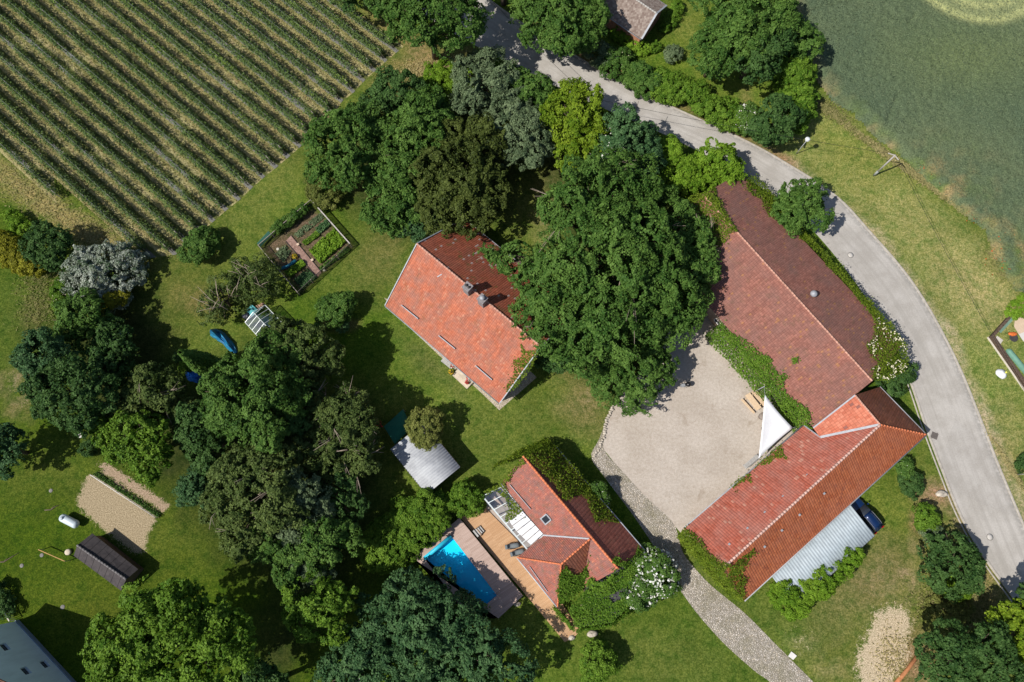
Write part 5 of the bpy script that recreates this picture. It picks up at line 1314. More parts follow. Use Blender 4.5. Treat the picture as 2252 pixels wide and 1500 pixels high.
for a, b in ((K3, K2), (K0, K1)):
    q = np.array([0, 0, -.13]); MB().bar(a + q + (b - a) * .01, b + q - (b - a) * .01, .10, .16).build('beam', M_DARK, cp_)
# ---- pool house
zN, zS, zR = 2.8, 2.6, 6.2
N0, N1 = G(1222, 984, zN), G(1417, 1211, zN)
Q0, Q1 = G(1150, 1003, zR), G(1360, 1252, zR)
E0, E1 = G(1103, 1063, zS), G(1288, 1291, zS)
pool_house = thing('pool_house', 'ivy-clad cottage with mottled orange tile roof beside the swimming pool', 'house', at3((xy(N0) + xy(E1)) / 2, 0))
npl = plane(N0, N1, Q0); epl = plane(E0, E1, Q0)
o = MB().slab([N0, N1, Q1, Q0], .13).build('roof', tile_mat('dark_row_tiles', (.33, .105, .072), (.44, .15, .105), (.26, .13, .10), .4, (.42, .2, .14), .3, .2, cw=.40, ch=.36, gap=.75), pool_house, uvdir=N1 - N0); o['label'] = 'dark ribbed slope facing the cobbled drive'
proof = MB().slab([E0, E1, Q1, Q0], .13).build('roof', M_TILE_POOL, pool_house, uvdir=E1 - E0); proof['label'] = 'mottled orange slope facing the pool'
X0 = RP(1298, 1185, epl); zx = X0[2]; X1 = G(1234, 1241, zx)
C0, C1 = G(1138, 1226, zS), G(1226, 1334, zS); D0 = RP(1194, 1177, epl); D1 = RP(1282, 1284, epl)
lift = np.array([0, 0, .03])
xw = MB(); xw.slab([C0 + lift, D0 + lift, X0 + lift, X1 + lift], .12)
xroof = xw.build('roof', M_TILE_POOL, pool_house, uvdir=D0 - C0); xroof['label'] = 'cross wing slope between terrace and ridge'
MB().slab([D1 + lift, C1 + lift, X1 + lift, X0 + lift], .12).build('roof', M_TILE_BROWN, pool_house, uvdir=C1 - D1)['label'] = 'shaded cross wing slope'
MB().slab([C1 + lift, C0 + lift, X1 + lift], .12).build('roof', M_TILE_POOL, pool_house, uvdir=C1 - C0)['label'] = 'hipped end facing the deck'
def caps(a, b, mat, parent, r=.12):
    m = MB(); n = max(4, int(np.linalg.norm(b - a) / .38))
    for k in range(n): m.tube([a + (b - a) * k / n + [0, 0, .05], a + (b - a) * (k + .96) / n + [0, 0, .05]], [r, r * .88], 8)
    m.build('ridge_cap', mat, parent)
caps(Q0, Q1, M_RIDGE_OR, proof, .14); caps(X0, X1, M_RIDGE_OR, xroof); caps(C0, X1, M_RIDGE_OR, xroof, .10); caps(C1, X1, M_RIDGE_OR, xroof, .10)
MB().bar(D0 + lift * 3, X0 + lift * 3, .16, .03).build('valley_gutter', M_LEAD, xroof)
for a, b, sg in ((N0, N1, 1), (E0, D0, -1), (C0, C1, -1)):
    q = np.append((xy(N0) - xy(E0)) / np.linalg.norm(xy(N0) - xy(E0)) * .08 * sg, -.08)
    MB().tube([a + q, b + q], .07, 8).build('gutter', M_PALEZ, pool_house)
def shrink(pts, k=.94):
    c = sum(xy(p) for p in pts) / len(pts); return [c + (xy(p) - c) * k for p in pts]
cx = xy(E1 - E0); cx /= np.linalg.norm(cx); cw_ = xy(N0 - E0); cw_ /= np.linalg.norm(cw_)
foot = [xy(E0) + cx * .3 + cw_ * .3, xy(E1) - cx * .3 + cw_ * .3, xy(Q1) - cx * .3, xy(N1) - cx * .3 - cw_ * .3, xy(N0) + cx * .3 - cw_ * .3, xy(Q0) + cx * .3]
MB().prism(foot, -.05, [2.5, 2.5, zR - .35, 2.7, 2.7, zR - .35]).build('wall', M_WALL_W, pool_house)
f2 = [xy(C0) + cx * .25 + cw_ * .3, xy(C1) - cx * .25 + cw_ * .3, xy(D1) - cx * .25 + cw_ * .6, xy(D0) + cx * .25 + cw_ * .6]
MB().prism(f2, -.05, 2.45).build('wall', M_WALL_W, pool_house)
wall_openings(pool_house, f2[0], f2[1], [(1.6, .1, 1.6, 2.1), (4.2, .8, 1.2, 1.2)])
wall_openings(pool_house, foot[0], foot[1], [(1.5, .1, 1.6, 2.1), (4.0, .1, 1.6, 2.1)])
# roof light and snow rail
pc0, pc1 = RP(1185, 1139, epl), RP(1214, 1139, epl)
ctr = RP(1201, 1141.5, epl); eu = np.append(cx, 0); ev = np.cross(epl[1], eu)
m = MB(); nn = epl[1]
for s in (-1, 1):
    m.bar(ctr + eu * .42 * s - ev * .6 + nn * .08, ctr + eu * .42 * s + ev * .6 + nn * .08, .14, .12)
    m.bar(ctr + ev * .55 * s - eu * .42 + nn * .085, ctr + ev * .55 * s + eu * .42 + nn * .085, .14, .12)
sk = m.build('skylight', M_LEAD, proof)
MB().add([ctr - eu * .4 - ev * .55 + nn * .05, ctr + eu * .4 - ev * .55 + nn * .05, ctr + eu * .4 + ev * .55 + nn * .05, ctr - eu * .4 + ev * .55 + nn * .05], [(0, 1, 2, 3)]).build('pane', M_GLASS_D, sk)
for a, b in (((1122, 1065), (1168, 1119)),):
    p, q = RP(*a, epl), RP(*b, epl); MB().bar(p + nn * .12, q + nn * .12, .05, .22).build('snow_guard', M_PALEZ, proof)
hpl = plane(C0, C1, X1); p, q = RP(1166, 1245, hpl), RP(1205, 1300, hpl); MB().bar(p + hpl[1] * .12, q + hpl[1] * .12, .05, .2).build('snow_guard', M_PALEZ, xroof)
# lean-to behind, roofed in dark felt and buried in creeper
LT = [at3(xy(E1) + cx * .05, 2.3), at3(xy(N1) + cx * .05, 2.3), G(1428, 1292, 2.0), G(1345, 1368, 2.0), G(1268, 1380, 2.0)]
lean = thing('lean_to', 'low lean-to at the end of the pool house buried in creeper, dark felt showing', 'lean-to', at3(sum(xy(p) for p in LT) / 5, 0))
M_FELT = simple('dark_roofing_felt', (.055, .052, .058), .8, .2, 3, .3, bump=.2)
MB().slab(LT, .12).build('roof', M_FELT, lean)
MB().prism(shrink(LT, .95), -.05, 1.85).build('wall', M_WALL_ST, lean)
lt_pl = plane(LT[0], LT[1], LT[3])
def at_lt(pts): return [RP(*p, lt_pl) + np.array([0, 0, .1]) for p in pts]
def wallpoly(a, b, z1, z0, out):
    a = xy(a); b = xy(b); d = (b - a) / np.linalg.norm(b - a); n = np.array([d[1], -d[0]])
    return [at3(a + n * .05, z1), at3(b + n * .05, z1), at3(b + n * out, z0), at3(a + n * out, z0)]
climber('ivy', 'thick creeper burying the lower end of the pool house roof and its lean-to',
        [at_lt([(1285, 1298), (1330, 1276), (1415, 1222), (1428, 1262), (1404, 1288), (1372, 1292), (1335, 1310), (1342, 1326), (1380, 1312), (1425, 1292), (1345, 1368), (1268, 1380), (1250, 1340)]),
         on(plane(D1, C1, X1), [(1228, 1262), (1243, 1240), (1258, 1262), (1272, 1260), (1290, 1242), (1297, 1215), (1297, 1250), (1284, 1285), (1230, 1330), (1222, 1300)]),
         on(epl, [(1287, 1285), (1300, 1268), (1318, 1280), (1336, 1276), (1348, 1258), (1358, 1250), (1345, 1275), (1300, 1292)]),
         on(npl, [(1342, 1240), (1350, 1226), (1375, 1238), (1395, 1222), (1400, 1205), (1416, 1212), (1372, 1250)]),
         wallpoly(LT[4], LT[3], 2.0, .2, .5), wallpoly(LT[3], LT[2], 2.0, .2, .5), wallpoly(C1, LT[4], 2.3, .2, .4)], 'bright', .55, dens=7)
climber('ivy', 'creeper over the upper end of the pool house, spilling down both roof slopes',
        [on(npl, [(1150, 1003), (1188, 962 + 20), (1222, 985), (1262, 1030), (1290, 1062), (1300, 1085), (1262, 1092), (1240, 1105), (1215, 1065)]),
         on(npl, [(1285, 1062), (1300, 1075), (1330, 1112), (1362, 1150), (1345, 1150), (1318, 1148), (1308, 1150), (1298, 1130), (1290, 1100), (1275, 1092)]),
         on(epl, [(1103, 1063), (1150, 1004), (1160, 1018), (1142, 1025), (1130, 1040), (1122, 1056), (1112, 1062), (1118, 1080)]),
         wallpoly(at3(xy(Q0), 0), E0, 5.0, .4, .6)[0:1] + [at3(xy(E0) - cx * .1, 2.6), at3(xy(Q0) - cx * .1, 6.1), at3(xy(N0) - cx * .1, 2.8), at3(xy(N0) - cx * 1.7, .3), at3(xy(E0) - cx * 2.2, .3)]], 'moss', .5, dens=4.2)
# ---- glazed terrace roof with white awning
g0, g1 = G(1061, 1091, 2.3), G(1160, 1209, 2.3); h0, h1 = G(1101, 1072, 2.62), G(1196, 1176, 2.62)
terr = thing('terrace_roof', 'glazed terrace roof on a pale metal frame between pool house and deck', 'terrace roof', at3((xy(g0) + xy(h1)) / 2, 0))
M_CLEAR = NT('clear_glass')
_tr = M_CLEAR.n('BsdfTransparent'); _tr.inputs[0].default_value = (.80, .86, .88, 1); _gl = M_CLEAR.n('BsdfGlossy'); _gl.inputs['Roughness'].default_value = .03; _gl.inputs[0].default_value = (.9, .95, 1, 1)
_mx = M_CLEAR.n('MixShader'); _mx.inputs[0].default_value = .22; M_CLEAR.l(_tr.outputs[0], _mx.inputs[1]); M_CLEAR.l(_gl.outputs[0], _mx.inputs[2]); M_CLEAR = M_CLEAR.done(_mx.outputs[0])
MB().add([g0, g1, h1, h0], [(0, 1, 2, 3)]).build('pane', M_CLEAR, terr)
M_PALEMETAL = simple('pale_metal_frame', (.58, .64, .64), .5, .08, 4, .5, .2)
for s in (0, .13, .26, .40, .52, .64, .76, .88, 1):
    a = g0 + (g1 - g0) * s; b = h0 + (h1 - h0) * s; MB().bar(a + [0, 0, .05], b + [0, 0, .05], .07, .08).build('rafter', M_PALEMETAL, terr)
MB().bar(g0 + [0, 0, .02], g1 + [0, 0, .02], .16, .14).build('beam', M_PALEMETAL, terr)
for s in (.01, .35, .66, .99):
    q = g0 + (g1 - g0) * s; MB().box((q[0], q[1], 1.12), (.1, .1, 2.2), axis).build('post', M_PALEMETAL, terr)
aw = thing('awning', 'white fabric awning drawn in strips under the glazed terrace roof', 'awning', at3((xy(g1) + xy(h1)) / 2, 0))
M_SAIL = simple('white_fabric', (.70, .71, .72), .85, .05, 1.5, .1, bump=.25, bscale=3)
def pt(s, f): a = g0 + (g1 - g0) * s; b = h0 + (h1 - h0) * s; return a + (b - a) * f + np.array([0, 0, .14])
sv = [.505, .60, .70, .80, .90, .985]
for i in range(5):
    f0 = .16 + .16 * abs((sv[i] - .5) / .5 - .35) ** 1.0; f1 = .16 + .16 * abs((sv[i + 1] - .5) / .5 - .35)
    s0, s1 = sv[i] + .006, sv[i + 1] - .006
    m = MB(); n = 6
    for k in range(n + 1):
        f = k / n; sag = -.05 * math.sin(math.pi * f)
        m.v.append(tuple(pt(s0, f0 + (1 - f0) * f) + [0, 0, sag])); m.v.append(tuple(pt(s1, f1 + (1 - f1) * f) + [0, 0, sag]))
    for k in range(n): m.f.append([2 * k, 2 * k + 2, 2 * k + 3, 2 * k + 1]); m.smooth.append(True)
    m.build('fabric_strip', M_SAIL, aw)
climber('ivy', 'creeper band crossing the glazed terrace roof to the left of the white awning', [[pt(s, f) for s, f in ((-.02, .62), (.06, .95), (.36, 1.02), (.50, .98), (.52, .55), (.50, .02), (.40, .35), (.34, .62), (.2, .80), (.08, .72))], [pt(s, f) for s, f in ((-.06, .1), (-.06, .95), (.02, .95), (.0, .3))]], 'moss', .2)
sheet('terrace_paving', [(1063, 1113), (1103, 1072), (1196, 1178), (1160, 1212)], .02, simple('terrace_slabs', (.42, .35, .30), .9, .2, 2))
def table(label, px, py, L, W, rot, mat, h=.74):
    c = G(px, py); t = thing('garden_table', label, 'table', (c[0], c[1], 0)); m = MB(); m.box((c[0], c[1], h), (L, W, .05), rot); m.build('tabletop', mat, t, bevel=.01)
    for sx in (-.42, .42):
        for sy in (-.4, .4):
            MB().box((c[0] + L * sx * math.cos(rot) - W * sy * math.sin(rot), c[1] + L * sx * math.sin(rot) + W * sy * math.cos(rot), h / 2), (.06, .06, h), rot).build('leg', mat, t)
table('pale wooden table seen through the glazed terrace roof', 1097, 1096, 1.9, .95, axis + .1, simple('light_table_wood', (.55, .40, .32), .7, .15, 4))
bench('garden_bench', 'dark bench under the glazed terrace roof', (1070, 1092), (1086, 1110), .45, .45, M_DARK, False)
# ---- decks and swimming pool
def deck_mat(name, a, b, ang, bw=.14):
    t = NT(name); p = t.pos(); q = t.sep(p)
    u = t.math('ADD', t.math('MULTIPLY', q[0], math.cos(ang)), t.math('MULTIPLY', q[1], math.sin(ang)))
    v = t.math('ADD', t.math('MULTIPLY', q[0], -math.sin(ang)), t.math('MULTIPLY', q[1], math.cos(ang)))
    vb = t.math('DIVIDE', v, bw); w = t.white(t.comb(t.math('FLOOR', vb), t.math('FLOOR', t.math('DIVIDE', u, 3.1)), 0.0))
    c = t.mix(w, a, b); g = t.noise(t.comb(t.math('MULTIPLY', u, 1.2), t.math('MULTIPLY', v, 14.0)), 1.0, 4, .6)
    c = t.mix(t.rng(g, .35, .7, 0, .4), c, t.mix(1.0, c, (.72, .70, .68), 'MULTIPLY'))
    c = t.mix(t.rng(t.noise(p, .5, 4), .45, .7, 0, .35), c, t.mix(1.0, c, (.72, .70, .70), 'MULTIPLY'))
    gap = t.rng(t.math('ABSOLUTE', t.math('SUBTRACT', t.math('FRACT', vb), .5)), .42, .5, 0, .75)
    c = t.mix(gap, c, (.05, .035, .03))
    return t.done(t.bsdf(c, .75, None, .25))
dang = math.atan2(*(xy(G(1139, 1226)) - xy(G(1100, 1252)))[::-1])
M_DECK = deck_mat('oiled_decking', (.50, .29, .15), (.58, .36, .20), dang)
M_DECK2 = deck_mat('silvered_decking', (.43, .31, .255), (.52, .39, .33), dang)
dk = MB().prism([xy(G(*p, .15)) for p in [(1013, 1139), (1062, 1111), (1163, 1214), (1225, 1312), (1268, 1372), (1275, 1388), (1262, 1402), (1242, 1412), (1152, 1303)]], 0, .15).build('timber_deck', M_DECK)
tag(dk, 'long warm brown timber deck between the pool platform and the cottage', 'deck')
ZP = .85
PA, PB, PC, PD = [xy(G(*p, ZP)) for p in ((990, 1176), (931, 1225), (1057, 1339), (1093, 1309))]
PB = PA + (PB - PA); PC = PB + (PD - PA)
OT, OR, OB, OL = [xy(G(*p, ZP)) for p in ((1010, 1139), (1150, 1310), (1096, 1360), (908, 1227))]
pool = thing('swimming_pool', 'bright blue swimming pool set in a raised silvery timber platform', 'pool', at3((PA + PC) / 2, 0))
m = MB()
for qd in ((OT, OR, PD, PA), (OR, OB, PC, PD), (OB, OL, PB, PC), (OL, OT, PA, PB)): m.prism(qd, ZP - .12, ZP)
m.build('deck', M_DECK2, pool)
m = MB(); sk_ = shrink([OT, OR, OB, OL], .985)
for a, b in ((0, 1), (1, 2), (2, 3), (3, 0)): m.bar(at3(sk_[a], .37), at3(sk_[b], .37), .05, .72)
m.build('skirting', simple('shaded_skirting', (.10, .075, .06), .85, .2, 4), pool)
M_LINER = simple('pool_liner', (.015, .66, 1.0), .5, .05, 1, .3)
m = MB(); rim = [PA, PB, PC, PD]; zf, zt = .04, ZP + .015
c_ = sum(rim) / 4; outr = [c_ + (p - c_) * 1.008 for p in rim]
m.add([at3(p, zf) for p in rim], [(0, 1, 2, 3)])
for k in range(4):
    a, b = rim[k], rim[(k + 1) % 4]
    m.add([at3(a, zf), at3(b, zf), at3(b, zt), at3(a, zt)], [(0, 1, 2, 3)])
m.build('basin', M_LINER, pool)
M_WATER = NT('pool_water'); _b = M_WATER.bump(M_WATER.noise(M_WATER.pos(), 3.5, 3), .12, .05)
_tr = M_WATER.n('BsdfTransparent'); _tr.inputs[0].default_value = (.60, .98, 1.0, 1); _gl = M_WATER.n('BsdfGlossy'); _gl.inputs['Roughness'].default_value = .02; M_WATER.l(_b, _gl.inputs['Normal'])
_fr = M_WATER.n('Fresnel'); _fr.inputs[0].default_value = 1.33; M_WATER.l(_b, _fr.inputs['Normal'])
_mx = M_WATER.n('MixShader'); M_WATER.l(_fr.outputs[0], _mx.inputs[0]); M_WATER.l(_tr.outputs[0], _mx.inputs[1]); M_WATER.l(_gl.outputs[0], _mx.inputs[2]); M_WATER = M_WATER.done(_mx.outputs[0])
sw_ = [c_ + (p - c_) * .999 for p in rim]
MB().add([at3(p, ZP - .16) for p in sw_], [(0, 1, 2, 3)]).build('water', M_WATER, pool)
a, b = at3(PB, ZP + .12), at3(PA, ZP + .12); inn = (PC - PB) / np.linalg.norm(PC - PB)
cov = MB().tube([a + np.append(inn * .22, 0), b + np.append(inn * .22, 0)], .24, 14).build('rolled_cover', simple('cyan_cover', (.03, .50, .70), .45, .05, 2), pool)
for px, py in ((1085, 1292), (1093, 1301)):
    q = G(px, py, ZP); dd = np.append((PA - PB) / np.linalg.norm(PA - PB), 0)
    MB().tube([q - dd * .35 + [0, 0, -.3], q - dd * .35 + [0, 0, .35], q - dd * .1 + [0, 0, .5], q + dd * .25 + [0, 0, .4], q + dd * .3], .022, 8).build('handrail', M_STEEL, pool)
# stair between the decks
st = [xy(G(*p, .5)) for p in ((1039, 1168), (1056, 1156), (1066, 1168), (1050, 1182))]
stair = thing('deck_stair', 'short open timber stair from the lower deck up to the pool platform', 'stair', at3(sum(st) / 4, .15))
dv = (st[1] - st[0]) / np.linalg.norm(st[1] - st[0])
for k in range(4):
    s = (k + .5) / 4; a = st[0] + (st[1] - st[0]) * s; b = st[3] + (st[2] - st[3]) * s; z = .85 - .17 * k - .03
    MB().bar(at3(a, z), at3(b, z), .2, .04).build('tread', M_GREYWOOD, stair)
for e0, e1 in ((st[0], st[1]), (st[3], st[2])):
    MB().bar(at3(e0, .78), at3(e1, .22), .05, .2).build('stringer', M_DARK, stair)
# loungers
M_MESHFAB = simple('grey_mesh_fabric', (.17, .19, .20), .8, .1, 20)
M_LFRAME = simple('dark_lounger_frame', (.06, .03, .025), .6, .2, 5)
def lounger(label, head, foot):
    a = G(*head, .3); b = G(*foot, .3); d = xy(b - a); L = 1.75; d /= np.linalg.norm(d); n = np.array([-d[1], d[0]])
    c = (xy(a) + xy(b)) / 2; t = thing('sun_lounger', label, 'sun lounger', (c[0], c[1], .15), 'sun loungers on the deck')
    P = lambda s, w, z: at3(c + d * L * s + n * w, .15 + z)
    prof = [(-.5, .78), (-.36, .56), (-.18, .36), (-.02, .34), (.16, .44), (.34, .36), (.5, .26)]
    m = MB()
    for s, z in prof: m.v += [tuple(P(s, -.27, z)), tuple(P(s, .27, z))]
    for k in range(len(prof) - 1): m.f.append([2 * k, 2 * k + 1, 2 * k + 3, 2 * k + 2]); m.smooth.append(True)
    o = m.build('seat', M_MESHFAB, t); sd = o.modifiers.new('solid', 'SOLIDIFY'); sd.thickness = .02
    m = MB(); m.box(tuple(P(-.42, 0, .72)), (.25, .42, .08), math.atan2(d[1], d[0])); m.build('pillow', M_MESHFAB, t, bevel=.02)
    for w in (-.30, .30):
        m = MB(); m.tube([P(-.32, w, .52), P(-.1, w * 1.12, .62), P(.12, w * 1.12, .60), P(.26, w, .42)], .025, 6); m.build('armrest', M_LFRAME, t)
        m = MB(); m.tube([P(-.3, w, .5), P(-.05, w, .34), P(.35, w, .36)], .02, 6); m.tube([P(-.28, w, .5), P(.12, w, .02)], .02, 6); m.tube([P(.3, w, .38), P(-.2, w, .02)], .02, 6); m.build('frame', M_LFRAME, t)
lounger('grey sun lounger on the deck, the one farther from the tiled cross wing', (1112, 1203), (1142, 1198))
lounger('grey sun lounger on the deck, the one tucked beside the tiled cross wing eave', (1124, 1219), (1152, 1211))
# ---- grey shed, green canopy
L_, B_, R_ = G(858, 988, 2.5), G(938, 1088, 2.5), G(1012, 1027, 2.7)
T_ = L_ + R_ - B_
shed = thing('garden_shed', 'square shed with pale grey corrugated sheet roof in the middle of the lawn', 'shed', at3((xy(L_) + xy(R_)) / 2, 0))
def corr_roof(name, c0, c1, c2, c3, parent, mat, period=.33, amp=.03):
    return corrugated(name, c0, c1, c2, c3, parent, mat, period, amp)
M_SHEET = NT('grey_fibre_sheet'); _p = M_SHEET.pos(); _n = M_SHEET.noise(_p, .9, 5, .65)
M_SHEET = M_SHEET.done(M_SHEET.bsdf(M_SHEET.mix(M_SHEET.rng(_n, .35, .68), (.43, .445, .46), (.30, .31, .33)), .8, None, .25))
corr_roof('roof', L_, B_, R_, T_, shed, M_SHEET)
MB().prism(shrink([L_, B_, R_, T_], .94), -.05, [2.38, 2.38, 2.55, 2.55]).build('wall', simple('grey_boards', (.20, .19, .18), .85, .2, 4), shed)
for a, b in ((L_, B_), (T_, R_)): MB().bar(a + [0, 0, -.08], b + [0, 0, -.08], .06, .16).build('fascia', M_DARK, shed)
can = [G(*p, 2.1) for p in ((886, 900), (906, 940), (868, 977), (844, 938))]; apx = G(880, 936, 2.75)
cano = thing('canopy', 'dark green fabric canopy on thin posts beside the grey shed', 'canopy', at3(sum(xy(p) for p in can) / 4, 0))
M_GREENFAB = simple('green_canvas', (.015, .125, .075), .8, .12, 3)
m = MB()
for k in range(4):
    a, b = can[k], can[(k + 1) % 4]; mid = (a + b) / 2 + np.array([0, 0, -.06]); m.add([a, mid, apx], [(0, 1, 2)]); m.add([mid, b, apx], [(0, 1, 2)])
    m.add([a, b, b - [0, 0, .22], a - [0, 0, .22]], [(0, 1, 2, 3)])
m.build('fabric', M_GREENFAB, cano)
for p in can: MB().tube([at3(xy(p), 0), p], .03, 6).build('post', M_STEEL, cano)
c = G(831, 936, .5); q = thing('rose_bush', 'small bush with deep pink flowers left of the green canopy', 'bush', (c[0], c[1], 0))
d = sph(260, 0); quads_obj('foliage', rand_quads(c + d * .55, d, .14), rng.random(260), LEAF['deep'], q)
d = sph(46, .2); quads_obj('blossom', rand_quads(c + d * .62, d, .16), rng.random(46), FLQ['red'], q)
# ---- felt roofed timber hen house
ze, zr = 1.9, 2.8
H = [G(162, 1222, ze), G(266, 1299, ze), G(304, 1252, ze), G(203, 1173, ze)]; hr0, hr1 = G(170, 1199, zr), G(278, 1274, zr)
hen = thing('felt_roof_shed', 'low timber shed with black felt gable roof on the lower left lawn', 'shed', at3((xy(H[0]) + xy(H[2])) / 2, 0))
def felt_mat():
    t = NT('black_felt_strips'); uv = t.sep(t.uv()); f = t.math('FRACT', t.math('DIVIDE', uv[0], .98)); p = t.pos()
    c = t.mix(t.rng(t.noise(p, 1.5, 5, .7), .35, .7), (.050, .044, .046), (.085, .074, .074))
    c = t.mix(t.rng(t.math('ABSOLUTE', t.math('SUBTRACT', f, .5)), .455, .47, 0, .8), c, (.018, .016, .016))
    return t.done(t.bsdf(c, .9, t.bump(t.noise(p, 30, 2), .3, .01), .2))
gable_building(hen, H[0], H[1], H[2], H[3], hr0, hr1, felt_mat(), simple('dark_boards', (.09, .06, .04), .85, .2, 4), .22, th=.06, ridge_mat=simple('worn_felt_ridge', (.16, .15, .15), .9, .3, 5), gutters=False)
# ---- pale gas tank
ga, gb = G(133, 1136, .75), G(172, 1156, .75)
tank = thing('gas_tank', 'pale blue-white gas tank lying on two feet on the lower left lawn', 'tank', at3((xy(ga) + xy(gb)) / 2, 0))
dd = (gb - ga) / np.linalg.norm(gb - ga); Lk = np.linalg.norm(gb - ga)
pr = [(0, .02), (.06, .28), (.18, .42), (.34, .48)]; pts = [ga + dd * s for s, r in pr] + [gb - dd * s for s, r in pr[::-1]]
MB().tube(pts, [r for s, r in pr] + [r for s, r in pr[::-1]], 20).build('tank_shell', simple('pale_tank_paint', (.56, .64, .68), .4, .06, 2, .4), tank)
m = MB(); q = ga + dd * .5; m.lathe((q[0], q[1], 1.18), [(.2, 0), (.2, .14), (.14, .18), (.02, .19)], 14); m.build('valve_cover', simple('tank_cover', (.40, .46, .50), .5, .1, 3), tank)
for s in (.25, .75):
    q = ga + (gb - ga) * s; MB().box((q[0], q[1], .16), (.14, .7, .32), math.atan2(dd[1], dd[0])).build('foot', M_DARK, tank)
# ---- espalier frame between the two sandy beds, with its low green strip
ea, eb = G(265, 1043, .0), G(349, 1138, .0)
fr = thing('espalier_frame', 'long low white-railed frame between the two sandy beds', 'frame', at3((xy(ea) + xy(eb)) / 2, 0))
o3 = np.array([0, 0, .85])
ea, eb = G(204, 1043, .0), G(286, 1138, 0)
ea, eb = G(204 + 3, 1043 + 2), G(349, 1138)
fr.location = at3((xy(ea) + xy(eb)) / 2, 0)
MB().tube([ea + o3, eb + o3], .035, 6).build('top_rail', simple('white_rail', (.75, .74, .70), .6, .05, 3), fr)
for s in np.linspace(0, 1, 6):
    q = ea + (eb - ea) * s; MB().tube([q, q + o3], .03, 6).build('post', M_POST, fr)
for z in (.28, .56): MB().tube([ea + [0, 0, z], eb + [0, 0, z]], .012, 5).build('wire', M_STEEL, fr)
n = 1400; s = rng.random(n); w = np.abs(rng.normal(.0, .30, n)); nr_ = xy(eb - ea) / np.linalg.norm(xy(eb - ea)); nv = np.array([-nr_[1], nr_[0]])
P3 = np.array([ea + (eb - ea) * t for t in s]); P3[:, :2] += nv * (w[:, None] * .8 + .05); P3[:, 2] = rng.uniform(.03, .35, n)
quads_obj('foliage', rand_quads(P3, np.tile([0, 0, 1.0], (n, 1)), .16, .5), rng.random(n) * .6, LEAF['mid'], fr)
# ---- swing bar by the shed
sa, sb = G(97, 1208, 0), G(154, 1233, 0)
bar = thing('timber_rail', 'thin yellowish timber rail on two short posts beside the felt-roofed shed', 'rail', at3((xy(sa) + xy(sb)) / 2, 0))
MB().bar(sa + [0, 0, 1.0], sb + [0, 0, 1.0], .09).build('rail', simple('yellow_timber', (.42, .26, .09), .8, .2, 4), bar)
for q in (sa, sb): MB().bar(q, q + [0, 0, 1.0], .08).build('post', M_POST, bar)
def disc_stone(name, label, px, py, r, h, mat, cat, group=None):
    c = G(px, py); t = MB(); t.lathe((c[0], c[1], -.02), [(r * .98, 0), (r, h * .7), (r * .94, h), (r * .3, h * 1.02)], 16); return tag(t.build(name, mat), label, cat, group)
M_PALEWOOD = simple('cut_wood', (.55, .47, .36), .85, .2, 6)
M_STEP = simple('grey_step_stone', (.20, .19, .175), .9, .25, 4)
disc_stone('tree_stump', 'pale cut tree stump in front of the felt-roofed shed', 152, 1214, .36, .35, M_PALEWOOD, 'stump')
disc_stone('stepping_stone', 'round grey stepping stone left of the yellowish rail', 92, 1221, .24, .06, M_STEP, 'stone', 'round stepping stones on the lower left lawn')
disc_stone('stepping_stone', 'round grey stepping stone nearest the left edge of the lower lawn', 48, 1244, .24, .06, M_STEP, 'stone', 'round stepping stones on the lower left lawn')
disc_stone('stepping_stone', 'round grey stepping stone above the pale gas tank', 112, 1079, .24, .06, M_STEP, 'stone', 'round stepping stones on the lower left lawn')
disc_stone('stepping_stone', 'pale stepping stone at the edge of the tall building shadow', 138, 1335, .26, .06, M_STEP, 'stone', 'round stepping stones on the lower left lawn')
c = G(181, 957); MB_ = MB(); MB_.lathe((c[0], c[1], -.02), [(.36, 0), (.38, .4), (.36, .45), (.14, .46), (.12, .3), (.10, .1)], 18)
tag(MB_.build('stone_ring', simple('pale_concrete', (.55, .53, .48), .85, .15, 4)), 'pale round concrete ring with a dark hole on the left lawn', 'concrete ring')
# ---- bent branches lying on the left lawn
for lab, pts_ in (('dark bent branch lying on the lawn in the left edge', [(-4, 1236), (8, 1236), (24, 1226), (42, 1215)]), ('dead branch lying above the pale gas tank', [(98, 1122), (112, 1121), (120, 1115), (131, 1110)])):
    P = [G(*p, .06) for p in pts_]; m = MB(); m.tube(P, [.06, .07, .05, .02], 6); q = P[1]; m.tube([q, q + np.array([.35, .5, .1])], [.04, .015], 5)
    tag(m.build('fallen_branch', M_BARK), lab, 'branch')
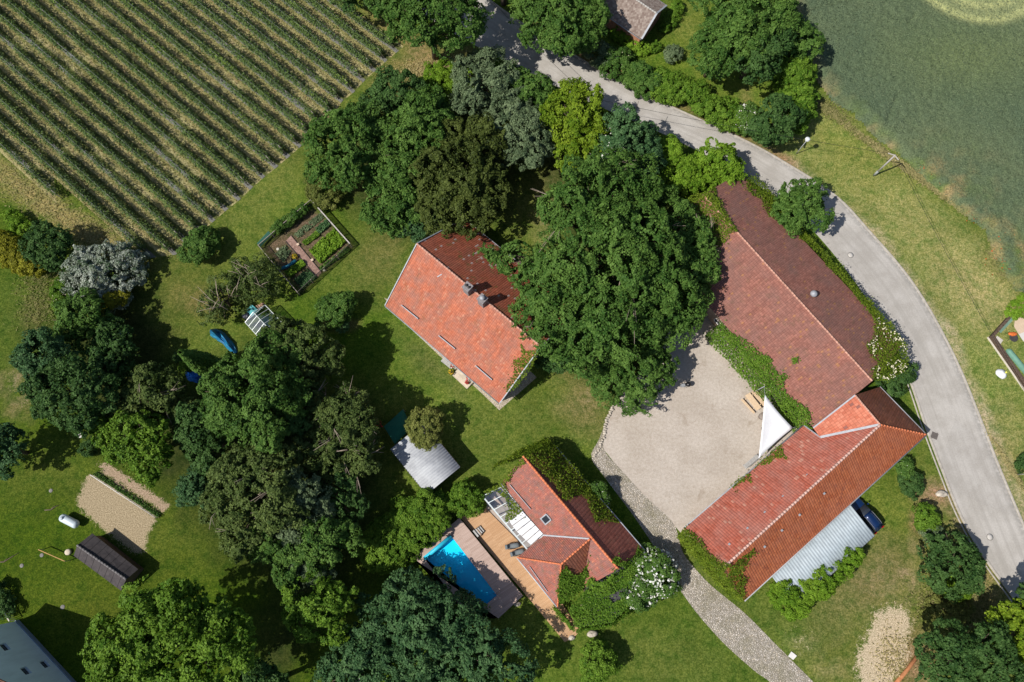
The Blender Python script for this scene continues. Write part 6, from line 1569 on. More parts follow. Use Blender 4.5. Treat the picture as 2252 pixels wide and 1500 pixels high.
# ---- blue tarpaulins
M_TARP = NT('blue_tarpaulin'); _p = M_TARP.pos(); M_TARP = M_TARP.done(M_TARP.bsdf(M_TARP.mix(M_TARP.rng(M_TARP.noise(_p, 1.3, 3), .35, .65), (.006, .10, .25), (.015, .20, .34)), .45, M_TARP.bump(M_TARP.noise(_p, 4, 4), .6, .1), .4))
M_TARP2 = NT('deep_blue_tarpaulin'); _p = M_TARP2.pos(); M_TARP2 = M_TARP2.done(M_TARP2.bsdf(M_TARP2.mix(M_TARP2.rng(M_TARP2.noise(_p, 1.6, 3), .35, .65), (.005, .085, .42), (.01, .18, .60)), .4, M_TARP2.bump(M_TARP2.noise(_p, 4, 4), .6, .1), .4))
def tarp(label, axis_px, widths, hts, mat, seed):
    P = [G(*p) for p in axis_px]; b = MB(); r_ = random.Random(seed); n = 12; rowsN = 0
    for i, p in enumerate(P):
        d = P[min(i + 1, len(P) - 1)] - P[max(i - 1, 0)]; d = d / np.linalg.norm(d); nn = np.array([-d[1], d[0], 0])
        for k in range(n + 1):
            s = k / n * 2 - 1; z = hts[i] * (max(0, 1 - abs(s) ** 2.4)) * (1 + .3 * math.sin(i * 1.7 + k * .9)) + .03 + r_.uniform(0, .20) * (abs(s) < .9)
            b.v.append(tuple(p + nn * widths[i] * s * (1 + r_.uniform(-.08, .08)) + np.array([r_.uniform(-.04, .04), 0, z])))
    for i in range(len(P) - 1):
        for k in range(n): a = i * (n + 1) + k; b.f.append([a, a + 1, a + n + 2, a + n + 1]); b.smooth.append(False)
    o = b.build('tarpaulin', mat); tag(o, label, 'tarpaulin'); return o
tarp('long turquoise-blue tarpaulin over a heap between conifer and greenhouse', [(464, 735), (472, 733), (480, 736), (488, 742), (497, 750), (506, 760), (514, 769), (520, 777)], [.3, .62, .66, .62, .52, .55, .40, .15], [.2, 1.0, 1.1, .8, .6, .75, .4, .1], M_TARP, 3)
tarp('crumpled deep blue tarpaulin covering a low heap beside the large clear green tree', [(410, 823), (416, 822), (424, 824), (432, 827), (440, 830), (446, 832)], [.3, .75, .88, .85, .75, .3], [.1, .55, .65, .6, .55, .1], M_TARP2, 5)
c = G(283, 727); t = MB(); t.lathe((c[0], c[1], 0), [(.38, 0), (.42, .4), (.40, .44), (.33, .44), (.30, .1)], 18); tag(t.build('tub', simple('white_rim_tub', (.30, .36, .42), .5, .1, 4)), 'open tub with a pale rim in the deep shade of the left grove', 'tub')
c = G(266, 728, .25); t = MB(); t.blob(c, (.5, .5, .3), seed=4); tag(t.build('covered_heap', simple('dark_blue_plastic', (.03, .07, .14), .5, .2, 3)), 'dark blue plastic heap beside the pale-rimmed tub in the shade', 'heap')
c = G(716, 664); t = MB(); t.lathe((c[0], c[1], 0), [(.42, 0), (.45, .35), (.43, .38), (.38, .38), (.36, .08)], 18); tag(t.build('tub', simple('dark_tub', (.06, .06, .065), .4, .1, 4)), 'black round tub beside the shrub on the farmhouse lawn', 'tub')
# ---- greenhouse
c0, c1, c2, c3 = [G(*p, 1.7) for p in ((539, 709), (583, 671), (622, 711), (578, 752))]
gh = thing('greenhouse', 'glass greenhouse with pale aluminium bars, partly under an olive tree', 'greenhouse', at3((xy(c0) + xy(c2)) / 2, 0))
ra, rb = at3((xy(c0) + xy(c1)) / 2, 2.35), at3((xy(c3) + xy(c2)) / 2, 2.35)
M_ALU = simple('aluminium', (.62, .66, .64), .45, .06, 4, .5, .3)
for pan in ((c0, c3, rb, ra), (c1, c2, rb, ra)): MB().add(pan, [(0, 1, 2, 3)]).build('pane', M_CLEAR, gh)
for a, b in ((c0, c1), (c1, c2), (c2, c3), (c3, c0)): MB().add([at3(xy(a), 0), at3(xy(b), 0), b, a], [(0, 1, 2, 3)]).build('pane', M_CLEAR, gh)
for a, b in ((c0, c1), (c1, c2), (c2, c3), (c3, c0), (ra, rb), (c0, ra), (c1, ra), (c3, rb), (c2, rb)): MB().bar(a, b, .07).build('frame_bar', M_ALU, gh)
for s in (.2, .4, .6, .8):
    for e0, e1 in ((c0, c3), (c1, c2)): MB().bar(e0 + (e1 - e0) * s, ra + (rb - ra) * s, .045).build('frame_bar', M_ALU, gh)
for q in (c0, c1, c2, c3): MB().bar(at3(xy(q), 0), q, .06).build('frame_bar', M_ALU, gh)
n = 900; P3 = np.array([xy(c0) + (xy(c1) - xy(c0)) * rng.uniform(.1, .9) + (xy(c3) - xy(c0)) * rng.uniform(.08, .95) for _ in range(n)]); P3 = np.c_[P3, rng.uniform(.1, .8, n)]
tag(quads_obj('greenhouse_plants', rand_quads(P3, np.tile([0, 0, 1.0], (n, 1)), .16), rng.random(n) * .6, LEAF['deep']), 'low green plants growing inside the glass greenhouse', 'plants')
c = G(557, 685, .3); m = MB(); m.box((c[0], c[1], .42), (1.15, 1.0, .84), axis); m.box((c[0], c[1], .87), (1.25, 1.1, .07), axis); tag(m.build('compost_bin', simple('turquoise_plastic', (.10, .40, .42), .5, .1, 3), bevel=.03), 'turquoise lidded box against the back of the greenhouse', 'box')
c = G(545, 697); m = MB(); m.lathe((c[0], c[1], 0), [(.42, 0), (.5, .5), (.42, .95), (.36, 1.0), (.05, 1.04)], 16); tag(m.build('water_butt', simple('grey_plastic', (.16, .16, .19), .5, .1, 3)), 'dark grey water butt at the corner of the greenhouse', 'barrel')
m = MB()
for k in range(9): q = G(570 + rng.uniform(-5, 8), 672 + rng.uniform(-6, 5), .15 + k * .06); m.box(q, (rng.uniform(.3, .6), .2, .12), rng.uniform(0, 3))
tag(m.build('wood_pile', simple('scrap_wood', (.38, .24, .16), .85, .35, 4)), 'small heap of scrap wood behind the greenhouse', 'wood pile')
# ---- vegetable plot
gt, gr, gb_, gl = G(689, 448), G(774, 544), G(660, 649), G(575, 547)
veg = thing('plot_fence', 'post and wire fence round the square vegetable plot, pale rail on the upper right', 'fence', at3((xy(gt) + xy(gb_)) / 2, 0))
M_RAIL = simple('pale_rail_wood', (.45, .42, .38), .8, .15, 4)
M_NET = NT('dark_wire_net'); _b = M_NET.n('BsdfTransparent'); _d = M_NET.bsdf((.03, .04, .035), .8); _mx = M_NET.n('MixShader'); _mx.inputs[0].default_value = .62; M_NET.l(_b.outputs[0], _mx.inputs[1]); M_NET.l(_d, _mx.inputs[2]); M_NET = M_NET.done(_mx.outputs[0])
h = 1.25
for a, b, mt in ((gt, gr, M_RAIL), (gr, gb_, M_DARK), (gb_, gl, M_POST), (gl, gt, M_POST)):
    MB().add([a, b, b + [0, 0, h - .05], a + [0, 0, h - .05]], [(0, 1, 2, 3)]).build('net', M_NET, veg)
    MB().bar(a + [0, 0, h], b + [0, 0, h], .14 if mt is M_RAIL else .07, .06).build('rail', mt, veg)
    for s in np.linspace(0, 1, 5)[:-1]: q = a + (b - a) * s; MB().bar(q, q + [0, 0, h + .05], .09).build('post', M_POST, veg)
M_BRICKP = NT('brick_path'); _p = M_BRICKP.pos(); _w = M_BRICKP.voro(_p, 5, 'F1', 'Color'); M_BRICKP = M_BRICKP.done(M_BRICKP.bsdf(M_BRICKP.mix(M_BRICKP.sep(_w)[0], (.20, .12, .095), (.33, .21, .17)), .9, M_BRICKP.bump(M_BRICKP.noise(_p, 12), .4, .02), .2))
sheet('garden_path', [(628, 531), (640, 518), (707, 599), (698, 611)], .012, M_BRICKP)
m = MB()
for a, b in (((628, 531), (698, 611)), ((640, 518), (707, 599))):
    m.bar(G(*a, .06), G(*b, .06), .06, .14)
tag(m.build('path_edging', M_DARK), 'dark timber edging along the brick path of the vegetable plot', 'edging')
def bed(label, poly, n, kd, hgt, lf=.2, rowed=0):
    n = int(n * 1.9); P, N, ar = patch_pts([G(*p) for p in zz(poly, 560, 430, 6.523)], n, 0); P[:, 2] = rng.uniform(.05, hgt, n) * np.clip(fbm(P[:, 0], P[:, 1], 2.2, 401) * 1.8, .2, 1.2)
    c = P.mean(0); t = thing('vegetable_bed', label, 'vegetable bed', (c[0], c[1], 0), 'beds of the vegetable plot')
    keep = fbm(P[:, 0], P[:, 1], 1.8, 411) > rowed * .75
    quads_obj('foliage', rand_quads(P[keep], np.tile([0, 0, 1.0], (keep.sum(), 1)), lf, .5), rng.random(keep.sum()), LEAF[kd], t)
bed('largest bed of bright leafy crops right of the brick path', [(790, 800), (1150, 490), (1320, 670), (950, 985)], 2600, 'fresh', .55)
bed('row of blue-green leafy plants near the pale rail', [(880, 480), (1040, 360), (1090, 430), (930, 560)], 500, 'blue', .4, .24, .35)
bed('row of mid green leaves ending in a yellow-green clump', [(690, 680), (900, 500), (950, 570), (740, 720)], 620, 'bright', .35, .18, .3)
bed('sparse grey-green seedling rows in the upper corner of the plot', [(560, 560), (960, 240), (1000, 320), (640, 620)], 620, 'grey', .25, .15, .5)
bed('small bright bed at the lower left of the brick path', [(440, 1110), (680, 930), (740, 1000), (520, 1180)], 760, 'fresh', .45)
bed('feathery grey-green bed in the lower corner of the plot', [(570, 1210), (760, 1060), (900, 1180), (680, 1360)], 900, 'blue', .35, .14, .35)
bed('sparse seedlings left of the brick path', [(290, 840), (440, 720), (530, 800), (420, 960)], 420, 'grey', .3, .14, .45)
bed('narrow green edge bed along the lower right fence', [(930, 1040), (1330, 730), (1380, 790), (960, 1090)], 620, 'mid', .4, .18, .4)
c = G(*zz([(578, 878)], 560, 430, 6.523)[0], .2); d = sph(130, 0); q = thing('marigold_clump', 'clump of vivid yellow plants beside the brick path', 'plant', (c[0], c[1], 0)); quads_obj('foliage', rand_quads(c + d * .36, d, .14), rng.random(130), LEAF['gold'], q); d = sph(50, .2); quads_obj('blossom', rand_quads(c + d * .4, d, .12), rng.random(50), FLQ['yellow'], q)
P = [G(*p, .35) for p in zz([(380, 1050), (480, 1010), (595, 930)], 560, 430, 6.523)]; m = MB(); m.tube(P, .22, 8); tag(m.build('crop_net', simple('blue_net', (.02, .16, .24), .7, .2, 6)), 'blue crop net tunnel in the left half of the vegetable plot', 'net tunnel')
for lab, p in (('small pale box lantern on the brick path, upper one', (628, 712)), ('small pale box lantern on the brick path, lower one', (832, 935))):
    q = G(*zz([p], 560, 430, 6.523)[0]); m = MB(); m.box((q[0], q[1], .14), (.26, .26, .28), .5); m.box((q[0], q[1], .30), (.32, .32, .04), .5); tag(m.build('lantern', simple('lantern_paint', (.60, .45, .33), .7, .1, 5), bevel=.01), lab, 'lantern', 'lanterns on the brick path')
for k, p in enumerate(((708, 1268), (1125, 910), (335, 770), (1000, 1070))):
    q = G(*zz([p], 560, 430, 6.523)[0]); disc_stone('garden_stone', ['pale ringed stone in the lower corner of the vegetable plot', 'pale stone at the lower right fence of the vegetable plot', 'pale flat stone among the seedlings left of the brick path', 'small white stone at the foot of the brick path'][k], *zz([p], 560, 430, 6.523)[0], .2, .12, simple('pale_stone', (.55, .52, .44), .9, .2, 5), 'stone')
plant('feathery_hedge', 'soft feathery dark green row outside the upper left plot fence', 'plant row', [(606, 503, 8), (616, 496, 9), (627, 489, 9), (638, 481, 9), (649, 473, 9), (660, 464, 9), (668, 458, 8)], 1.4, 'mid', rc=.3, leaf=.13, trunk=False)
a, b = G(576, 546), G(601, 519); tag(MB().slab([a + [0, 0, .5], b + [0, 0, .5], b + [-.35, .3, .95], a + [-.35, .3, .95]], .04).build('cold_frame', simple('green_glazing', (.08, .22, .16), .35, .1, 3)), 'tilted green-tinted panel on the left corner of the plot fence', 'cold frame')
# ---- tall white gabled building in the corner
Aw = G(40, 1365); ev = xy(G(165, 1500)) - xy(Aw); ev /= np.linalg.norm(ev); iv = np.array([ev[1], -ev[0]])
if iv[0] > 0: iv = -iv
W_ = 12.5
wb = thing('white_building', 'tall white gabled building in the bottom left corner, its shaded wall showing three small windows', 'house', at3(xy(Aw) + ev * W_ / 2 + iv * 7, 0))
cor = [xy(Aw), xy(Aw) + ev * W_ / 2, xy(Aw) + ev * W_, xy(Aw) + ev * W_ + iv * 15, xy(Aw) + ev * W_ / 2 + iv * 15, xy(Aw) + iv * 15]
M_WHITEW = NT('limewashed_wall'); _p = M_WHITEW.pos(); _s = M_WHITEW.sep(_p)
M_WHITEW = M_WHITEW.done(M_WHITEW.bsdf(M_WHITEW.mix(M_WHITEW.rng(M_WHITEW.noise(M_WHITEW.comb(_s[0], _s[1], M_WHITEW.math('MULTIPLY', _s[2], .25)), 1.1, 5, .7), .45, .75, 0, .6), (.76, .85, .91), (.55, .62, .67)), .9, M_WHITEW.bump(M_WHITEW.noise(_p, 6, 4), .2, .02), .2))  # bluish albedo: sky light on the shaded wall put into the white
wp_pl = (at3(xy(Aw), 0), np.append(-iv, 0))
wins = []
for poly in ([(-6, 1418), (14, 1412), (27, 1427), (9, 1433)], [(41, 1471), (60, 1463), (73, 1479), (54, 1486)], [(82, 1457), (103, 1449), (115, 1464), (95, 1471)]):
    c = sum(RP(*p, wp_pl) for p in poly) / 4; wins.append(((xy(c) - xy(Aw)) @ ev, c[2]))
m = MB(); hts = [4.6, 9.4, 4.6, 4.6, 9.4, 4.6]
ww, wh_, dp = 1.0, 1.0, .3
wins = sorted(wins)
ss = [0]
# front wall with real openings: build it from strips round the window holes
m.prism([cor[1] + iv * dp, cor[2] + iv * dp, cor[3], cor[4], cor[5], cor[0] + iv * dp], -.05, [9.3, 4.6, 4.6, 9.4, 4.6, 4.6])
def wallbox(s0, s1, z0, z1a, z1b=None):
    z1b = z1a if z1b is None else z1b
    p = [xy(Aw) + ev * s0, xy(Aw) + ev * s1]
    m.prism([p[0], p[1], p[1] + iv * dp, p[0] + iv * dp], z0, [z1a, z1b, z1b, z1a])
gz = lambda s: 4.6 + (4.8 * (1 - abs(s - W_ / 2) / (W_ / 2)))
cuts = sorted([0, W_ / 2, W_] + [w[0] - ww / 2 for w in wins] + [w[0] + ww / 2 for w in wins])
for a, b in zip(cuts[:-1], cuts[1:]):
    if b - a < 1e-3: continue
    mid = (a + b) / 2; hit = [w for w in wins if w[0] - ww / 2 < mid < w[0] + ww / 2]
    z = -.05
    for w in sorted(hit, key=lambda w: w[1]):
        wallbox(a, b, z, w[1] - wh_ / 2); z = w[1] + wh_ / 2
    wallbox(a, b, z, gz(a), gz(b))
m.build('wall', M_WHITEW, wb)
for s, z in wins:
    q = xy(Aw) + ev * s + iv * (dp - .04); f = MB(); rot = math.atan2(ev[1], ev[0])
    for dx, sx, dz, sz in ((-.46, .07, 0, 1), (.46, .07, 0, 1), (0, .05, 0, 1), (0, 1, .46, .07), (0, 1, -.46, .07)): f.box((q[0] + ev[0] * dx, q[1] + ev[1] * dx, z + dz), (sx, .06, sz), rot)
    fo = f.build('window', M_DARK, wb); MB().box((q[0], q[1], z), (.9, .03, .9), rot).build('pane', M_GLASS_D, fo)
MB().prism([cor[0] - iv * .12 - ev * .05, cor[2] - iv * .12 + ev * .05, cor[2] - iv * .002 + ev * .05, cor[0] - iv * .002 - ev * .05], -.05, .55).build('plinth', simple('blue_grey_plinth', (.22, .27, .33), .9, .15, 3), wb)
m = MB()
P = lambda s, z, dpt: at3(xy(Aw) + ev * s + iv * dpt, z)
m.slab([P(-.7, 4.25, -.15), P(-.7, 4.25, 15.2), P(W_ / 2, 9.65, 15.2), P(W_ / 2, 9.65, -.15)], .14); m.slab([P(W_ + .7, 4.25, -.15), P(W_ + .7, 4.25, 15.2), P(W_ / 2, 9.65, 15.2), P(W_ / 2, 9.65, -.15)], .14)
m.build('roof', M_TILE_BARN, wb, uvdir=(iv[0], iv[1], 0))
plant('clipped_hedge', 'dark clipped hedge running to the white building in the left edge', 'hedge', [(-6, 1300, 16), (6, 1322, 16), (14, 1342, 14), (-10, 1330, 20)], 1.6, 'deep', rc=.35, leaf=.18, trunk=False)
hf = thing('hurdle_fence', 'pale slatted rail beside the dark hedge at the white building', 'fence', G(6, 1345))
a, b = G(-6, 1318, 1.0), G(20, 1366, 1.0); MB().bar(a, b, .12, .06).build('rail', M_RAIL, hf)
for s in np.linspace(0, 1, 14): q = a + (b - a) * s; MB().bar(at3(xy(q), 0), q, .05).build('slat', M_RAIL, hf)
# ---- small dark roof in the bottom edge
z = 2.6; D = [G(779, 1481, z), G(800, 1502, z), G(770, 1540, z - .6), G(748, 1516, z - .6)]
ds = thing('small_shed', 'small shed with dark felt roof half hidden under trees in the bottom edge', 'shed', at3(sum(xy(p) for p in D) / 4, 0))
MB().slab(D, .08).build('roof', M_FELT, ds); MB().prism(shrink(D, .9), -.05, [2.45, 2.45, 1.85, 1.85]).build('wall', M_DARK, ds)
MB().bar(D[0] + [0, 0, .02], D[1] + [0, 0, .02], .06, .1).build('fascia', M_RAIL, ds)
# ---- grey grey-roofed cottage at the top edge
zt_, zr_ = 2.7, 6.2
TB, TR = G(1411, 86, zt_), G(1466, 12, zt_); TL = G(1312, 18, zt_)
TT = TR + (TL - TB); 
th = thing('brick_cottage', 'brick cottage with mossy grey-brown roof cut by the top edge', 'house', at3((xy(TL) + xy(TR)) / 2, 0))
M_THATCH = NT('mossy_shingles'); _p = M_THATCH.pos(); _n = M_THATCH.noise(_p, 3.2, 5, .75); _n2 = M_THATCH.white(M_THATCH.comb(*[M_THATCH.math('FLOOR', M_THATCH.math('MULTIPLY', q, 4.0)) for q in M_THATCH.sep(_p)[:2]], 0.0))
M_THATCH = M_THATCH.done(M_THATCH.bsdf(M_THATCH.mix(M_THATCH.math('MULTIPLY', _n2, M_THATCH.rng(_n, .3, .7)), (.17, .125, .105), (.42, .36, .31)), .95, M_THATCH.bump(_n, .5, .08), .1))
RA, RB = at3((xy(TL) + xy(TT)) / 2, zr_), at3((xy(TB) + xy(TR)) / 2, zr_)
# ridge runs parallel to the eave seen at lower left; near gable looks to the garden
RA, RB = at3((xy(TB) + xy(TL)) / 2 + (xy(TR) - xy(TB)) * .5, zr_), at3((xy(TR) + xy(TB)) / 2, zr_)
gable_building(th, TL, TB, TR, TT, at3((xy(TL) + xy(TT)) / 2, 4.4), at3((xy(TB) + xy(TR)) / 2, 4.4), M_THATCH, M_WALL_BR, .4, th=.2, ridge_mat=simple('grey_ridge', (.40, .38, .35), .9, .2, 3), gutters=True)
for s0, s1 in ((.1, .3), (.3, .1)): pass
a, b = TB + [0, 0, .06], at3((xy(TB) + xy(TR)) / 2, 4.46); MB().bar(a, b, .25, .06).build('verge_board', M_LEAD, th); MB().bar(TR + [0, 0, .06], b, .25, .06).build('verge_board', M_LEAD, th)
# ---- car under the carport
cb_ = G(1940, 1158, .8); fwd = -(xy(G(1944, 1155, .7)) - xy(G(1893, 1096, .7))); fwd /= np.linalg.norm(fwd); sdv = np.array([-fwd[1], fwd[0]])
LC, WC = 4.55, 1.82
rr0 = xy(G(1945, 1156, .7)); side = sdv if sdv @ (xy(G(1900, 1180)) - rr0) > 0 else -sdv
ctr = rr0 + side * WC / 2 + fwd * LC / 2
car = thing('estate_car', 'dark blue estate car parked half under the corrugated carport roof', 'car', (ctr[0], ctr[1], 0))
CP = lambda s, w, z: at3(ctr + fwd * s * LC / 2 + side * w * WC / 2, z)
M_CARP = NT('dark_blue_paint'); M_CARP = M_CARP.done(M_CARP.bsdf((.004, .022, .085), .28, None, .5, .2, .8))
M_BLACKP = simple('black_plastic', (.02, .02, .02), .6, .1, 5); M_TYRE = simple('tyre_rubber', (.025, .025, .025), .85, .1, 8)
def loft(secs, name, mat, parent, smooth=True, sub=0):
    """secs: list of (s, [(w, z), ...]) rings"""
    m = MB(); n = len(secs[0][1])
    for s, ring in secs: m.v += [tuple(CP(s, w, z)) for w, z in ring]
    for i in range(len(secs) - 1):
        for k in range(n): m.f.append([i * n + k, i * n + (k + 1) % n, (i + 1) * n + (k + 1) % n, (i + 1) * n + k]); m.smooth.append(smooth)
    m.f.append(list(range(n))[::-1]); m.smooth.append(False); m.f.append([(len(secs) - 1) * n + k for k in range(n)]); m.smooth.append(False)
    o = m.build(name, mat, parent)
    if sub: sd = o.modifiers.new('sub', 'SUBSURF'); sd.levels = sub; sd.render_levels = sub
    return o
def ring(w, z0, z1, sh=.92): return [(-w, z0 + .08), (-w * .94, z0), (w * .94, z0), (w, z0 + .08), (w, (z0 + z1) / 2), (w * sh, z1), (0, z1 + .03), (-w * sh, z1), (-w, (z0 + z1) / 2)]
loft([(-1.0, ring(.80, .42, .78)), (-.95, ring(.93, .28, .93)), (-.6, ring(1.0, .22, .98)), (0, ring(1.0, .22, .97)), (.42, ring(1.0, .22, .95)), (.80, ring(.96, .24, .84)), (.96, ring(.86, .30, .72)), (1.0, ring(.74, .38, .62))], 'body', M_CARP, car, True, 1)
cab = [(-.90, .74, .93, 1.02), (-.80, .70, .93, 1.36), (-.60, .70, .93, 1.46), (-.1, .70, .93, 1.47), (.12, .69, .93, 1.40), (.46, .74, .93, .98)]
loft([(s, [(-w - .12, zb), (w + .12, zb), (w + .06, (zb + zt) / 2), (w - .04, zt), (0, zt + .03), (-w + .04, zt), (-w - .06, (zb + zt) / 2)]) for s, w, zb, zt in cab], 'window', M_GLASS_D, car, True)
m = MB(); m.v = []; rs = [(-.82, .66, 1.385), (-.60, .66, 1.50), (-.1, .66, 1.51), (.10, .64, 1.44)]
for s, w, z in rs: m.v += [tuple(CP(s, -w, z)), tuple(CP(s, 0, z + .035)), tuple(CP(s, w, z))]
for i in range(3):
    for k in range(2): m.f.append([i * 3 + k, i * 3 + k + 1, (i + 1) * 3 + k + 1, (i + 1) * 3 + k]); m.smooth.append(True)
o = m.build('roof_panel', M_CARP, car); sd = o.modifiers.new('solid', 'SOLIDIFY'); sd.thickness = .03
for w in (-.62, .62): MB().tube([CP(-.75, w, 1.44), CP(-.6, w, 1.56), CP(-.1, w, 1.57), CP(.05, w, 1.50)], .02, 6).build('roof_rail', M_STEEL, car)
for s in (-.60, .62):
    for w in (-.92, .92):
        q = CP(s, w, .33); wl = MB(); ax_ = np.append(side, 0) * .1
        wl.tube([q - ax_, q + ax_], .33, 18); wo = wl.build('wheel', M_TYRE, car)
        MB().tube([q - ax_ * 1.05, q + ax_ * 1.05], .2, 12).build('rim', M_STEEL, wo)
for w in (-1.06, 1.06): MB().box(tuple(CP(.36, w * 1.06, 1.0)), (.16, .22, .16), math.atan2(fwd[1], fwd[0])).build('mirror', M_CARP, car, bevel=.03)
for w in (-.66, .66):
    MB().box(tuple(CP(-.975, w, .82)), (.10, .32, .22), math.atan2(fwd[1], fwd[0])).build('tail_light', simple('red_lens', (.35, .01, .01), .2, .1, 5), car)
    MB().box(tuple(CP(.95, w, .68)), (.14, .36, .14), math.atan2(fwd[1], fwd[0])).build('headlight', simple('clear_lens', (.6, .62, .65), .1, .05, 5), car)
# ---- courtyard furniture
M_PALEPINE = simple('pale_pine', (.62, .46, .30), .75, .12, 4)
def plank(m, a, b, w, z): m.bar(at3(xy(a), z), at3(xy(b), z), w, .05)
pt_ = thing('picnic_table', 'pale pine picnic table with benches on the gravel courtyard beside the sail', 'table', G(1655, 882))
m = MB()
for k in range(5): f = (k + .5) / 5; plank(m, G(1638 + 11 * f, 870 - 6.5 * f, .74), G(1664 + 11 * f, 903 - 6.5 * f, .74), .15, .75)
m.build('tabletop', M_PALEPINE, pt_)
for (x0, y0), (x1, y1) in (((1631, 877), (1659, 908)),):
    m = MB(); 
    for k in (0, 1): plank(m, G(x0 - 2.2 * k + 1, y0 + 1.4 * k, .45), G(x1 - 2.2 * k + 1, y1 + 1.4 * k, .45), .13, .45)
    m.build('seat', M_PALEPINE, pt_)
m = MB()
for k in (0, 1): plank(m, G(1653 + 2.4 * k, 862 - 1.4 * k, .45), G(1680 + 2.4 * k, 893 - 1.4 * k, .45), .13, .45)
m.build('seat', M_PALEPINE, pt_)
for s in (.18, .82):
    a = G(1638 + 26 * s - 5, 870 + 33 * s + 3); b = G(1650 + 27 * s + 4, 862 + 32 * s - 2); md = (a + b) / 2
    m = MB(); m.bar(a, at3(xy(md) + (xy(b) - xy(md)) * .35, .72), .08); m.bar(b, at3(xy(md) + (xy(a) - xy(md)) * .35, .72), .08); m.bar(at3(xy(a), .4), at3(xy(b), .4), .07); m.build('leg', M_PALEPINE, pt_)
m = MB(); 
lb = thing('plank_bench', 'separate pale plank bench between picnic table and barn creeper', 'bench', G(1672, 872))
for k in (0, 1): plank(m, G(1657 + 3.4 * k, 857.5 - 2 * k, .45), G(1681 + 3.4 * k, 886 - 2 * k, .45), .14, .45)
m.build('seat', M_PALEPINE, lb)
for s in (.12, .88): q = G(1658.5 + 24 * s, 856.5 + 28 * s); MB().box((q[0], q[1], .21), (.3, .08, .42), axis).build('leg', M_PALEPINE, lb)
# sail
SA, SB, SC = G(1682, 868, 4.2), G(1744, 941, 3.1), G(1668, 1009, 2.7)
sail = thing('shade_sail', 'white triangular shade sail stretched between barn, wing and courtyard', 'sail', at3((xy(SA) + xy(SB) + xy(SC)) / 3, 0))
m = MB(); N_ = 14
grid = {}
for i in range(N_ + 1):
    for j in range(N_ + 1 - i):
        a, b = i / N_, j / N_; c = 1 - a - b; p = SA * a + SB * b + SC * c
        ctr_ = (SA + SB + SC) / 3; ed = 4 * max(a * b * (1 - c) , 0), 4 * max(b * c * (1 - a), 0), 4 * max(a * c * (1 - b), 0)
        pull = .07 * (a * b * 4 * (1 - 3 * min(a, b, c)) + b * c * 4 * (1 - 3 * min(a, b, c))) + .03 * a * c * 4
        p = p + (ctr_ - p) * pull - np.array([0, 0, .5 * 27 * a * b * c / 3]); p[2] += .03 * math.sin(9 * b + 3 * c) * a
        grid[i, j] = len(m.v); m.v.append(tuple(p))
for i in range(N_):
    for j in range(N_ - i):
        m.f.append([grid[i, j], grid[i + 1, j], grid[i, j + 1]]); m.smooth.append(True)
        if i + j < N_ - 1: m.f.append([grid[i + 1, j], grid[i + 1, j + 1], grid[i, j + 1]]); m.smooth.append(True)
o = m.build('fabric', M_SAIL, sail); sd = o.modifiers.new('solid', 'SOLIDIFY'); sd.thickness = .01
for p, q in ((SA, G(1681, 850, 4.3)), (SB, G(1752, 938, 3.1)), (SC, G(1662, 1014, 2.75))): MB().tube([p, q], .018, 6).build('rope', M_STEEL, sail)
q = xy(G(1681, 850, 4.3)); MB().tube([at3(q, 0), at3(q, 4.35)], .06, 8).build('mast', M_STEEL, sail)
bench('courtyard_bench', 'grey slatted bench on the courtyard against the long wing', (1634, 1028), (1664, 1003), .5, .45, M_GREYWOOD, True, 4, -1)
M_BARREL = simple('barrel_wood', (.20, .15, .12), .8, .25, 6)
for lab, p in (('barrel table beside the picnic table, nearer the barn', (1673, 917)), ('barrel table half under the sail, the one below its twin', (1679, 943))):
    q = G(*p); t = thing('barrel_table', lab, 'barrel', (q[0], q[1], 0), 'barrel tables under the sail')
    MB().lathe((q[0], q[1], 0), [(.30, 0), (.40, .35), (.42, .5), (.36, .85)], 16).build('barrel', M_BARREL, t); MB().lathe((q[0], q[1], .86), [(.46, 0), (.46, .04), (.1, .045)], 20).build('top', simple('barrel_top', (.24, .20, .17), .7, .2, 5), t)
    MB().lathe((q[0], q[1], .60), [(.405, 0), (.405, .05)], 16).build('hoop', M_STEEL, t)
gq = G(1508, 848); gr_ = thing('kettle_grill', 'black kettle grill with side stand on the courtyard gravel below the great tree', 'grill', (gq[0], gq[1], 0))
MB().lathe((gq[0] + .15, gq[1], .55), [(.05, 0), (.24, .08), (.32, .25), (.33, .30), (.28, .44), (.14, .54), (.03, .56)], 18).build('bowl', simple('black_enamel', (.012, .012, .014), .3, .1, 5, .5), gr_)
for k in range(3): a = k * 2.09; MB().tube([(gq[0] + .15 + .2 * math.cos(a), gq[1] + .2 * math.sin(a), .62), (gq[0] + .15 + .36 * math.cos(a), gq[1] + .36 * math.sin(a), 0)], .02, 6).build('leg', M_STEEL, gr_)
MB().box((gq[0] - .5, gq[1] - .1, .7), (.5, .42, .04), .3).build('side_shelf', M_STEEL, gr_)
for dx in (-.7, -.3): MB().box((gq[0] + dx, gq[1] - .1, .34), (.04, .3, .68), .3).build('leg', M_STEEL, gr_)
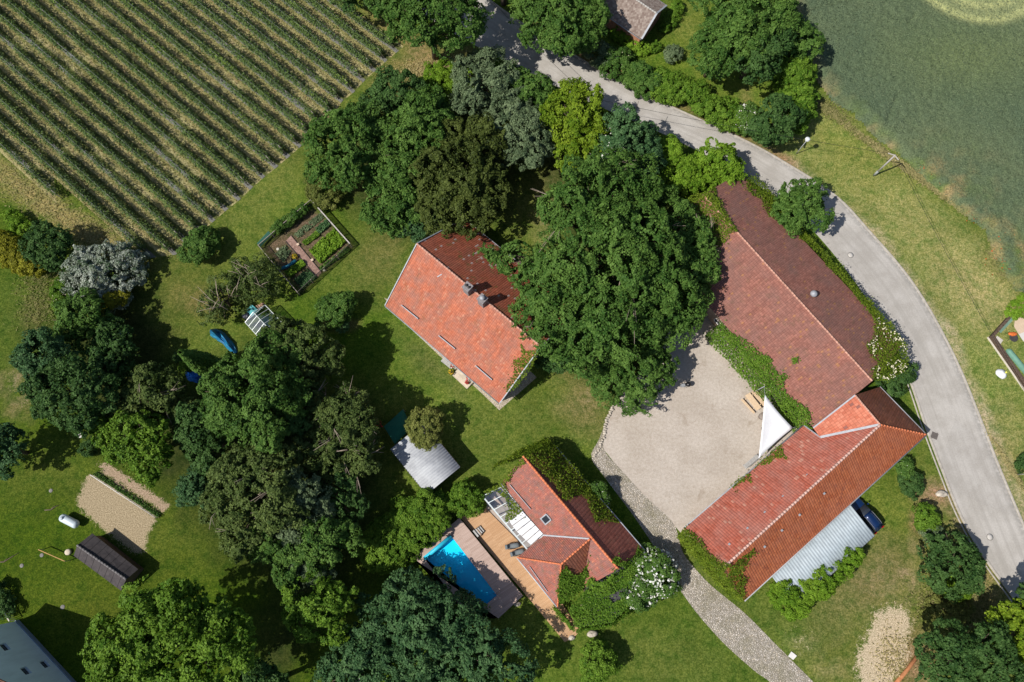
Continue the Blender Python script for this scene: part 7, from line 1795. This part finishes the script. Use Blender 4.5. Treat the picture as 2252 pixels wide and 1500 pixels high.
# slatted pallet at the barn wall
a = [G(*p) for p in ((1577, 746), (1590, 733), (1600, 746), (1586, 759))]
pal = thing('pallet', 'grey slatted pallet leaning flat at the creeper end of the barn wall', 'pallet', at3(sum(xy(p) for p in a) / 4, 0)); m = MB()
for k in range(6): f = (k + .5) / 6; m.bar(at3(xy(a[0]) + (xy(a[3]) - xy(a[0])) * f, .24), at3(xy(a[1]) + (xy(a[2]) - xy(a[1])) * f, .24), .11, .04)
for f in (.1, .9): m.bar(at3(xy(a[0]) + (xy(a[1]) - xy(a[0])) * f, .11), at3(xy(a[3]) + (xy(a[2]) - xy(a[3])) * f, .11), .1, .2)
m.build('slats', M_GREYWOOD, pal)
pav = [xy(G(*p)) for p in ((1690, 895), (1745, 935), (1768, 930), (1735, 905), (1700, 870))]
sheet('terrace_paving', [(1688, 905), (1740, 945), (1772, 935), (1740, 905), (1700, 872)], .013, simple('grey_deck_boards', (.22, .19, .17), .85, .15, 3))
M_DKRUG = simple('dark_slab', (.085, .06, .05), .85, .15, 4)
# stone edging between lawn and courtyard, kerb stones
ks = dense([(1352, 888), (1343, 905), (1335, 922), (1328, 955), (1318, 985), (1306, 1004)], 26)
for k, p in enumerate(ks):
    m = MB(); m.blob((p[0] + rng.normal(0, .06), p[1], .06), (rng.uniform(.16, .26), rng.uniform(.12, .2), .13), 8, 5, .15, k); o = m.build('edging_stone', M_STONE)
    tag(o, 'rough edging stone in the row between lawn and courtyard', 'stone', 'edging stones between lawn and courtyard')
for lab, px, py, r, s in (('large pale boulder on the lawn below the creeper-covered lean-to', 1302, 1393, .62, 1), ('smaller grey boulder at the end of the warm brown deck', 1257, 1402, .42, 2), ('grey boulder in the grass at the corner of the pool platform', 1137, 1328, .38, 3), ('flat boulder half sunk in bare soil near the road kerb', 2068, 1086, .62, 4)):
    q = G(px, py); m = MB(); m.blob((q[0], q[1], r * .3), (r, r * .7, r * .6), 12, 8, .12, s); tag(m.build('boulder', M_STONE), lab, 'boulder')
q = [G(*p) for p in ((1733, 1443), (1740, 1432.5), (1752, 1442), (1744, 1451))]
tag(MB().prism([xy(p) for p in q], -.05, .10).build('concrete_slab', simple('white_concrete', (.66, .64, .60), .85, .08, 4), bevel=.015), 'small square white concrete slab beside the cobbled drive', 'slab')
a, b = G(2022, 1436, .12), G(1966, 1508, .12); tag(MB().tube([a, (a + b) / 2 + np.array([.1, 0, .03]), b], [.22, .2, .24], 10).build('timber_log', simple('orange_wood', (.40, .17, .075), .85, .25, 3, .2, bump=.4)), 'long reddish timber log along the bare sand patch', 'log')
# ---- road furniture
for lab, p in (('round manhole cover in the road near the shaded upper end', (1168.5, 104)), ('round manhole cover in the road beside the barn', (1870.6, 561)), ('round manhole cover in the road at the right edge, lowest of all', (2177, 1181))):
    q = G(*p); t = thing('manhole_cover', lab, 'manhole cover', (q[0], q[1], 0), 'manhole covers in the road')
    MB().lathe((q[0], q[1], .005), [(.40, 0), (.40, .014), (.335, .016)], 28).build('ring', simple('manhole_ring', (.15, .14, .125), .8, .2, 6), t)
    MB().lathe((q[0], q[1], .008), [(.335, 0), (.335, .018), (.1, .019)], 24).build('lid', simple('manhole_lid', (.50, .47, .43), .7, .15, 9, .3, bump=.3, bscale=30), t)
q = G(2055, 958); t = MB()
for k in range(5): t.box((q[0] - .28 + .14 * k, q[1], .02), (.09, .75, .03), -.45)
t.box((q[0], q[1], .012), (.8, .8, .02), -.45); tag(t.build('drain_grate', simple('cast_iron', (.12, .105, .095), .7, .2, 6)), 'rusty drain grate at the road kerb by the wing corner', 'drain grate')
M_LAMPP = simple('lamp_grey', (.50, .52, .53), .5, .08, 4, .4, .3)
def street_lamp(label, px, py, hgt, aim):
    q = G(px, py); t = thing('street_lamp', label, 'street lamp', (q[0], q[1], 0), 'street lamps beside the road')
    MB().tube([(q[0], q[1], -.1), (q[0], q[1], hgt * .5), (q[0], q[1], hgt)], [.07, .055, .045], 10).build('pole', M_LAMPP, t)
    MB().lathe((q[0], q[1], hgt - .05), [(.06, 0), (.20, .06), (.30, .22), (.33, .42), (.28, .50), (.08, .56), (.02, .58)], 16).build('lamp_head', simple('lamp_glass', (.72, .74, .76), .35, .05, 4), t)
street_lamp('street lamp with pale round head on the verge below the dark round tree', 1751, 338.4, 3.45, 0)
street_lamp('street lamp at the right edge of the picture, head out of frame', 2235, 1044, 4.2, 0)
up_ = G(1921.5, 385.8); pole = thing('utility_pole', 'leaning grey utility pole with two short arms between road and wheat', 'utility pole', (up_[0], up_[1], 0))
PT = np.array([up_[0], up_[1], 5.45])
MB().tube([up_ - [0, 0, .2], PT], [.13, .09], 10).build('pole', simple('grey_pole', (.36, .34, .32), .85, .15, 5), pole)
for e in ((1953, 337, 5.4), (1976, 352, 5.2)): MB().bar(PT - [0, 0, .1], G(*e), .10, .08).build('crossarm', M_RAIL, pole)
MB().tube([up_ + [.02, 0, 0], up_ + [.0, .0, 1.2]], [.17, .15], 8).build('pole_shoe', simple('pole_shoe', (.30, .32, .30), .8, .1, 5), pole)
hp = G(1288, 275); pole2 = thing('utility_pole', 'utility pole hidden among the trees beside the road', 'utility pole', (hp[0], hp[1], 0)); hT = np.array([hp[0], hp[1], 6.4])
MB().tube([hp, hT], [.13, .09], 10).build('pole', simple('brown_pole', (.14, .12, .10), .85, .15, 5), pole2)
def cable(label, a, b, sag, r=.022):
    a, b = np.array(a), np.array(b); P = [a + (b - a) * s - np.array([0, 0, sag * 4 * s * (1 - s)]) for s in np.linspace(0, 1, 25)]
    tag(MB().tube(P, r, 5).build('overhead_cable', simple('black_cable', (.02, .02, .02), .7, .1, 5)), label, 'cable')
far1 = G(1085, 5, 6.4); far2 = G(2330, 985, 5.4)
cable('overhead cable from the leaning pole across the verge and road to the trees', G(1953, 337, 5.4), hT, .5)
cable('overhead cable running along the road beside the shaded upper stretch', hT, far1, .5)
cable('overhead cable from the leaning pole down over the right hand verge', G(1976, 352, 5.2), far2, .7)
# ---- fenced plot at the right edge
e0, e1, e2 = G(2171, 742), G(2216, 692), G(2275, 892)
pf = thing('plot_wall', 'dark woven fence on a pale stone edge enclosing the plot at the right edge', 'fence', (e0[0], e0[1], 0))
M_WOVEN = NT('woven_hazel'); _p = M_WOVEN.pos(); M_WOVEN = M_WOVEN.done(M_WOVEN.bsdf(M_WOVEN.mix(M_WOVEN.rng(M_WOVEN.noise(_p, 7, 4, .7), .35, .65), (.045, .030, .022), (.15, .105, .075)), .9, M_WOVEN.bump(M_WOVEN.noise(_p, 9, 3), .6, .04), .2))
def thickwall(a, b, w, z0, z1, name, mat, off=0):
    d = xy(b - a); d /= np.linalg.norm(d); n = np.array([-d[1], d[0]]); a2, b2 = xy(a) + n * off, xy(b) + n * off
    return MB().prism([a2 - n * w / 2, b2 - n * w / 2, b2 + n * w / 2, a2 + n * w / 2], z0, z1).build(name, mat, pf)
thickwall(e0, e2, .45, 0, .55, 'hedge_panel', M_WOVEN, .34); thickwall(e0, e1, .35, 0, .5, 'hedge_panel', M_WOVEN, -.26)
thickwall(e0, e2, .16, 0, .14, 'stone_edge', simple('pale_edge_stone', (.58, .53, .44), .9, .12, 4), 0); 
pts_ = [G(2192, 735, .25), G(2236, 690, .25)]
def long_cover(name, label, a, b, w, h_, mat, round_end=True):
    d = (b - a) / np.linalg.norm(b - a); m = MB(); st_ = [(0, .2), (.1, .7), (.3, .95), (.6, 1), (1, 1)] ; L = np.linalg.norm(b - a)
    secs = [(s * .8 if s < 1 else L, k) for s, k in st_]; n = np.array([-d[1], d[0], 0]); N2 = 9
    for s, k in secs:
        for i in range(N2): t = math.pi * i / (N2 - 1); m.v.append(tuple(at3(xy(a + d * s), 0) + n * math.cos(t) * w / 2 * k + np.array([0, 0, math.sin(t) * h_ * k])))
    for i in range(len(secs) - 1):
        for k in range(N2 - 1): m.f.append([i * N2 + k, i * N2 + k + 1, (i + 1) * N2 + k + 1, (i + 1) * N2 + k]); m.smooth.append(True)
    m.f.append(list(range(N2))); m.smooth.append(False); m.f.append([(len(secs) - 1) * N2 + k for k in range(N2)]); m.smooth.append(False)
    return tag(m.build(name, mat), label, 'cover')
M_GRNPL = simple('grey_green_cover', (.13, .27, .20), .6, .12, 3)
long_cover('garden_cover', 'long grey-green cover with a rounded end inside the dark woven fence', G(2214, 768), G(2290, 860), .75, .45, M_GRNPL)
q = [G(*p) for p in ((2191, 731), (2226, 692), (2234, 697), (2200, 733))]
tag(MB().slab([q[0] + [0, 0, .5], q[1] + [0, 0, .5], q[2] + [0, 0, .12], q[3] + [0, 0, .12]], .03).build('green_sheet', simple('translucent_green_sheet', (.22, .36, .26), .5, .15, 3)), 'pale green sheet leaning along the upper fence of the right plot', 'sheet')
q = G(2222, 741); fb = thing('fire_bowl', 'dark bowl on legs with a bright orange top in the right plot', 'fire bowl', (q[0], q[1], 0))
MB().lathe((q[0], q[1] - .25, .3), [(.1, 0), (.48, .14), (.55, .26), (.5, .27), (.1, .16)], 16).build('bowl', simple('sooty_iron', (.05, .045, .045), .8, .2, 5), fb)
MB().blob((q[0], q[1] + .25, .5), (.52, .30, .2), 10, 6, .12, 3).build('lid', simple('orange_cover', (.58, .14, .03), .7, .2, 6), fb)
for k in range(4): a = .8 + k * 1.57; MB().tube([(q[0] + .4 * math.cos(a), q[1] + .4 * math.sin(a), .4), (q[0] + .75 * math.cos(a), q[1] + .75 * math.sin(a), 0)], .03, 6).build('leg', M_DARK, fb)
sheet('sand_patch', [(2232, 702), (2262, 690), (2270, 735), (2240, 735), (2230, 718)], .009, simple('play_sand', (.55, .42, .30), .95, .12, 2))
sheet('paved_patch', [(2240, 735), (2275, 722), (2280, 770), (2250, 750)], .013, simple('pale_paving', (.56, .53, .49), .9, .1, 2))
plant('round_bush', 'bright leafy bush at the upper end of the right plot fence', 'bush', [(2240, 678, 16), (2225, 688, 11), (2254, 668, 16)], .9, 'fresh', rc=.3, leaf=.16, trunk=False)
q = G(2196, 748, .15); tag(MB().box((q[0], q[1], .1), (.9, .75, .2), -.7).build('planter_tray', simple('pale_tray', (.50, .46, .40), .85, .15, 4), bevel=.02), 'pale shallow tray in the corner of the right plot', 'tray')
q = G(2202, 822, .3); sk_o = thing('bulk_bag', 'white bulk bag with yellow tag on the grass beside the right plot', 'bag', (q[0], q[1], 0))
MB().blob((q[0], q[1], .32), (.62, .62, .36), 12, 8, .10, 9).build('bag', simple('white_woven_sack', (.66, .67, .68), .8, .08, 5, .2, bump=.4, bscale=5), sk_o)
MB().box((q[0] + .45, q[1] + .12, .52), (.34, .2, .06), .6).build('tag', simple('yellow_tag', (.72, .70, .12), .6, .1, 4), sk_o)
plant('round_bush', 'dark green bush at the right edge beside the road lamp', 'bush', [(2250, 1022, 12), (2262, 1010, 14)], 1.2, 'deep', rc=.3, leaf=.16, trunk=False)
